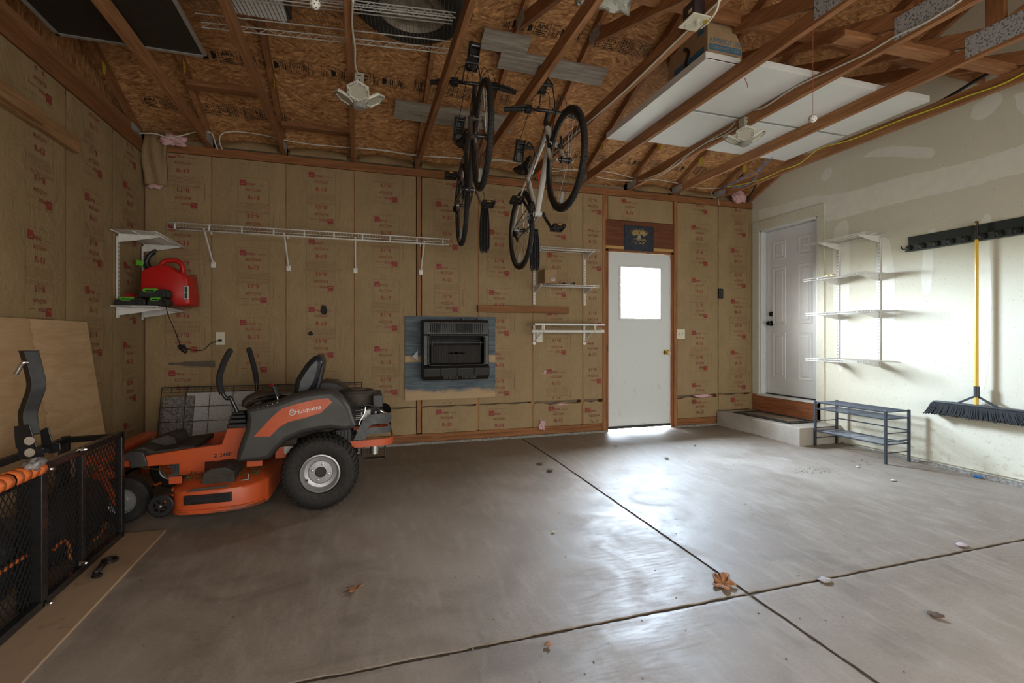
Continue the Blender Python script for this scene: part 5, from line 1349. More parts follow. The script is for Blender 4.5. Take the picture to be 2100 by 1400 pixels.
# front cover, foot plate, mats
m = MB(); fc = mzp([(92,862),(95,825),(140,798),(225,787),(262,800),(292,895),(165,912),(155,856)], YR-.012)
m.prism(fc, 'y', YR-.014, YR+.06); mp(m, 'front_corner_cover', mgrey, bevel=.006, smooth=True)
m = MB()
m.prism(mzp([(95,835),(140,790),(240,765),(330,790),(460,775),(620,752),(620,790),(290,860),(95,890)], YR+.02), 'y', YR+.04, 3.99); mp(m, 'foot_plate', dustd, bevel=.008)
m = MB(); m.prism(mzp([(265,745),(330,700),(440,664),(492,680),(515,742),(400,800),(290,815)], 3.75), 'y', 3.72, 3.97); m.prism(mzp([(470,775),(530,750),(612,748),(622,762),(560,790)], YR+.04), 'y', YR+.05, 3.9); mp(m, 'foot_mat', dustd, bevel=.015, smooth=True)
m = MB(); a = mz(335,690,4.05); m.cyl((a.x, 4.05, a.z-.06), (a.x, 4.05, a.z), .018, 14); mp(m, 'filler_cap', steel)
# lever boots and levers
def lever(Y, pts, grip_n, boot):
    if boot:
        m = MB()
        c = mz(935,560,Y)
        for k, (w_, za, zb2) in enumerate(((.058,612,580),(.052,580,548),(.045,548,520),(.036,520,500))):
            z1_, z0_ = mz(935,zb2,Y).z, mz(935,za,Y).z; m.box(c.x-w_+.008, c.x+w_+.008, Y-.05+.006*k, Y+.06, z0_, z1_-.003)
        mp(m, 'lever_boot', black_pl, bevel=.006)
    P = [mz(a, b, Y) for a, b in pts]; P = smooth_path(P, 6)
    m = MB(); m.tube(P, .0115, 10); lv = mp(m, 'steering_lever', black_gl, smooth='all')
    m = MB(); m.tube(P[grip_n:], .0185, 12); m.sphere(P[-1], .0185, 12, 8); part(m, 'foam_grip', plain('foam grip', (.017,.017,.018), .9, bump=.3, bs=300) if 'foam grip' not in bpy.data.materials else bpy.data.materials['foam grip'], lv, smooth='all')
lever(3.50, [(935,510),(905,445),(882,402),(858,410),(828,372),(808,320),(806,250),(825,185),(852,120),(880,70)], 24, True)
lever(4.06, [(1072,375),(1072,320),(1072,285),(1062,220),(1045,150),(1018,58)], 10, False)
m = MB(); a = mz(1100,338,4.06); b = mz(1380,380,4.06); m.prism(mzp([(1100,345),(1110,328),(1350,325),(1380,380),(1360,460),(1100,420)], 4.06), 'y', 4.06, YFR+.15); mp(m, 'far_console', mgrey, bevel=.01)
m = MB(); c = mz(1178,308,4.09); m.sphere(c, .013, 10, 6, (1.5,1,.6)); m.cyl(c, c-Vector((0,0,.03)), .006, 8); mp(m, 'throttle_knob', red)
m = MB(); c = mz(1226,305,4.09); m.cyl(c, c-Vector((0,0,.03)), .007, 8); mp(m, 'choke_knob', black_pl)
m = MB(); m.tube([mz(1192,322,3.47), mz(1200,335,3.47), mz(1220,395,3.47)], .013, 10); bl = mp(m, 'brake_lever', black_pl, smooth=True)
m = MB(); m.tube([mz(1220,393,3.47), mz(1228,432,3.47)], .0065, 8); part(m, 'lever_rod', chrome, bl)
m = MB()
for k in range(6): q = mz(1045+35*k, 490-10.5*k, YB-.03); m.sphere((q.x, YB-.028, q.z), .0028, 8, 6)
mp(m, 'level_dots', plain('white dots', (.7,.7,.7), .4))
# seat
m = MB(); so = mzp([(962,465),(968,425),(1000,392),(1060,372),(1200,354),(1345,345),(1350,410),(1230,405),(1110,428),(1040,450),(1005,480)], 3.62)
shell_prism(m, so, [(3.58, .03), (3.59, .012), (3.62, 0), (3.98, 0), (4.01, .012), (4.02, .03)]); mp(m, 'seat_cushion', plain('seat vinyl dusty', (.065,.052,.040), .5, var=.3, vs=10), smooth=True, angle=60)
m = MB(); bo = mzp([(1345,385),(1344,330),(1352,275),(1392,208),(1430,155),(1478,108),(1505,100),(1532,108),(1550,150),(1548,175),(1535,240),(1515,300),(1480,355),(1450,380)], 3.62)
shell_prism(m, bo, [(3.585, .035), (3.595, .014), (3.625, 0), (3.975, 0), (4.005, .014), (4.015, .035)]); mp(m, 'seat_backrest', plain('seat vinyl', (.020,.023,.030), .34, var=.15), smooth=True, angle=60)
m = MB(); m.prism(mzp([(1478,360),(1500,340),(1545,160),(1553,165),(1528,300),(1500,372)], 3.6), 'y', 3.60, 3.62); m.prism(mzp([(1440,375),(1470,330),(1535,200),(1540,215),(1500,372)], 3.6), 'y', 3.63, 3.97); mp(m, 'seat_bracket', black_mt)
# engine
dusty = plain('dusty engine plastic', (.075,.060,.046), .75, var=.4, vs=9); alu = plain('cast aluminium', (.40,.40,.40), .45, .8, var=.3, vs=30)
m = MB(); m.prism(mzp([(1500,350),(1530,290),(1560,278),(1640,285),(1700,315),(1745,352),(1740,420),(1600,420)], 4.05), 'y', 3.95, YFR+.15); mp(m, 'fuel_tank_hood', mgrey, bevel=.012, smooth=True)
ec = mz(1795,450,3.80)
m = MB(); z1_, z0_ = mz(1795,352,3.7).z, mz(1795,470,3.7).z
m.lathe([(.001,z1_),(.10,z1_),(.125,z1_-.008),(.132,z1_-.02),(.140,z1_-.022),(.145,z0_+.02),(.15,z0_),(.001,z0_)], (ec.x, 3.80, 0), 'z', 36); mp(m, 'blower_housing', dusty, smooth=True)
m = MB(); m.lathe([(.001,z1_+.008),(.055,z1_+.008),(.06,z1_)], (ec.x, 3.80, 0), 'z', 24); mp(m, 'blower_cap', plain('cap', (.09,.06,.05), .6))
m = MB(); a = mz(1905,385,3.62); b = mz(1978,475,3.62); m.box(a.x, b.x, 3.62, 3.95, b.z, a.z); mp(m, 'air_filter_cover', plain('filter cover', (.038,.040,.046), .5), bevel=.008)
m = MB(); a = mz(1700,600,3.6); b = mz(1960,470,3.6); m.box(a.x, b.x, 3.62, 4.0, a.z-.02, b.z); mp(m, 'crankcase', black_mt, bevel=.01)
m = MB()
for k in range(6): z = mz(1800,560,3.56).z + k*.012; a = mz(1780,560,3.58).x; m.box(a, a+.075, 3.56, 3.66, z, z+.006)
m.box(mz(1820,500,3.56).x, mz(1890,500,3.56).x, 3.555, 3.63, mz(1850,560,3.56).z, mz(1850,485,3.56).z); mp(m, 'carburettor', alu, bevel=.002)
m = MB()
for pts in ([(1740,470),(1800,470),(1880,458),(1960,490),(1985,500)], [(1760,510),(1830,500),(1900,480),(1970,510)], [(1830,440),(1850,470),(1835,520)]): m.tube(smooth_path([mz(a, b, 3.54) for a, b in pts], 5), .005, 6)
mp(m, 'fuel_hose', black_pl, smooth='all')
m = MB(); m.tube(smooth_path([mz(1855,470,3.53), mz(1845,520,3.53), mz(1820,560,3.53), mz(1805,600,3.53)], 5), .005, 6); m.cyl(mz(1925,500,3.55), mz(1925,530,3.55), .014, 12); m.cyl(mz(1960,490,3.55), mz(1985,510,3.55), .012, 10); mp(m, 'metal_fittings', chrome, smooth=True)
m = MB(); m.cyl((mz(1650,680,3.6).x, 3.56, mz(1650,680,3.6).z), (mz(1650,680,3.6).x, 4.05, mz(1650,680,3.6).z), .05, 18); m.box(mz(1640,640,3.5).x, mz(1750,640,3.5).x, 3.47, 3.56, mz(1700,752,3.5).z, mz(1700,628,3.5).z)
for k in range(4): m.box(mz(1650+25*k,640,3.5).x, mz(1658+25*k,640,3.5).x, 3.46, 3.47, mz(1700,745,3.5).z, mz(1700,640,3.5).z)
mp(m, 'drive_housing', black_mt, bevel=.003)
# rear guard and bumper: bands wrapping round the back
def band(pts2, z0_, z1_, th_=.006, drop=None):
    m = MB(); P = smooth_path([(x, y, 0) for x, y in pts2], 6); vs = []
    for i, p in enumerate(P):
        f = i/(len(P)-1); dz = (drop or (lambda f: 0))(f); d = (P[min(i+1, len(P)-1)] - P[max(i-1, 0)]).normalized(); nn_ = Vector((d.y, -d.x, 0))
        vs += [p+nn_*th_/2+Vector((0,0,z0_+dz)), p+nn_*th_/2+Vector((0,0,z1_+dz)), p-nn_*th_/2+Vector((0,0,z1_+dz)), p-nn_*th_/2+Vector((0,0,z0_+dz))]
    n = len(P); m.add(vs, [(4*i+k, 4*i+4+k, 4*i+4+(k+1) % 4, 4*i+(k+1) % 4) for i in range(n-1) for k in range(4)] + [(3,2,1,0), (4*n-4, 4*n-3, 4*n-2, 4*n-1)]); return m
bx0 = mz(1745,740,3.47).x; bx1 = .225
path2 = [(bx0, 3.47), (bx0+.10, 3.47), (bx1-.06, 3.49), (bx1-.01, 3.53), (bx1+.005, 3.62), (bx1+.01, 3.80), (bx1+.005, 3.98), (bx1-.03, 4.08), (bx1-.12, 4.12), (bx0, 4.12)]
zb1, zb0 = mz(1850,708,3.47).z, mz(1850,757,3.47).z
mp(band(path2, zb0, zb1), 'rear_bumper', orange)
gpath = [(p[0]-.012 if i > 1 else p[0]+.02, p[1]+.01 if i < 5 else p[1]-.01) for i, p in enumerate(path2)][1:-1]
g1 = (mz(1950,590,3.5).z, mz(1950,520,3.5).z); g2 = (mz(1950,660,3.5).z, mz(1950,612,3.5).z)
m = band(gpath, g1[0], g1[1], .004); b_ = band(gpath, g2[0], g2[1], .004); m.add(b_.v, b_.f)
m.prism(mzp([(1768,708),(1838,560),(1862,548),(1905,535),(1900,600),(1872,612),(1880,650),(1850,705)], 3.477), 'y', 3.477, 3.482); mp(m, 'engine_guard', plain('guard grey', (.075,.078,.085), .5, var=.2))
m = MB(); c = mz(1918,785,3.62); m.cyl((c.x, 3.66, mz(1918,812,3.62).z), (c.x, 3.66, mz(1918,752,3.62).z), .032, 20); mp(m, 'oil_filter', steel, smooth=True)
m = MB(); a = mz(1840,760,3.7); b = mz(1997,832,3.7)
for (x0_, x1_, z0_, z1_) in ((a.x, a.x+.008, b.z, a.z), (b.x-.008, b.x, b.z, a.z), (a.x, b.x, b.z, b.z+.008)): m.box(x0_, x1_, 3.66, 3.72, z0_, z1_)
mp(m, 'tow_bracket', black_mt)
# cutting deck
dko = [(-1.065,3.42),(-1.04,3.30),(-1.00,3.245),(-.93,3.225),(-.80,3.22),(-.70,3.235),(-.62,3.275),(-.565,3.35),(-.545,3.46),(-.545,4.12),(-.57,4.26),(-.66,4.36),(-.80,4.38),(-.95,4.37),(-1.03,4.31),(-1.065,4.2)]
zk0, zk1 = .065, .20
m = MB(); P = [Vector((x, y, 0)) for x, y in dko]; P = smooth_path(P + [P[0]], 4)[:-1]; n = len(P); c = Vector((-.8, 3.8, 0)); vs = []
prof = [(1.0, zk0), (1.012, zk0), (1.012, zk0+.022), (1.0, zk0+.026), (1.0, zk1-.02), (.992, zk1-.006), (.975, zk1), (.70, zk1+.03), (.3, zk1+.035), (0.01, zk1+.036)]
for s_, z in prof: vs += [c + (p-c)*s_ + Vector((0, 0, z - .012*(p.y < 3.4)*0)) for p in P]
m.add(vs, [(j*n+i, j*n+(i+1) % n, (j+1)*n+(i+1) % n, (j+1)*n+i) for j in range(len(prof)-1) for i in range(n)])
deckw = N('scuffed mower orange'); _d = deckw.noise(14, 5, .7); _s = deckw.n('ShaderNodeSeparateXYZ'); deckw.l(deckw.co, _s.inputs[0])
_low = deckw.ramp(_s.outputs[2], [(.085, 1.), (.13, 0.)]); _sc = deckw.ramp(deckw.noise(5, 5, .75, 0, deckw.map((1,1,9))), [(.5, 0.), (.6, 1.)])
_c = deckw.mix(deckw.ramp(_d, [(.55, 0.), (.7, .5)]), (.50,.080,.020), (.20,.05,.022)); _c = deckw.mix(deckw.math('MULTIPLY', _low, _sc), _c, (.05,.03,.02)); deckw.set(col=_c, rough=.42)
dk_ = mp(m, 'cutting_deck', deckw.mat, smooth=True, angle=40)
m = MB(); a = mz(552,1110,3.225); b = mz(895,1060,3.225)
m.box(a.x, b.x, 3.212, 3.24, mz(720,1162,3.22).z, mz(720,1095,3.22).z); pl_ = part(m, 'bumper_pad', black_gl, dk_, bevel=.006)
m = MB(); c = mz(805,1112,3.212); m.torus((c.x, 3.211, c.z), .012, .003, 'y', 16, 6); m.box(a.x+.03, a.x+.20, 3.209, 3.213, c.z-.012, c.z-.004); part(m, 'pad_relief', black_pl, dk_)
m = MB(); m.prism(mzp([(575,1078),(620,1052),(880,1020),(888,1032),(700,1062)], 3.24), 'y', 3.222, 3.2235); part(m, 'warning_strip', plain('dark sticker', (.06,.04,.03), .5), dk_)
m = MB(); a = mz(715,960,3.42); b = mz(945,960,3.42)
m.prism([(a.x, zk1), (a.x+.01, zk1+.075), (a.x+.05, zk1+.10), (b.x-.05, zk1+.105), (b.x, zk1+.075), (b.x+.005, zk1)], 'y', 3.30, 3.52); part(m, 'belt_cover', dustd, dk_, bevel=.006)
m = MB()
q = mz(520,972,3.4); m.box(q.x-.035, q.x+.03, 3.33, 3.345, zk1+.02, q.z+.02); part(m, 'hanger_bracket', orange, dk_, bevel=.002)
m = MB(); m.box(q.x-.04, q.x+.10, 3.52, 3.53, zk1+.02, zk1+.10); part(m, 'hanger_bracket', orange, dk_, bevel=.002)
m = MB(); q = mz(1050,880,3.45); m.box(q.x-.04, q.x+.05, 3.45, 3.46, q.z-.015, q.z+.02); part(m, 'hanger_bracket', orange, dk_, bevel=.002)
m = MB(); q = mz(1000,985,3.32); m.tube([q+Vector((-.03,0,-.005)), q+Vector((.01,0,-.002)), q+Vector((.012,0,.03))], .005, 8); part(m, 'lift_pin', steel, dk_)
m = MB(); m.tube([mz(245,905,3.5), mz(470,930,3.5)], .003, 6); m.tube([mz(380,1020,3.40), mz(330,1045,3.35)], .012, 8); part(m, 'link_rod', brass, dk_)
m = MB(); gx = (mz(560,940,3.4).x, mz(720,930,3.4).x); rr = random.Random(4)
for k in range(260):
    x = rr.uniform(-1.02, -.60); y = rr.uniform(3.34, 3.6); m.bar((x, y, zk1+.028), (x+rr.uniform(-.02,.02), y+rr.uniform(-.02,.02), zk1+.036+rr.uniform(0,.012)), .002, .002)
o = part(m, 'grass_clippings', plain('dried grass', (.10,.14,.04), .9, var=.4), dk_); o['kind'] = 'stuff'
# deck roller wheel and casters
def small_wheel(cx, cy, cz, r_, w, name, spokes, mat_r):
    m = MB(); m.lathe([(r_*.55,-w/2),(r_*.9,-w/2),(r_,-w*.35),(r_,w*.35),(r_*.9,w/2),(r_*.55,w/2)], (cx, cy, cz), 'y', 36); w_ = mp(m, name, mat_r, smooth=True)
    m = MB()
    if spokes:
        m.lathe([(r_*.62,-w*.45),(r_*.56,-w*.45),(r_*.56,w*.4)], (cx, cy, cz), 'y', 28); m.lathe([(.001,-w*.5),(r_*.2,-w*.5),(r_*.22,w*.4)], (cx, cy, cz), 'y', 18)
        for k in range(6): a = math.radians(60*k+15); m.bar((cx+r_*.15*math.cos(a), cy-w*.2, cz+r_*.15*math.sin(a)), (cx+r_*.6*math.cos(a), cy-w*.2, cz+r_*.6*math.sin(a)), w*.5, r_*.14)
        part(m, 'spoked_hub', black_pl, w_, smooth=True); m = MB(); m.sphere((cx, cy-w*.5, cz), r_*.13, 10, 8); part(m, 'axle_bolt', steel, w_)
    else:
        m.lathe([(r_*.60,-w*.46),(r_*.56,-w*.5),(r_*.50,-w*.46),(r_*.47,-w*.28),(r_*.2,-w*.26),(r_*.18,-w*.42),(.001,-w*.42)], (cx, cy, cz), 'y', 32); part(m, 'rim', bpy.data.materials['silver wheel paint'], w_, smooth=True)
    return w_
c = mz(384,1182,3.26); small_wheel(c.x, 3.27, .118, .066, .035, 'deck_roller', True, black_pl)
small_wheel(c.x, 4.30, .118, .066, .035, 'deck_roller', True, black_pl)
m = MB(); m.bar((c.x, 3.30, .14), (-.99, 3.34, .14), .03, .05); m.bar((c.x+.01, 3.40, .17), (-.98, 3.42, .19), .06, .02); mp(m, 'roller_arm', orange, bevel=.003)
cx_ = -1.34; rc = .135
small_wheel(cx_, 3.46, zf(3.46)+rc, rc, .085, 'caster_wheel', False, rubber); small_wheel(cx_+.04, 4.12, zf(4.12)+rc, rc, .085, 'caster_wheel', False, rubber)
for (y, xx_) in ((3.46, cx_), (4.12, cx_+.04)):
    m = MB(); 
    for s in (-1, 1): m.bar((xx_, y+s*.056, .10), (xx_-.12, y+s*.056, .30), .006, .05, (1,0,0))
    m.box(xx_-.16, xx_-.08, y-.06, y+.06, .295, .303); m.cyl((xx_-.12, y, .30), (xx_-.12, y, .36), .022, 14); mp(m, 'caster_fork', orange, bevel=.002)
m = MB(); m.box(cx_-.17, cx_-.08, 3.40, 4.18, .345, .395); mp(m, 'front_axle_beam', orange, bevel=.004)
# ------------------------------------------------------------------ bicycles (local frame: rear axle at origin, y forward, z up, x to the rider's right)
def bicycle(name, label, loc, rot, frame_mat, fork_mat, disc, rear_r=.345):
    t = thing(name, label, 'bicycle', loc, None, rot); R = rear_r; WB = 1.05
    def p_(m, n, mat, parent=None, label=None, **k): return part(m, n, mat, parent or t, label, **k)
    def wheel(nm, y):
        m = MB(); m.torus((0, y, 0), R-.020, .020, 'x', 56, 10)
        for k in range(84):
            a = 2*math.pi*k/84
            for s in (-1, 1): m.tube([(0, y+(R-.001)*math.cos(a), (R-.001)*math.sin(a)), (s*.014, y+(R-.006)*math.cos(a+.02), (R-.006)*math.sin(a+.02))], .0032, 4)
        w = p_(m, nm, rubber, smooth=True)
        m = MB(); m.lathe([(R-.034,-.012),(R-.040,-.013),(R-.056,-.008),(R-.058,0),(R-.056,.008),(R-.040,.013),(R-.034,.012)], (0, y, 0), 'x', 56); part(m, 'rim', black_gl if disc else plain('bicycle rim', (.10,.10,.10), .35, .7), w, smooth=True)
        m = MB()
        for k in range(32):
            a = 2*math.pi*k/32; s = 1 if k % 2 else -1; b = a + (.35 if (k//2) % 2 else -.35)
            m.tube([(s*.028, y+.02*math.cos(b), .02*math.sin(b)), (0, y+(R-.057)*math.cos(a), (R-.057)*math.sin(a))], .0011, 3, cap=False)
        part(m, 'spokes', steel, w)
        m = MB(); m.lathe([(.001,-.05),(.008,-.05),(.012,-.034),(.024,-.032),(.024,-.026),(.014,-.02),(.014,.02),(.024,.026),(.024,.032),(.012,.034),(.008,.05),(.001,.05)], (0, y, 0), 'x', 18); part(m, 'hub', black_gl, w, smooth=True)
        m = MB(); a = -2.0; m.bar((0, y+.20*math.cos(a), .20*math.sin(a)), (0, y+.29*math.cos(a-.08), .29*math.sin(a-.08)), .004, .022, (1,0,0)); part(m, 'spoke_reflector', plain('reflector', (.30,.31,.31), .25), w)
        return w
    wheel('front_wheel', WB); wheel('rear_wheel', 0)
    BB = Vector((0, .43, -.065)); ST = Vector((0, .285, .36)); HT = Vector((0, .80, .43)); HB = Vector((0, .845, .30))
    m = MB()
    m.tube([HT+Vector((0,-.01,-.03)), ST+Vector((0,.01,-.04))], .0185, 14); m.tube([HB+Vector((0,-.01,.02)), BB], .023, 14); m.tube([BB, ST], .017, 12); m.tube([HT, HB], .021, 14)
    m.cyl(BB+Vector((-.036,0,0)), BB+Vector((.036,0,0)), .023, 16)
    for s in (-1, 1):
        m.tube(smooth_path([BB+Vector((s*.02,-.02,0)), Vector((s*.045,.28,-.035)), Vector((s*.062,.02,0))], 4), .0095, 8)
        m.tube(smooth_path([ST+Vector((s*.012,-.01,-.05)), Vector((s*.04,.20,.22)), Vector((s*.062,.0,.01))], 4), .0075, 8)
        m.bar((s*.062,-.02,-.005), (s*.062,.04,.0), .005, .03)
    p_(m, 'frame', frame_mat, smooth=True, angle=50)
    m = MB(); CR = Vector((0, .87, .235))
    m.tube([HB, CR+Vector((0,0,.02))], .019, 12); m.bar(CR+Vector((-.052,0,.012)), CR+Vector((.052,0,.012)), .032, .028)
    for s in (-1, 1): m.tube(smooth_path([CR+Vector((s*.046,0,.02)), Vector((s*.052,.915,.12)), Vector((s*.054,.965,.04)), Vector((s*.054,WB,0))], 5), [.0155]*6+[.013]*6+[.010]*4, 10)
    p_(m, 'fork', fork_mat, smooth='all')
    m = MB(); m.tube([HT, HT+Vector((0,-.018,.06))], .020, 12); SM = HT+Vector((0,-.02,.065)); BC = Vector((0, .85, .535)); m.tube([SM, BC], .017, 10); p_(m, 'stem', black_gl, smooth=True)
    hb_ = smooth_path([(-.31,.775,.565), (-.15,.815,.558), (-.05,BC.y,BC.z), (.05,BC.y,BC.z), (.15,.815,.558), (.31,.775,.565)], 5)
    m = MB(); m.tube(hb_, .0125, 10); hbar = p_(m, 'handlebar', black_gl, smooth='all')
    for s in (-1, 1):
        m = MB(); m.tube([(s*.18,.81,.559), (s*.315,.774,.565)], .0175, 12); part(m, 'grip', rubber, hbar, smooth=True)
        m = MB(); m.box(min(s*.12,s*.17), max(s*.12,s*.17), .80, .845, .53, .575); m.tube([(s*.14,.84,.555), (s*.18,.865,.545), (s*.28,.845,.535)], .0075, 6); part(m, 'brake_lever', black_pl, hbar, bevel=.004)
    m = MB()
    for s, e in ((-1, (.02,.86,.26)), (1, (.02,.28,.2)), (-.7, (-.02,.6,.05))):
        m.tube(smooth_path([(s*.16,.84,.55), (s*.10,.93,.60), (s*.03,.95,.50), e], 6), .0026, 5)
    p_(m, 'control_cables', black_pl, smooth='all')
    m = MB(); SP = ST + (ST-BB).normalized()*.10; m.tube([ST, SP], .0135, 12); m.cyl(ST+Vector((0,0,-.005)), ST+Vector((0,-.004,.012)), .021, 12); p_(m, 'seat_post', black_gl, smooth=True)
    m = MB(); sc = SP+Vector((0,0,.02)); n = 16; vs = []
    prof = [(-.13,.052,.020),(-.115,.078,.026),(-.08,.080,.018),(-.04,.060,.008),(.0,.036,.004),(.05,.022,.002),(.10,.019,.0),(.135,.012,-.008)]
    for (y, w, z) in prof:
        for k in range(n):
            a = 2*math.pi*k/n; vs.append(sc + Vector((w*math.cos(a), y, z + (.014 if math.sin(a) > 0 else .032)*math.sin(a))))
    m.add(vs, [(i*n+k, (i+1)*n+k, (i+1)*n+(k+1) % n, i*n+(k+1) % n) for i in range(len(prof)-1) for k in range(n)] + [tuple(range(n)), tuple((len(prof)-1)*n+k for k in range(n-1, -1, -1))])
    for s in (-1, 1): m.tube([sc+Vector((s*.02,-.10,-.01)), sc+Vector((s*.02,-.04,-.035)), sc+Vector((s*.02,.05,-.035)), sc+Vector((s*.008,.11,-.01))], .0035, 5)
    p_(m, 'saddle', plain('saddle vinyl', (.012,.012,.012), .4) if 'saddle vinyl' not in bpy.data.materials else bpy.data.materials['saddle vinyl'], smooth='all')
    # crank set: right arm and left arm opposite
    m = MB(); X1 = .045
    m.torus((X1, BB.y, BB.z), .085, .006, 'x', 36, 6, .5); m.torus((X1-.008, BB.y, BB.z), .065, .004, 'x', 30, 6, .5)
    for k in range(5): a = 2*math.pi*k/5; m.bar((X1, BB.y, BB.z), (X1, BB.y+.082*math.cos(a), BB.z+.082*math.sin(a)), .005, .016, (1,0,0))
    crank = p_(m, 'chainring', black_gl, smooth=True)
    ca = math.radians(118)
    for s, aa in ((1, ca), (-1, ca+math.pi)):
        e = BB + Vector((s*.075, .17*math.cos(aa), .17*math.sin(aa))); m = MB(); m.bar(BB+Vector((s*.05,0,0)), e, .026, .013, (1,0,0)); m.cyl(BB+Vector((s*.03,0,0)), BB+Vector((s*.062,0,0)), .014, 10); part(m, 'crank_arm', black_gl if s > 0 or not disc else steel, crank, bevel=.003)
        m = MB(); c = e + Vector((s*.055, 0, 0)); m.cyl(e, c+Vector((s*.04,0,0)), .008, 8)
        for (xx, yy) in ((-.045, 0), (.045, 0)): m.bar(c+Vector((xx,-.045,0)), c+Vector((xx,.045,0)), .008, .022)
        for yy in (-.045, .045): m.bar(c+Vector((-.045,yy,0)), c+Vector((.045,yy,0)), .010, .022)
        m.box(c.x-.02, c.x+.02, c.y-.045, c.y+.045, c.z-.006, c.z+.006); m.mi = 1
        for yy in (-.051, .051): m.box(c.x-.014, c.x+.014, c.y+yy-.001, c.y+yy+.001, c.z-.004, c.z+.004)
        part(m, 'pedal', [black_pl, plain('amber reflector', (.6,.28,.03), .3) if 'amber reflector' not in bpy.data.materials else bpy.data.materials['amber reflector']], crank)
    m = MB()
    for k, rr_ in enumerate((.052,.045,.038,.031,.024)): m.lathe([(rr_-.012,.030+.005*k),(rr_,.030+.005*k),(rr_,.032+.005*k),(rr_-.012,.032+.005*k)], (0,0,0), 'x', 24)
    p_(m, 'cassette', steel)
    m = MB(); m.tube([(X1, BB.y, BB.z+.085), (.042, 0, .048)], .0035, 4); m.tube([(X1, BB.y, BB.z-.085), (.05, .02, -.10)], .0035, 4); p_(m, 'chain', plain('chain', (.06,.055,.05), .4, .7) if 'chain' not in bpy.data.materials else bpy.data.materials['chain'])
    m = MB(); m.bar((.06,0,-.01), (.07,.01,-.06), .02, .02); m.bar((.055,.01,-.055), (.052,.045,-.115), .012, .018); m.cyl((.048,.01,-.055), (.056,.01,-.055), .018, 12); m.cyl((.048,.045,-.115), (.056,.045,-.115), .018, 12); p_(m, 'derailleur', black_mt)
    m = MB()
    if disc:
        for y in (0, WB): m.lathe([(.04,-.045),(.08,-.045),(.08,-.043),(.04,-.043)], (0, y, 0), 'x', 30)
    else:
        for s in (-1, 1):
            m.bar(CR+Vector((s*.048,.035,-.05)), CR+Vector((s*.052,.035,.055)), .012, .016); m.bar(CR+Vector((s*.034,.03,-.01)), CR+Vector((s*.034,.05,-.05)), .012, .012)
    p_(m, 'brake', steel if disc else black_pl)
    return t
fr_blk = plain('bicycle black paint', (.022,.024,.028), .3, coat=.4); fr_wht = plain('bicycle white paint', (.62,.62,.58), .3, var=.05, coat=.4)
bicycle('bicycle', 'black bicycle hung from the roof by a hoist, nearer the left', (.846, 4.13, 2.225), (math.radians(10), 0, math.pi-.075), fr_blk, plain('brown fork', (.10,.085,.07), .35, coat=.3), True)
bicycle('bicycle', 'white framed bicycle hung from the roof, right of the black one', (1.335, 3.985, 2.01), (math.radians(14), 0, math.pi-.03), fr_wht, plain('beige fork', (.52,.47,.38), .35, coat=.3), False, .335)
def onr(u, v):
    q = ray(u, v); a_ = 2.905-.13 + .4167*D - CAM_H; t_ = a_/(q[2] + .4167*q[1]); return Vector((q[0]*t_, q[1]*t_, CAM_H+q[2]*t_))
nrmR = Vector((0, -math.sin(SL), -math.cos(SL)))
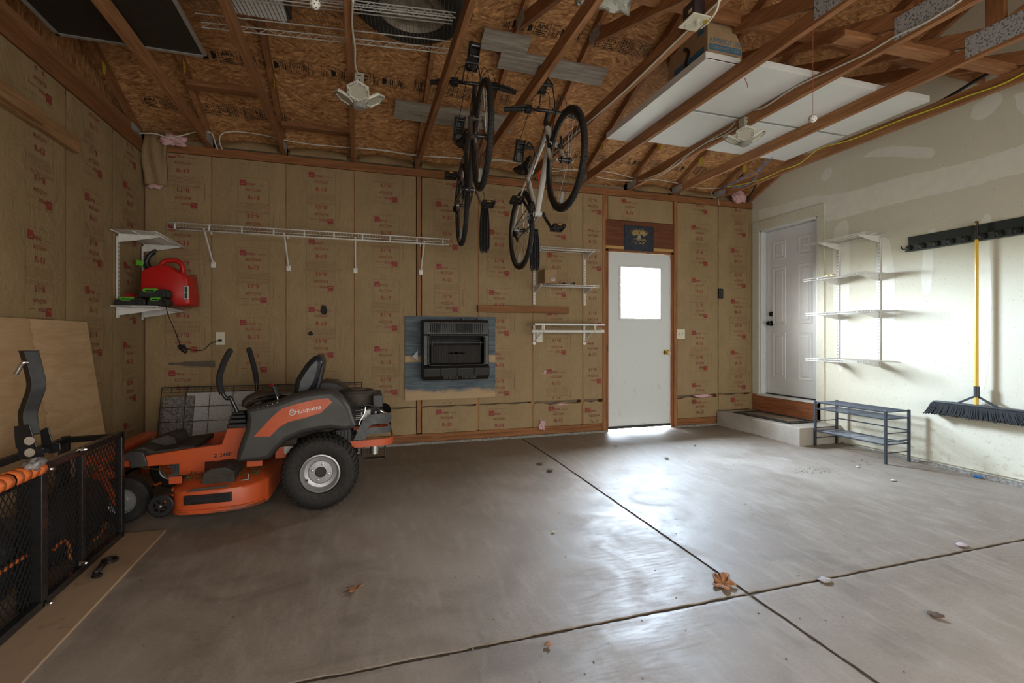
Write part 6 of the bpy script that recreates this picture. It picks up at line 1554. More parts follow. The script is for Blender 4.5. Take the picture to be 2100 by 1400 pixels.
def hoist(label, f_uv, r_uv, hf, hr, coil_uv, coil_v2, coilY, group='bicycle hoists'):
    F = onr(*f_uv); Rr = onr(*r_uv); t = thing('bicycle_hoist', label, 'hoist', tuple(F), group)
    for c, h in ((F, hf), (Rr, hr)):
        m = MB(); L_, w_ = .21, .036; vs = []; nrmR = Vector((0, -.97, -.23)); ds = Vector((.10, -.23, .96)).normalized(); c = c - Vector((0, 0, .10))
        for sgn in (-1, 1):
            m.bar(c - ds*L_/2 + Vector((sgn*w_, 0, 0)), c + ds*L_/2 + Vector((sgn*w_, 0, 0)), .004, .05, nrmR)
        m.bar(c - ds*L_/2 - nrmR*.024, c + ds*L_/2 - nrmR*.024, .094, .004, nrmR)
        m.bar(c - ds*L_/2 + nrmR*.02, c - ds*L_*.1 + nrmR*.02, .05, .004, nrmR)
        for k in (-.35, 0, .35): m.cyl(c + ds*L_*k + Vector((-w_, 0, 0)), c + ds*L_*k + Vector((w_, 0, 0)), .016, 12)
        part(m, 'pulley_bracket', black_gl, t)
        low = c - ds*L_*.5; h = Vector(h); top = Vector((h.x, h.y, (h.z*.45+low.z*.55)))
        m = MB(); m.cyl(top+Vector((-.045,0,0)), top+Vector((.045,0,0)), .013, 10); m.bar(top+Vector((-.045,0,0)), top+Vector((0,0,.05)), .005, .015); m.bar(top+Vector((.045,0,0)), top+Vector((0,0,.05)), .005, .015)
        for s in (-1, 1): m.tube(smooth_path([top+Vector((s*.04,0,0)), h+Vector((s*.06,0,.04)), h+Vector((s*.06,.01,-.012)), h+Vector((s*.06,.035,.0)), h+Vector((s*.06,.035,.02))], 4), .005, 6)
        part(m, 'hook', black_mt, t, smooth=True)
        m = MB(); m.tube([low+Vector((-.012,0,0)), top+Vector((0,0,.04))], .0025, 4); m.tube([low+Vector((.012,0,0)), top+Vector((0,0,.04))], .0025, 4); part(m, 'rope', black_mt, t)
    m = MB(); m.tube([F, Rr], .0028, 5)
    ct_ = PY(coil_uv[0], coil_uv[1], coilY); cb_ = PY(coil_uv[0], coil_v2, coilY); m.tube([Rr, Vector((ct_.x, coilY, ct_.z+.06)), ct_], .0028, 5); part(m, 'rope', black_mt, t)
    m = MB(); rr = random.Random(8); Lc = ct_.z-cb_.z
    for k in range(14):
        dx = rr.uniform(-.03, .03); dy = rr.uniform(-.02, .02); e = rr.uniform(0, .05)
        m.tube(smooth_path([ct_+Vector((dx*.6, dy, 0)), ct_+Vector((dx-.01, dy, -Lc*.4)), cb_+Vector((dx-.012, dy, .03+e)), cb_+Vector((dx, dy, e)), cb_+Vector((dx+.014, dy, .03+e)), ct_+Vector((dx+.012, dy, -Lc*.4)), ct_+Vector((dx*.6+.01, dy, 0))], 4), .0042, 5)
    m.torus(ct_-Vector((0,0,.03)), .03, .008, 'z', 16, 6); m.torus(cb_+Vector((0,0,.10)), .028, .006, 'z', 16, 6)
    part(m, 'rope_bundle', plain('black cord', (.012,.012,.013), .7) if 'black cord' not in bpy.data.materials else bpy.data.materials['black cord'], t, smooth='all')
hoist('black pulley hoist and rope carrying the black bicycle', (972,88), (942,241), (.76, 3.36, 2.905), (.82, 3.98, 2.71), (993,412), 518, 4.25)
hoist('black pulley hoist and rope carrying the white bicycle', (1113,138), (1066,288), (1.33, 3.35, 2.79), (1.345, 3.80, 2.50), (1096,470), 556, 4.25)
m = MB(); q = PY(1110,363,4.35); pts = [q+Vector((.03*math.cos(a*.35+.6), 0, .055*math.sin(a*.35+.6))) for a in range(14)]; m.tube(pts, .010, 8)
single(m, 'red_hook', plain('red plastic hook', (.75,.05,.02), .4), 'small red plastic hook beside the white bicycle frame', 'hook', smooth='all')

# ------------------------------------------------------------------ LED garage lamps (switched off)
led_w = plain('lamp housing', (.66,.64,.55), .45, var=.04); led_d = plain('led diffuser off', (.50,.48,.38), .5, var=.1, vs=90)
slotm = plain('vent slot', (.05,.045,.04), .8)
def lamp(label, c, angs, tilt=35):
    c = Vector(c); t = thing('garage_lamp', label, 'lamp', tuple(c), 'folding garage lamps')
    m = MB(); m.box(c.x-.030, c.x+.030, c.y-.03, c.y+.03, c.z-.02, c.z+.076); bxo = part(m, 'junction_box', plain('grey box', (.36,.34,.27), .6) if 'grey box' not in bpy.data.materials else bpy.data.materials['grey box'], t, bevel=.004)
    m = MB(); m.box(c.x-.003, c.x+.003, c.y-.0315, c.y-.03, c.z, c.z+.03); m.box(c.x-.012, c.x+.012, c.y-.0315, c.y-.03, c.z+.05, c.z+.056); part(m, 'box_slots', slotm, bxo)
    m = MB(); m.lathe([(.001,-.015),(.054,-.016),(.060,-.022),(.060,-.032),(.052,-.038),(.04,-.046),(.03,-.06),(.001,-.06)], c, 'z', 32); part(m, 'lampholder', led_w, t, smooth=True)
    m = MB(); m.lathe([(.02,-.05),(.032,-.065),(.045,-.10),(.045,-.13),(.034,-.145),(.001,-.147)], c, 'z', 20); part(m, 'lamp_hub', plain('lamp hub grey', (.30,.29,.26), .5) if 'lamp hub grey' not in bpy.data.materials else bpy.data.materials['lamp hub grey'], t, smooth=True)
    for a, tl in angs:
        a = math.radians(a); tl = math.radians(tl)
        out = Vector((math.cos(a), math.sin(a), 0)); sd = Vector((-math.sin(a), math.cos(a), 0)); o = c + out*.030 + Vector((0,0,-.115))
        ex = (out*math.cos(tl) + Vector((0,0,math.sin(tl)))); nn_ = ex.cross(sd); pc = o + ex*.068
        if nn_.z > 0: nn_ = -nn_
        def hx_(R_, h, sx=1.0): return [pc + ex*(R_*math.cos(math.pi/3*k)) + sd*(R_*math.sin(math.pi/3*k)) + nn_*h for k in range(6)]
        m = MB(); R1, R2, R3, R4 = hx_(.072, -.010), hx_(.078, 0), hx_(.074, .010), hx_(.056, .010); B = hx_(.05, -.012)
        vs = B + R1 + R2 + R3 + R4 + hx_(.054, .004); fs = [tuple(range(5, -1, -1))]
        for j in range(5): fs += [(j*6+k, j*6+(k+1) % 6, j*6+6+(k+1) % 6, j*6+6+k) for k in range(6)]
        m.add(vs, fs); w_ = part(m, 'lamp_panel', led_w, t)
        m = MB(); m.add(hx_(.055, .005), [tuple(range(6))]); part(m, 'diffuser', led_d, w_)
        m = MB()
        for k in range(6):
            p0, p1 = hx_(.065, .0108)[k], hx_(.065, .0108)[(k+1) % 6]
            for f in range(1, 8):
                q = p0 + (p1-p0)*f/8; dr_ = (q-pc).normalized(); m.bar(q-dr_*.006, q+dr_*.006, .0028, .0012, nn_)
        part(m, 'vent_slots', slotm, w_)
c1_ = PZ(737,153,CZ0); c1_.z -= .075; lamp('round-based folding lamp with angled white panels on the third truss, left of the bicycles', (c1_.x, c1_.y, c1_.z), [(-95,32),(175,28),(-5,28),(85,34)])
c2_ = PX(1527,262,2.965); lamp('folding lamp with angled white panels hanging in front of the white ceiling panels', (2.965, c2_.y, c2_.z), [(-130,30),(-40,30),(140,28),(50,28)])

# ------------------------------------------------------------------ things lying on the trusses
ZT = CZ1 + .001
pw_ = plain('white panel skin', (.70,.71,.70), .4, var=.03, vs=5)
def roof_panel(x0, x1, y0, y1, z, label, name='roof_sheet', lines=(.5,), thick=.045):
    m = MB(); m.box(x0, x1, y0, y1, z, z+thick)
    o = single(m, name, pw_, label, 'panel', 'white panels on the trusses', bevel=.003)
    m = MB()
    for f in lines: y = y0+(y1-y0)*f; m.box(x0+.01, x1-.01, y-.0015, y+.0015, z-.0006, z)
    m.box(x0, x1, y0+.0, y0+.045, z-.0022, z-.0002); part(m, 'rib', pw_, o); return o
ra_ = PZ(1557,137,ZT); rb_ = PZ(1327,297,ZT)
roof_panel(2.50, 4.14, 2.56, 3.215, ZT, 'wide white panel lying on the trusses, the nearer of two beside the right lamp')
roof_panel(2.50, 4.14, 3.245, 3.87, ZT, 'wide white panel lying on the trusses, the farther of two nearest the back wall')
m = MB(); m.box(2.51, 4.12, 3.212, 3.248, ZT+.004, ZT+.03); single(m, 'metal_strip', plain('grey seal', (.30,.31,.30), .6), 'grey strip between the two wide white panels on the trusses', 'strip')
m = MB(); xa, xb = 2.13, 2.40
m.box(xa, xb, 2.60, 3.92, ZT, ZT+.012); m.box(xa-.003, xa+.012, 2.60, 3.92, ZT-.002, ZT+.05); m.box(xb-.012, xb, 2.60, 3.92, ZT+.012, ZT+.05); m.box(xa+.012, xb-.012, 2.60, 2.612, ZT+.002, ZT+.05)
single(m, 'white_tray', pw_, 'narrow white metal tray lying on the trusses under the cardboard tile box', 'tray', 'white panels on the trusses', bevel=.002)
# tile box
bx_ = thing('tile_box', 'torn open cardboard tile box lettered in blue on the white tray', 'box', (2.26, 2.75, ZT+.012))
zt0 = ZT+.0135; bl = plain('box blue ink', (.04,.16,.26), .7)
m = MB(); yN_ = 2.63
fp = [(2.165, zt0), (2.44, zt0), (2.44, zt0+.13), (2.40, zt0+.20), (2.33, zt0+.27), (2.24, zt0+.32), (2.165, zt0+.34)]
m.prism(fp, 'y', yN_, yN_+.005); front = part(m, 'torn_front_flap', card, bx_)
m = MB(); m.box(2.165, 2.17, yN_+.005, 3.05, zt0, zt0+.20); m.prism([(yN_+.005, zt0+.20), (3.05, zt0+.20), (2.95, zt0+.24), (2.75, zt0+.33), (yN_+.005, zt0+.335)], 'x', 2.165, 2.168); m.box(2.17, 2.44, 3.045, 3.05, zt0, zt0+.18); m.box(2.435, 2.44, yN_+.005, 3.05, zt0, zt0+.13); m.box(2.17, 2.435, yN_+.005, 3.045, zt0, zt0+.004)
sd_ = part(m, 'carton', card, bx_)
m = MB(); m.box(2.175, 2.432, yN_-.0012, yN_-.0004, zt0+.075, zt0+.115); part(m, 'blue_band', bl, front)
def word_x(body, x0, x1, zc, h, Y, mat, name, parent, bold=False):
    tm = text(body, 1.0, bold); xs = [q[0] for q in tm[0]]; w = max(xs)-min(xs); m = MB(); s = (x1-x0)/w
    m.add([((x0+x1)/2 + (x-(max(xs)+min(xs))/2)*s, Y, zc + y*h/.72) for x, y in tm[0]], tm[1]); return part(m, name, mat, parent)
word_x('REMINGTON', 2.185, 2.428, zt0+.140, .034, yN_-.0012, bl, 'lettering', front); word_x('CERAMIC TILE', 2.195, 2.42, zt0+.095, .020, yN_-.002, card, 'lettering', front)
m = MB(); rr = random.Random(1)
for k in range(4): m.box(2.185+.03*k, 2.195+.03*k, yN_-.0012, yN_-.0004, zt0+.03, zt0+.058)
for k in range(3): m.box(2.33, 2.42-.01*k, yN_-.0012, yN_-.0004, zt0+.025+.014*k, zt0+.033+.014*k)
part(m, 'small_print', plain('box print', (.10,.08,.06), .8), front)
m = MB(); m.box(2.1635, 2.1648, 2.66, 2.98, zt0+.06, zt0+.11); m.box(2.1635, 2.1648, 2.66, 2.72, zt0+.20, zt0+.235); part(m, 'blue_band', bl, sd_)
m = MB(); m.tube(smooth_path([(2.16,2.83,zt0+.01), (2.158,2.84,zt0+.09), (2.158,2.81,zt0+.15), (2.16,2.86,zt0+.20)], 5), .014, 6, flat=.3); part(m, 'black_tape', black_pl, sd_)
# dark framed screen upper left
sx0, sx1, sy0_, sy1_ = -1.72, -.93, 1.7, 3.56
t = thing('window_screen', 'dark mesh screen in a thin grey frame lying on the trusses at upper left', 'screen', ((sx0+sx1)/2, 2.6, ZT))
m = MB()
for (a0, a1, b0, b1) in ((sx0, sx1, sy1_-.022, sy1_), (sx0, sx1, sy0_, sy0_+.022), (sx0, sx0+.022, sy0_, sy1_), (sx1-.022, sx1, sy0_, sy1_)): m.box(a0, a1, b0, b1, ZT, ZT+.012)
part(m, 'frame', plain('grey aluminium frame', (.42,.42,.40), .4, .4), t)
m = MB(); m.box(sx0+.02, sx1-.02, sy0_+.02, sy1_-.02, ZT+.006, ZT+.010); part(m, 'screen_cloth', plain('dark screen', (.020,.016,.012), .6), t)
m = MB(); m.box(-1.70, -.99, 1.75, 3.5, ZT+.014, ZT+.05); single(m, 'dark_board', plain('dark board', (.045,.028,.018), .8), 'dark board lying on top of the mesh screen', 'board')
# chrome wire rack shelf with trussed edge rails
chr_w = plain('bright zinc wire', (.55,.54,.50), .35, .35, var=.05); chr_d = plain('dull zinc wire', (.16,.15,.13), .4, .5)
def rack(x0, x1, y0, y1, z, label, group='chrome wire racks on the trusses'):
    t = thing('chrome_wire_rack', label, 'rack', ((x0+x1)/2, (y0+y1)/2, z), group)
    m = MB()
    for y in (y0, y1):
        m.tube([(x0, y, z+.034), (x1, y, z+.034)], .0036, 6); m.tube([(x0, y, z+.004), (x1, y, z+.004)], .0036, 6)
        n = int((x1-x0)/.05); P = [(x0+(x1-x0)*i/n, y, z+(.034 if i % 2 else .004)) for i in range(n+1)]; m.tube(P, .0022, 4)
    part(m, 'edge_rail', chr_w, t)
    m = MB(); n = int((x1-x0)/.022)
    for i in range(n+1): x = x0+(x1-x0)*i/n; m.tube([(x, y0, z+.036), (x, y1, z+.036)], .0015, 4)
    part(m, 'deck_wires', chr_d, t)
    m = MB()
    for f in (.22, .74): y = y0+(y1-y0)*f; m.tube([(x0, y, z+.031), (x1, y, z+.031)], .0034, 5)
    part(m, 'cross_rod', chr_w, t); return t
RK1 = rack(-.90, .53, 2.81, 3.135, ZT, 'chrome wire rack on the trusses at top, the one nearest the back wall')
RK2 = rack(-.94, .49, 2.25, 2.785, ZT, 'chrome wire rack on the trusses at the very top edge, under the tyre')
RK1.rotation_euler.z = RK2.rotation_euler.z = math.radians(-7); ZR = ZT+.0385
t = thing('spare_tyre', 'large car tyre on a pale rim lying on the chrome racks', 'tyre', (.29, 2.79, ZR))
m = MB(); tc_ = (.29, 2.79, ZR); m.lathe([(.19,.01),(.22,.0),(.29,.004),(.325,.03),(.335,.06),(.335,.15),(.325,.19),(.28,.21),(.21,.21),(.19,.19)], tc_, 'z', 56)
for k in range(60): a = 2*math.pi*k/60; m.bar((tc_[0]+.337*math.cos(a), tc_[1]+.337*math.sin(a), ZR+.04), (tc_[0]+.337*math.cos(a+.03), tc_[1]+.337*math.sin(a+.03), ZR+.17), .008, .014)
part(m, 'tyre', rubber, t, smooth=True)
m = MB(); m.lathe([(.19,.012),(.185,.02),(.18,.045),(.15,.05),(.12,.035),(.10,.06),(.05,.065),(.001,.065)], tc_, 'z', 40); part(m, 'rim', plain('dusty pale rim', (.34,.29,.22), .7, .1, var=.35, vs=12), t, smooth=True)
t = thing('plastic_box', 'white plastic box seen from below on the chrome rack, left of the tyre', 'box', (-.52, 2.8, ZR))
m = MB(); m.box(-.72, -.40, 2.50, 3.09, ZR, ZR+.26); part(m, 'body', plain('white plastic box', (.62,.62,.60), .4), t, bevel=.012)
m = MB(); m.box(-.40, -.375, 2.52, 3.07, ZR+.01, ZR+.22); part(m, 'side_handle', black_pl, t, bevel=.004)
# foil-faced piece at the top edge
m = MB(); a = PZ(1225,0,2.93); b = PZ(1305,8,2.93)
fo_ = N('crinkled foil'); _v = fo_.noise(22, 4, .7, .8); fo_.set(col=(.72,.72,.70), rough=.28, metal=.9); fo_.bump(_v, .9, .02)
m = MB(); pf = [PZ(1180,-30,2.94), PZ(1310,0,2.94), PZ(1290,32,2.94), PZ(1180,12,2.94)]
m.grid(pf[3], pf[2]-pf[3], pf[0]-pf[3], 10, 5, lambda i, j: (0, 0, .006*math.sin(17*i+5*j)))
o = single(m, 'foil_sheet', fo_.mat, 'crinkled silver foil piece lying on the trusses at the top edge', 'foil', smooth='all'); o.modifiers.new('t','SOLIDIFY').thickness = .004
# ceiling outlet with plugs
XO = 1.77
q = PX(1425,45,XO-.045); t = thing('ceiling_outlet', 'dark junction box with ivory outlet plate and white plug on a truss', 'outlet', (XO-.045, q.y, CZ0))
zo = CZ0
m = MB(); m.box(XO-.085, XO-.022, q.y-.05, q.y+.05, zo-.0, zo+.09); bo_ = part(m, 'box', plain('dark box', (.045,.028,.028), .6), t, bevel=.003)
m = MB(); m.box(XO-.0865, XO-.0852, q.y-.03, q.y+.0, zo+.03, zo+.05); part(m, 'label', plain('pale label', (.6,.55,.42), .6), bo_)
m = MB(); m.box(XO-.105, XO+.012, q.y-.065, q.y+.065, zo-.008, zo-.001); part(m, 'cover_plate', ivory, t, bevel=.002)
m = MB(); m.cyl((XO-.04, q.y-.02, zo-.008), (XO-.04, q.y-.02, zo-.04), .014, 12); m.cyl((XO-.065, q.y+.03, zo-.012), (XO-.065, q.y+.03, zo-.008), .018, 14); part(m, 'plug', romex, t)
m = MB(); m.cyl((XO-.03, q.y-.05, zo-.038), (XO-.02, q.y-.075, zo-.042), .012, 8); part(m, 'yellow_clip', tagm, t)
# practice balls on strings
for (u, v, X_, Y_, lab, tz) in ((646,8,-.18,2.15,'white perforated practice ball hanging at the top edge left of the tyre', CZ0), (1667,243,2.33,2.0,'white perforated practice ball hanging on a red string before the white panels', CZ0)):
    p = PY(u, v, Y_) if u < 1000 else PX(u, v, 2.36)
    t = thing('practice_ball', lab, 'ball', tuple(p), 'hanging practice balls')
    m = MB(); m.sphere(p, .0215, 20, 14); m.mi = 1; rr = random.Random(3)
    for k in range(26):
        g_ = (k+.5)/26; ph_ = math.acos(1-2*g_); th_ = math.pi*(1+5**.5)*k; d = Vector((math.cos(th_)*math.sin(ph_), math.sin(th_)*math.sin(ph_), math.cos(ph_)))
        m.cyl(p+d*.0195, p+d*.0218, .0026, 6)
    part(m, 'ball', [plain('white ball', (.8,.79,.74), .5), slotm], t, smooth=True)
    m = MB(); m.tube([p+Vector((0,0,.02)), Vector((p.x, p.y, CZ0+(.0 if u < 1000 else .02)))], .0011, 4); part(m, 'string', plain('red string', (.40,.10,.07), .8), t)

# ------------------------------------------------------------------ cables
def cable(pts, r_, mat, label, name='electric_cable', flat=None, k=6):
    m = MB(); m.tube(smooth_path(pts, k), r_, 6, flat=flat); return single(m, name, mat, label, 'cable', smooth='all')
Yk = D-.16
cable([PY(u, v, Yk) for u, v in ((285,273),(318,274),(345,282),(372,278),(400,271),(432,272),(442,296),(446,306))], .006, romex, 'white cable sagging over the pink tuft in the back left corner')
cable([PY(u, v, Yk) for u, v in ((456,306),(450,290),(455,275),(480,270),(530,275),(590,288),(640,296),(700,301),(760,306),(840,316),(900,322),(1000,326),(1060,331))], .005, romex, 'white cable running over the top plate from the left corner to the bicycles')
cable([PY(u, v, Yk+.03) for u, v in ((732,303),(790,308),(850,319),(905,321),(960,327),(1040,331),(1130,345),(1200,348),(1250,353),(1300,365),(1320,367))], .005, romex, 'second white cable over the top plate behind the bicycles')
cable([PY(u, v, Yk+.05) for u, v in ((1130,352),(1180,349),(1240,366),(1300,371),(1340,368),(1370,372),(1395,377),(1420,384),(1450,386),(1480,385))], .005, romex, 'white cable crossing the right bays above the door header')
def xface(X_, pts): return [PX(u, v, X_-.019-.006) for u, v in pts]
cable(xface(1.77, [(1478,0),(1440,35),(1400,72),(1340,130),(1290,178),(1240,222),(1200,256),(1160,292),(1120,328)]), .006, romex, 'white cable stapled along the truss that carries the ceiling outlet')
cable([PX(u, v, 1.72) for u, v in ((1474,0),(1470,20),(1455,42),(1437,58))], .006, romex, 'white lead curving down to the plug of the ceiling outlet')
cable(xface(2.99, [(1972,0),(1900,45),(1835,75),(1780,108),(1730,132),(1680,155),(1625,182),(1580,212),(1560,223),(1545,226)]), .006, romex, 'white cable along the truss above the right lamp')
cable(xface(2.99, [(1508,250),(1495,265),(1460,285),(1420,310),(1390,330),(1360,352),(1320,368)]), .005, romex, 'white cable from the right lamp back to the wall, upper of two')
cable(xface(2.99, [(1510,262),(1485,277),(1450,292),(1415,314),(1390,336),(1350,362),(1310,371)]), .005, romex, 'white cable from the right lamp back to the wall, lower of two')
cable([PZ(u, v, CZ0-.0065) for u, v in ((724,0),(722,50),(728,100),(728,130),(733,151))], .006, romex, 'white cable down the truss to the left lamp')
ycab = plain('yellow cable', (.66,.58,.05), .45)
cable(xface(4.21, [(2130,132),(2060,170),(1980,198),(1900,228),(1850,245),(1800,265),(1740,288),(1680,305),(1640,335),(1600,350),(1560,368),(1520,378),(1490,383)]), .006, ycab, 'yellow cable running along the truss nearest the right wall')
blue = plain('blue cable', (.06,.20,.50), .4)
cable([PX(u, v, 3.9) for u, v in ((1572,320),(1562,345),(1545,370),(1525,381),(1500,383))], .0045, blue, 'blue cable pair hanging behind the white panels by the right corner, nearer one')
cable([PX(u, v, 3.92) for u, v in ((1585,322),(1560,345),(1530,362),(1500,376),(1480,386))], .0045, blue, 'blue cable pair hanging behind the white panels by the right corner, farther one')
cable([PX(u, v, 3.60) for u, v in ((2130,44),(2080,55),(2030,62),(2000,64),(1985,67))], .005, blue, 'blue cable crossing a metal plate at the top right')
cable([PX(u, v, 4.60) for u, v in ((2140,100),(2100,118),(2060,134),(2010,160),(1960,190),(1925,210),(1890,228))], .014, black_pl, 'thick black hose against the gable at the upper right')
cable([PX(u, v, 4.60) for u, v in ((1552,375),(1545,390),(1538,402),(1532,413))], .010, black_pl, 'short black hose in the back right corner bay')
cable([PY(u, v, D-.03) for u, v in ((1460,393),(1461,404),(1472,408),(1475,420))], .004, romex, 'short white cable looping over the plate near the right corner')
cable([PX(u, v, 2.52) for u, v in ((1527,160),(1532,172),(1533,180))], .002, plain('red thread', (.45,.05,.05), .7), 'short red string end hanging under the white panel', 'string')

# ------------------------------------------------------------------ leaves and litter
leafm = N('dry leaf'); _f = leafm.noise(30, 5, .6); leafm.set(col=leafm.mix(_f, (.40,.19,.085), (.25,.11,.05)), rough=.8); leafm.bump(_f, .5, .004); leafm = leafm.mat
def leaf(u, v, s, ang, lobes, label, mat=leafm, cat='leaf', name='dry_leaf', seed=1, curl=.25):
    c = PF(u, v, .003); rr = random.Random(seed); n = lobes*8; m = MB(); vs = [(c.x, c.y, c.z+.006)]
    for ring in (.5, 1.0):
        for k in range(n):
            a = 2*math.pi*k/n; R_ = s*(.76+.24*abs(math.cos(lobes*a/2))+rr.uniform(-.08,.08))*(1+.12*math.sin(5*a+seed))*ring
            x, y = R_*math.cos(a)*1.15, R_*math.sin(a); z = .004 + curl*s*(ring**2)*max(0, math.sin(a+seed))*.9 + (.12 if curl > .1 else .02)*s*ring*math.sin(3*a)**2
            ca, sa = math.cos(ang), math.sin(ang); vs.append((c.x+x*ca-y*sa, c.y+x*sa+y*ca, c.z+z))
    fs = [(0, 1+k, 1+(k+1) % n) for k in range(n)] + [(1+k, 1+n+k, 1+n+(k+1) % n, 1+(k+1) % n) for k in range(n)]
    m.add(vs, fs); o = single(m, name, mat, label, cat, smooth='all'); o.modifiers.new('t','SOLIDIFY').thickness = .0012; return o
leaf(1483,1198,.050,.5,5,'large curled orange-brown leaf where the floor joints cross', seed=1, curl=.6)
leaf(728,1208,.030,.2,3,'small tan leaf alone on the left floor slab', seed=2, curl=.5)
brn = plain('dark dry leaf', (.14,.08,.045), .85, var=.3, vs=60)
leaf(1108,951,.028,.2,3,'brown leaf beside the long joint below the door, larger one', brn, seed=3)
leaf(1128,965,.030,1.0,2,'thin dark leaf lying across the long joint', brn, seed=4)
leaf(1262,916,.024,.6,2,'small brown leaf on the floor straight in front of the white door', brn, seed=5)
leaf(1367,940,.022,1.4,2,'dark leaf on the floor between the white door and the step', brn, seed=6)
leaf(1425,914,.014,.4,2,'tiny dark leaf near the left end of the step', brn, seed=7)
leaf(1124,1323,.014,.9,3,'tiny orange leaf fragment in the nearest slab', seed=8)
leaf(1692,1190,.030,.2,2,'pale torn leaf just below the cross joint right of centre', plain('pale leaf', (.36,.31,.28), .8), seed=9, curl=.04)
leaf(1917,1262,.024,1.9,2,'thin brown leaf on the right foreground slab', brn, seed=10)
leaf(1972,1118,.030,.3,2,'small pale pink wrapper near the cross joint at the right', plain('pinkish wrapper', (.48,.36,.38), .5), 'litter', 'paper_scrap', seed=11, curl=.04)
leaf(1135,1091,.010,.3,2,'tiny pale green leaf left of the bright floor patch', plain('pale green leaf', (.55,.55,.28), .8), seed=12)
leaf(1832,985,.020,.3,2,'small white paper scrap in front of the shoe rack', plain('paper scrap', (.6,.58,.54), .8), 'litter', 'paper_scrap', seed=13, curl=.04)
leaf(1759,957,.014,1.3,2,'small white flake left of the shoe rack front leg', plain('white flake', (.65,.63,.6), .8), 'litter', 'paper_scrap', seed=14, curl=.04)
m = MB(); c = PF(2006,977,.012); m.cyl((c.x-.0, c.y-.025, c.z), (c.x, c.y+.025, c.z), .010, 10); single(m, 'blue_cap', plain('blue plastic', (.02,.15,.42), .4), 'small blue plastic tube on the concrete curb at the right', 'cap', smooth=True)
rr = random.Random(21); m = MB()
for k in range(70):
    c = PF(rr.uniform(1632,1702), 965+rr.gauss(0, 3.0), .001); s = rr.uniform(.002, .005); m.sphere((c.x, c.y, c.z), s, 5, 4, (1,1,.4))
single(m, 'grit', brn, 'patch of dark grit on the right slab', 'grit', kind='stuff')
m = MB()
for k in range(500):
    x = rr.uniform(-1.6, 4.6); y = rr.uniform(.7, 4.8)
    if -1.5 < x < .3 and 3.0 < y: continue
    s = rr.uniform(.0012, .0035); m.sphere((x, y, zf(y)+.001), s, 5, 4, (1.4,1,.4))
single(m, 'floor_crumbs', plain('crumbs', (.34,.28,.22), .9, var=.5), 'scattered crumbs of dirt over the slab', 'crumbs', kind='stuff')
m = MB(); c = PF(1720,1005,.001)
for k in range(14):
    u = 1745+rr.uniform(-14,14)+20; c = PF(rr.uniform(1745,1785), rr.uniform(942,954), .0012); m.box(c.x-.012, c.x+.012, c.y-.006, c.y+.006, c.z-.001, c.z+.0004)
single(m, 'floor_stain', plain('brown stain', (.22,.18,.12), .8), 'brown chipped spot on the slab beside the shoe rack', 'stain', kind='stuff')

# ------------------------------------------------------------------ leaning panels behind the mower
xl_, xr_ = PY(322,786,4.72).x, .02
zt_l = PY(322,790,4.72).z
t = thing('wire_crate_panel', 'folded black wire crate leaning on the back wall behind the mower', 'crate', ((xl_+xr_)/2, 4.70, .0))
def lean(x, z): return Vector((x, 4.66 + .16*z/.62 , z))      # top touches nearer the wall
m = MB(); H_ = .655
for k in range(0, 10): x = xl_ + (xr_-xl_)*k/9; m.tube([lean(x, .004), lean(x, H_)], .0022 if 0 < k < 9 else .004, 5)
for z in (.004, .12, .245, .37, .49, H_): m.tube([lean(xl_, z), lean(xr_, z)], .0024 if z not in (.004, H_) else .005, 5)
part(m, 'front_grid', black_mt, t)
m = MB()
for k in range(0, 28): x = xl_ + (xr_-xl_)*k/27; m.tube([lean(x, H_-.045)+Vector((0,.03,0)), lean(x, H_-.002)+Vector((0,.03,0)), lean(x, H_)], .0022, 4)
for z in (H_-.045, H_-.022): m.tube([lean(xl_, z)+Vector((0,.03,0)), lean(xr_, z)+Vector((0,.03,0))], .0024, 4)
part(m, 'folded_rear_grid', black_mt, t)
m = MB(); a = lean(xl_+.02, .14)-Vector((0,.006,0)); b = lean(xl_+.11, .27)-Vector((0,.006,0)); m.tube([a, (b.x, a.y, a.z), b, (a.x, b.y, b.z)], .0035, 5, closed=True); part(m, 'latch_loop', black_mt, t)
fm = N('grey textured mat'); _v = fm.noise(75, 4, .7, 1.5); _s = fm.n('ShaderNodeSeparateXYZ'); fm.l(fm.co, _s.inputs[0])
_e = fm.math('ADD', _s.outputs[2], fm.math('MULTIPLY', fm.noise(11, 4, .7), .12)); _top = fm.ramp(_e, [(.655, 0.), (.69, .85)])
fm.set(col=fm.mix(_top, fm.mix(fm.ramp(_v, [(.4, 0.), (.58, 1.)]), (.38,.37,.36), (.56,.56,.56)), (.05,.05,.05)), rough=.85); fm.bump(_v, .4, .004)
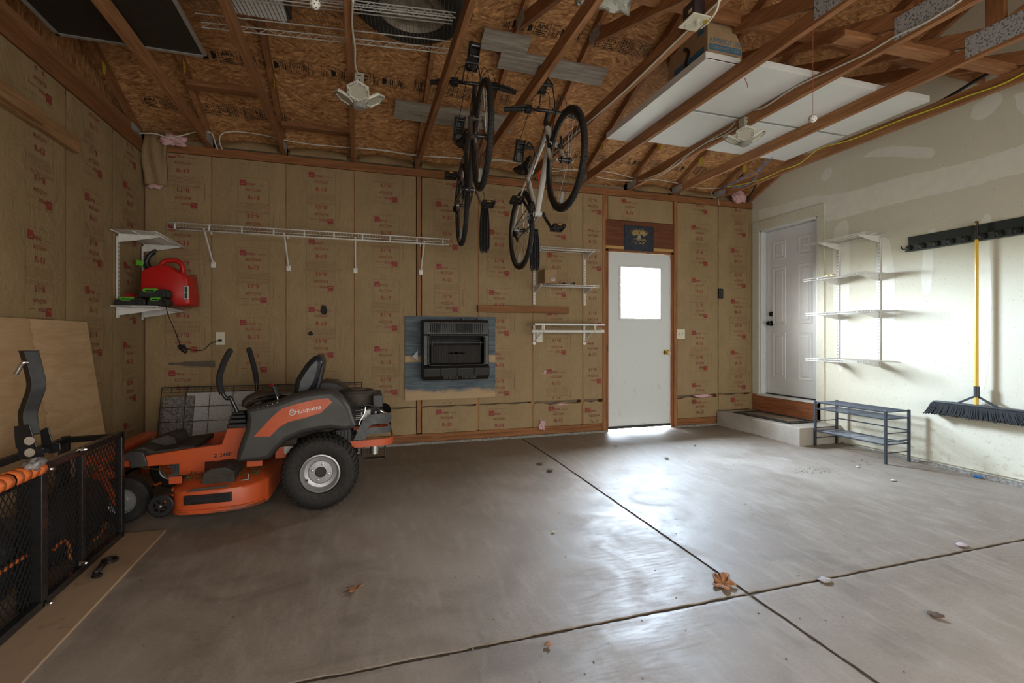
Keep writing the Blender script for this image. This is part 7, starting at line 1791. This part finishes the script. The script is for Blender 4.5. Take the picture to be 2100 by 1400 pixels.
def slabp(x0, x1, z1, off, mat, name, label, cat):
    m = MB(); p = [lean(x0, .003), lean(x1, .003), lean(x1, z1), lean(x0, z1)]; o1, o2 = Vector((0, off, 0)), Vector((0, off+.025, 0))
    m.add([q+o1 for q in p] + [q+o2 for q in p], [(3,2,1,0), (4,5,6,7), (0,1,5,4), (1,2,6,5), (2,3,7,6), (3,0,4,7)]); return single(m, name, mat, label, cat)
slabp(xl_+.17, xr_-.02, .60, .062, fm.mat, 'foam_board', 'pale grey board leaning behind the black wire crate', 'board')
dm = N('grey speckled mat'); _v = dm.noise(60, 5, .8, 2.0); dm.set(col=dm.mix(dm.ramp(_v, [(.44, 0.), (.56, 1.)]), (.05,.045,.042), (.33,.31,.29)), rough=.9); dm.bump(_v, .5, .004)
slabp(xl_+.005, xl_+.235, .575, .034, dm.mat, 'speckled_mat', 'dark speckled textured mat piece at the left end of the wire crate', 'mat')
t = thing('metal_canister', 'small orange canister with steel cap in the back left corner', 'canister', (PY(299,890,4.6).x, 4.6, 0))
c = PY(299,896,4.6); m = MB(); m.lathe([(.001,.0),(.04,.0),(.042,.01),(.042,c.z-.02),(.03,c.z),(.001,c.z+.002)], (c.x, 4.6, .001), 'z', 20); part(m, 'canister_body', orange, t, smooth=True)
m = MB(); m.lathe([(.026,c.z),(.030,c.z+.004),(.030,c.z+.022),(.001,c.z+.026)], (c.x, 4.6, 0), 'z', 18); part(m, 'cap', steel, t, smooth=True)
# grey smear on the paper
sm = N('grey smear'); sm.set(col=sm.mix(sm.noise(14, 4, .7, .3, sm.map((1,1,4))), (.055,.05,.042), (.16,.12,.075)), rough=.8)
m = MB(); rr = random.Random(12); top, bot = [], []
for k in range(22):
    f = k/21; p = PY(346+95*f, 746, D-.02); h = .012 + .028*f + rr.uniform(-.006, .006); top.append((p.x, D-.0195, p.z+h*.8)); bot.append((p.x, D-.0195, p.z-h*.8))
m.add(top+bot, [(i, i+1, 22+i+1, 22+i) for i in range(21)]); single(m, 'paper_smear', sm.mat, 'long grey smear on the paper left of the mower levers', 'mark')
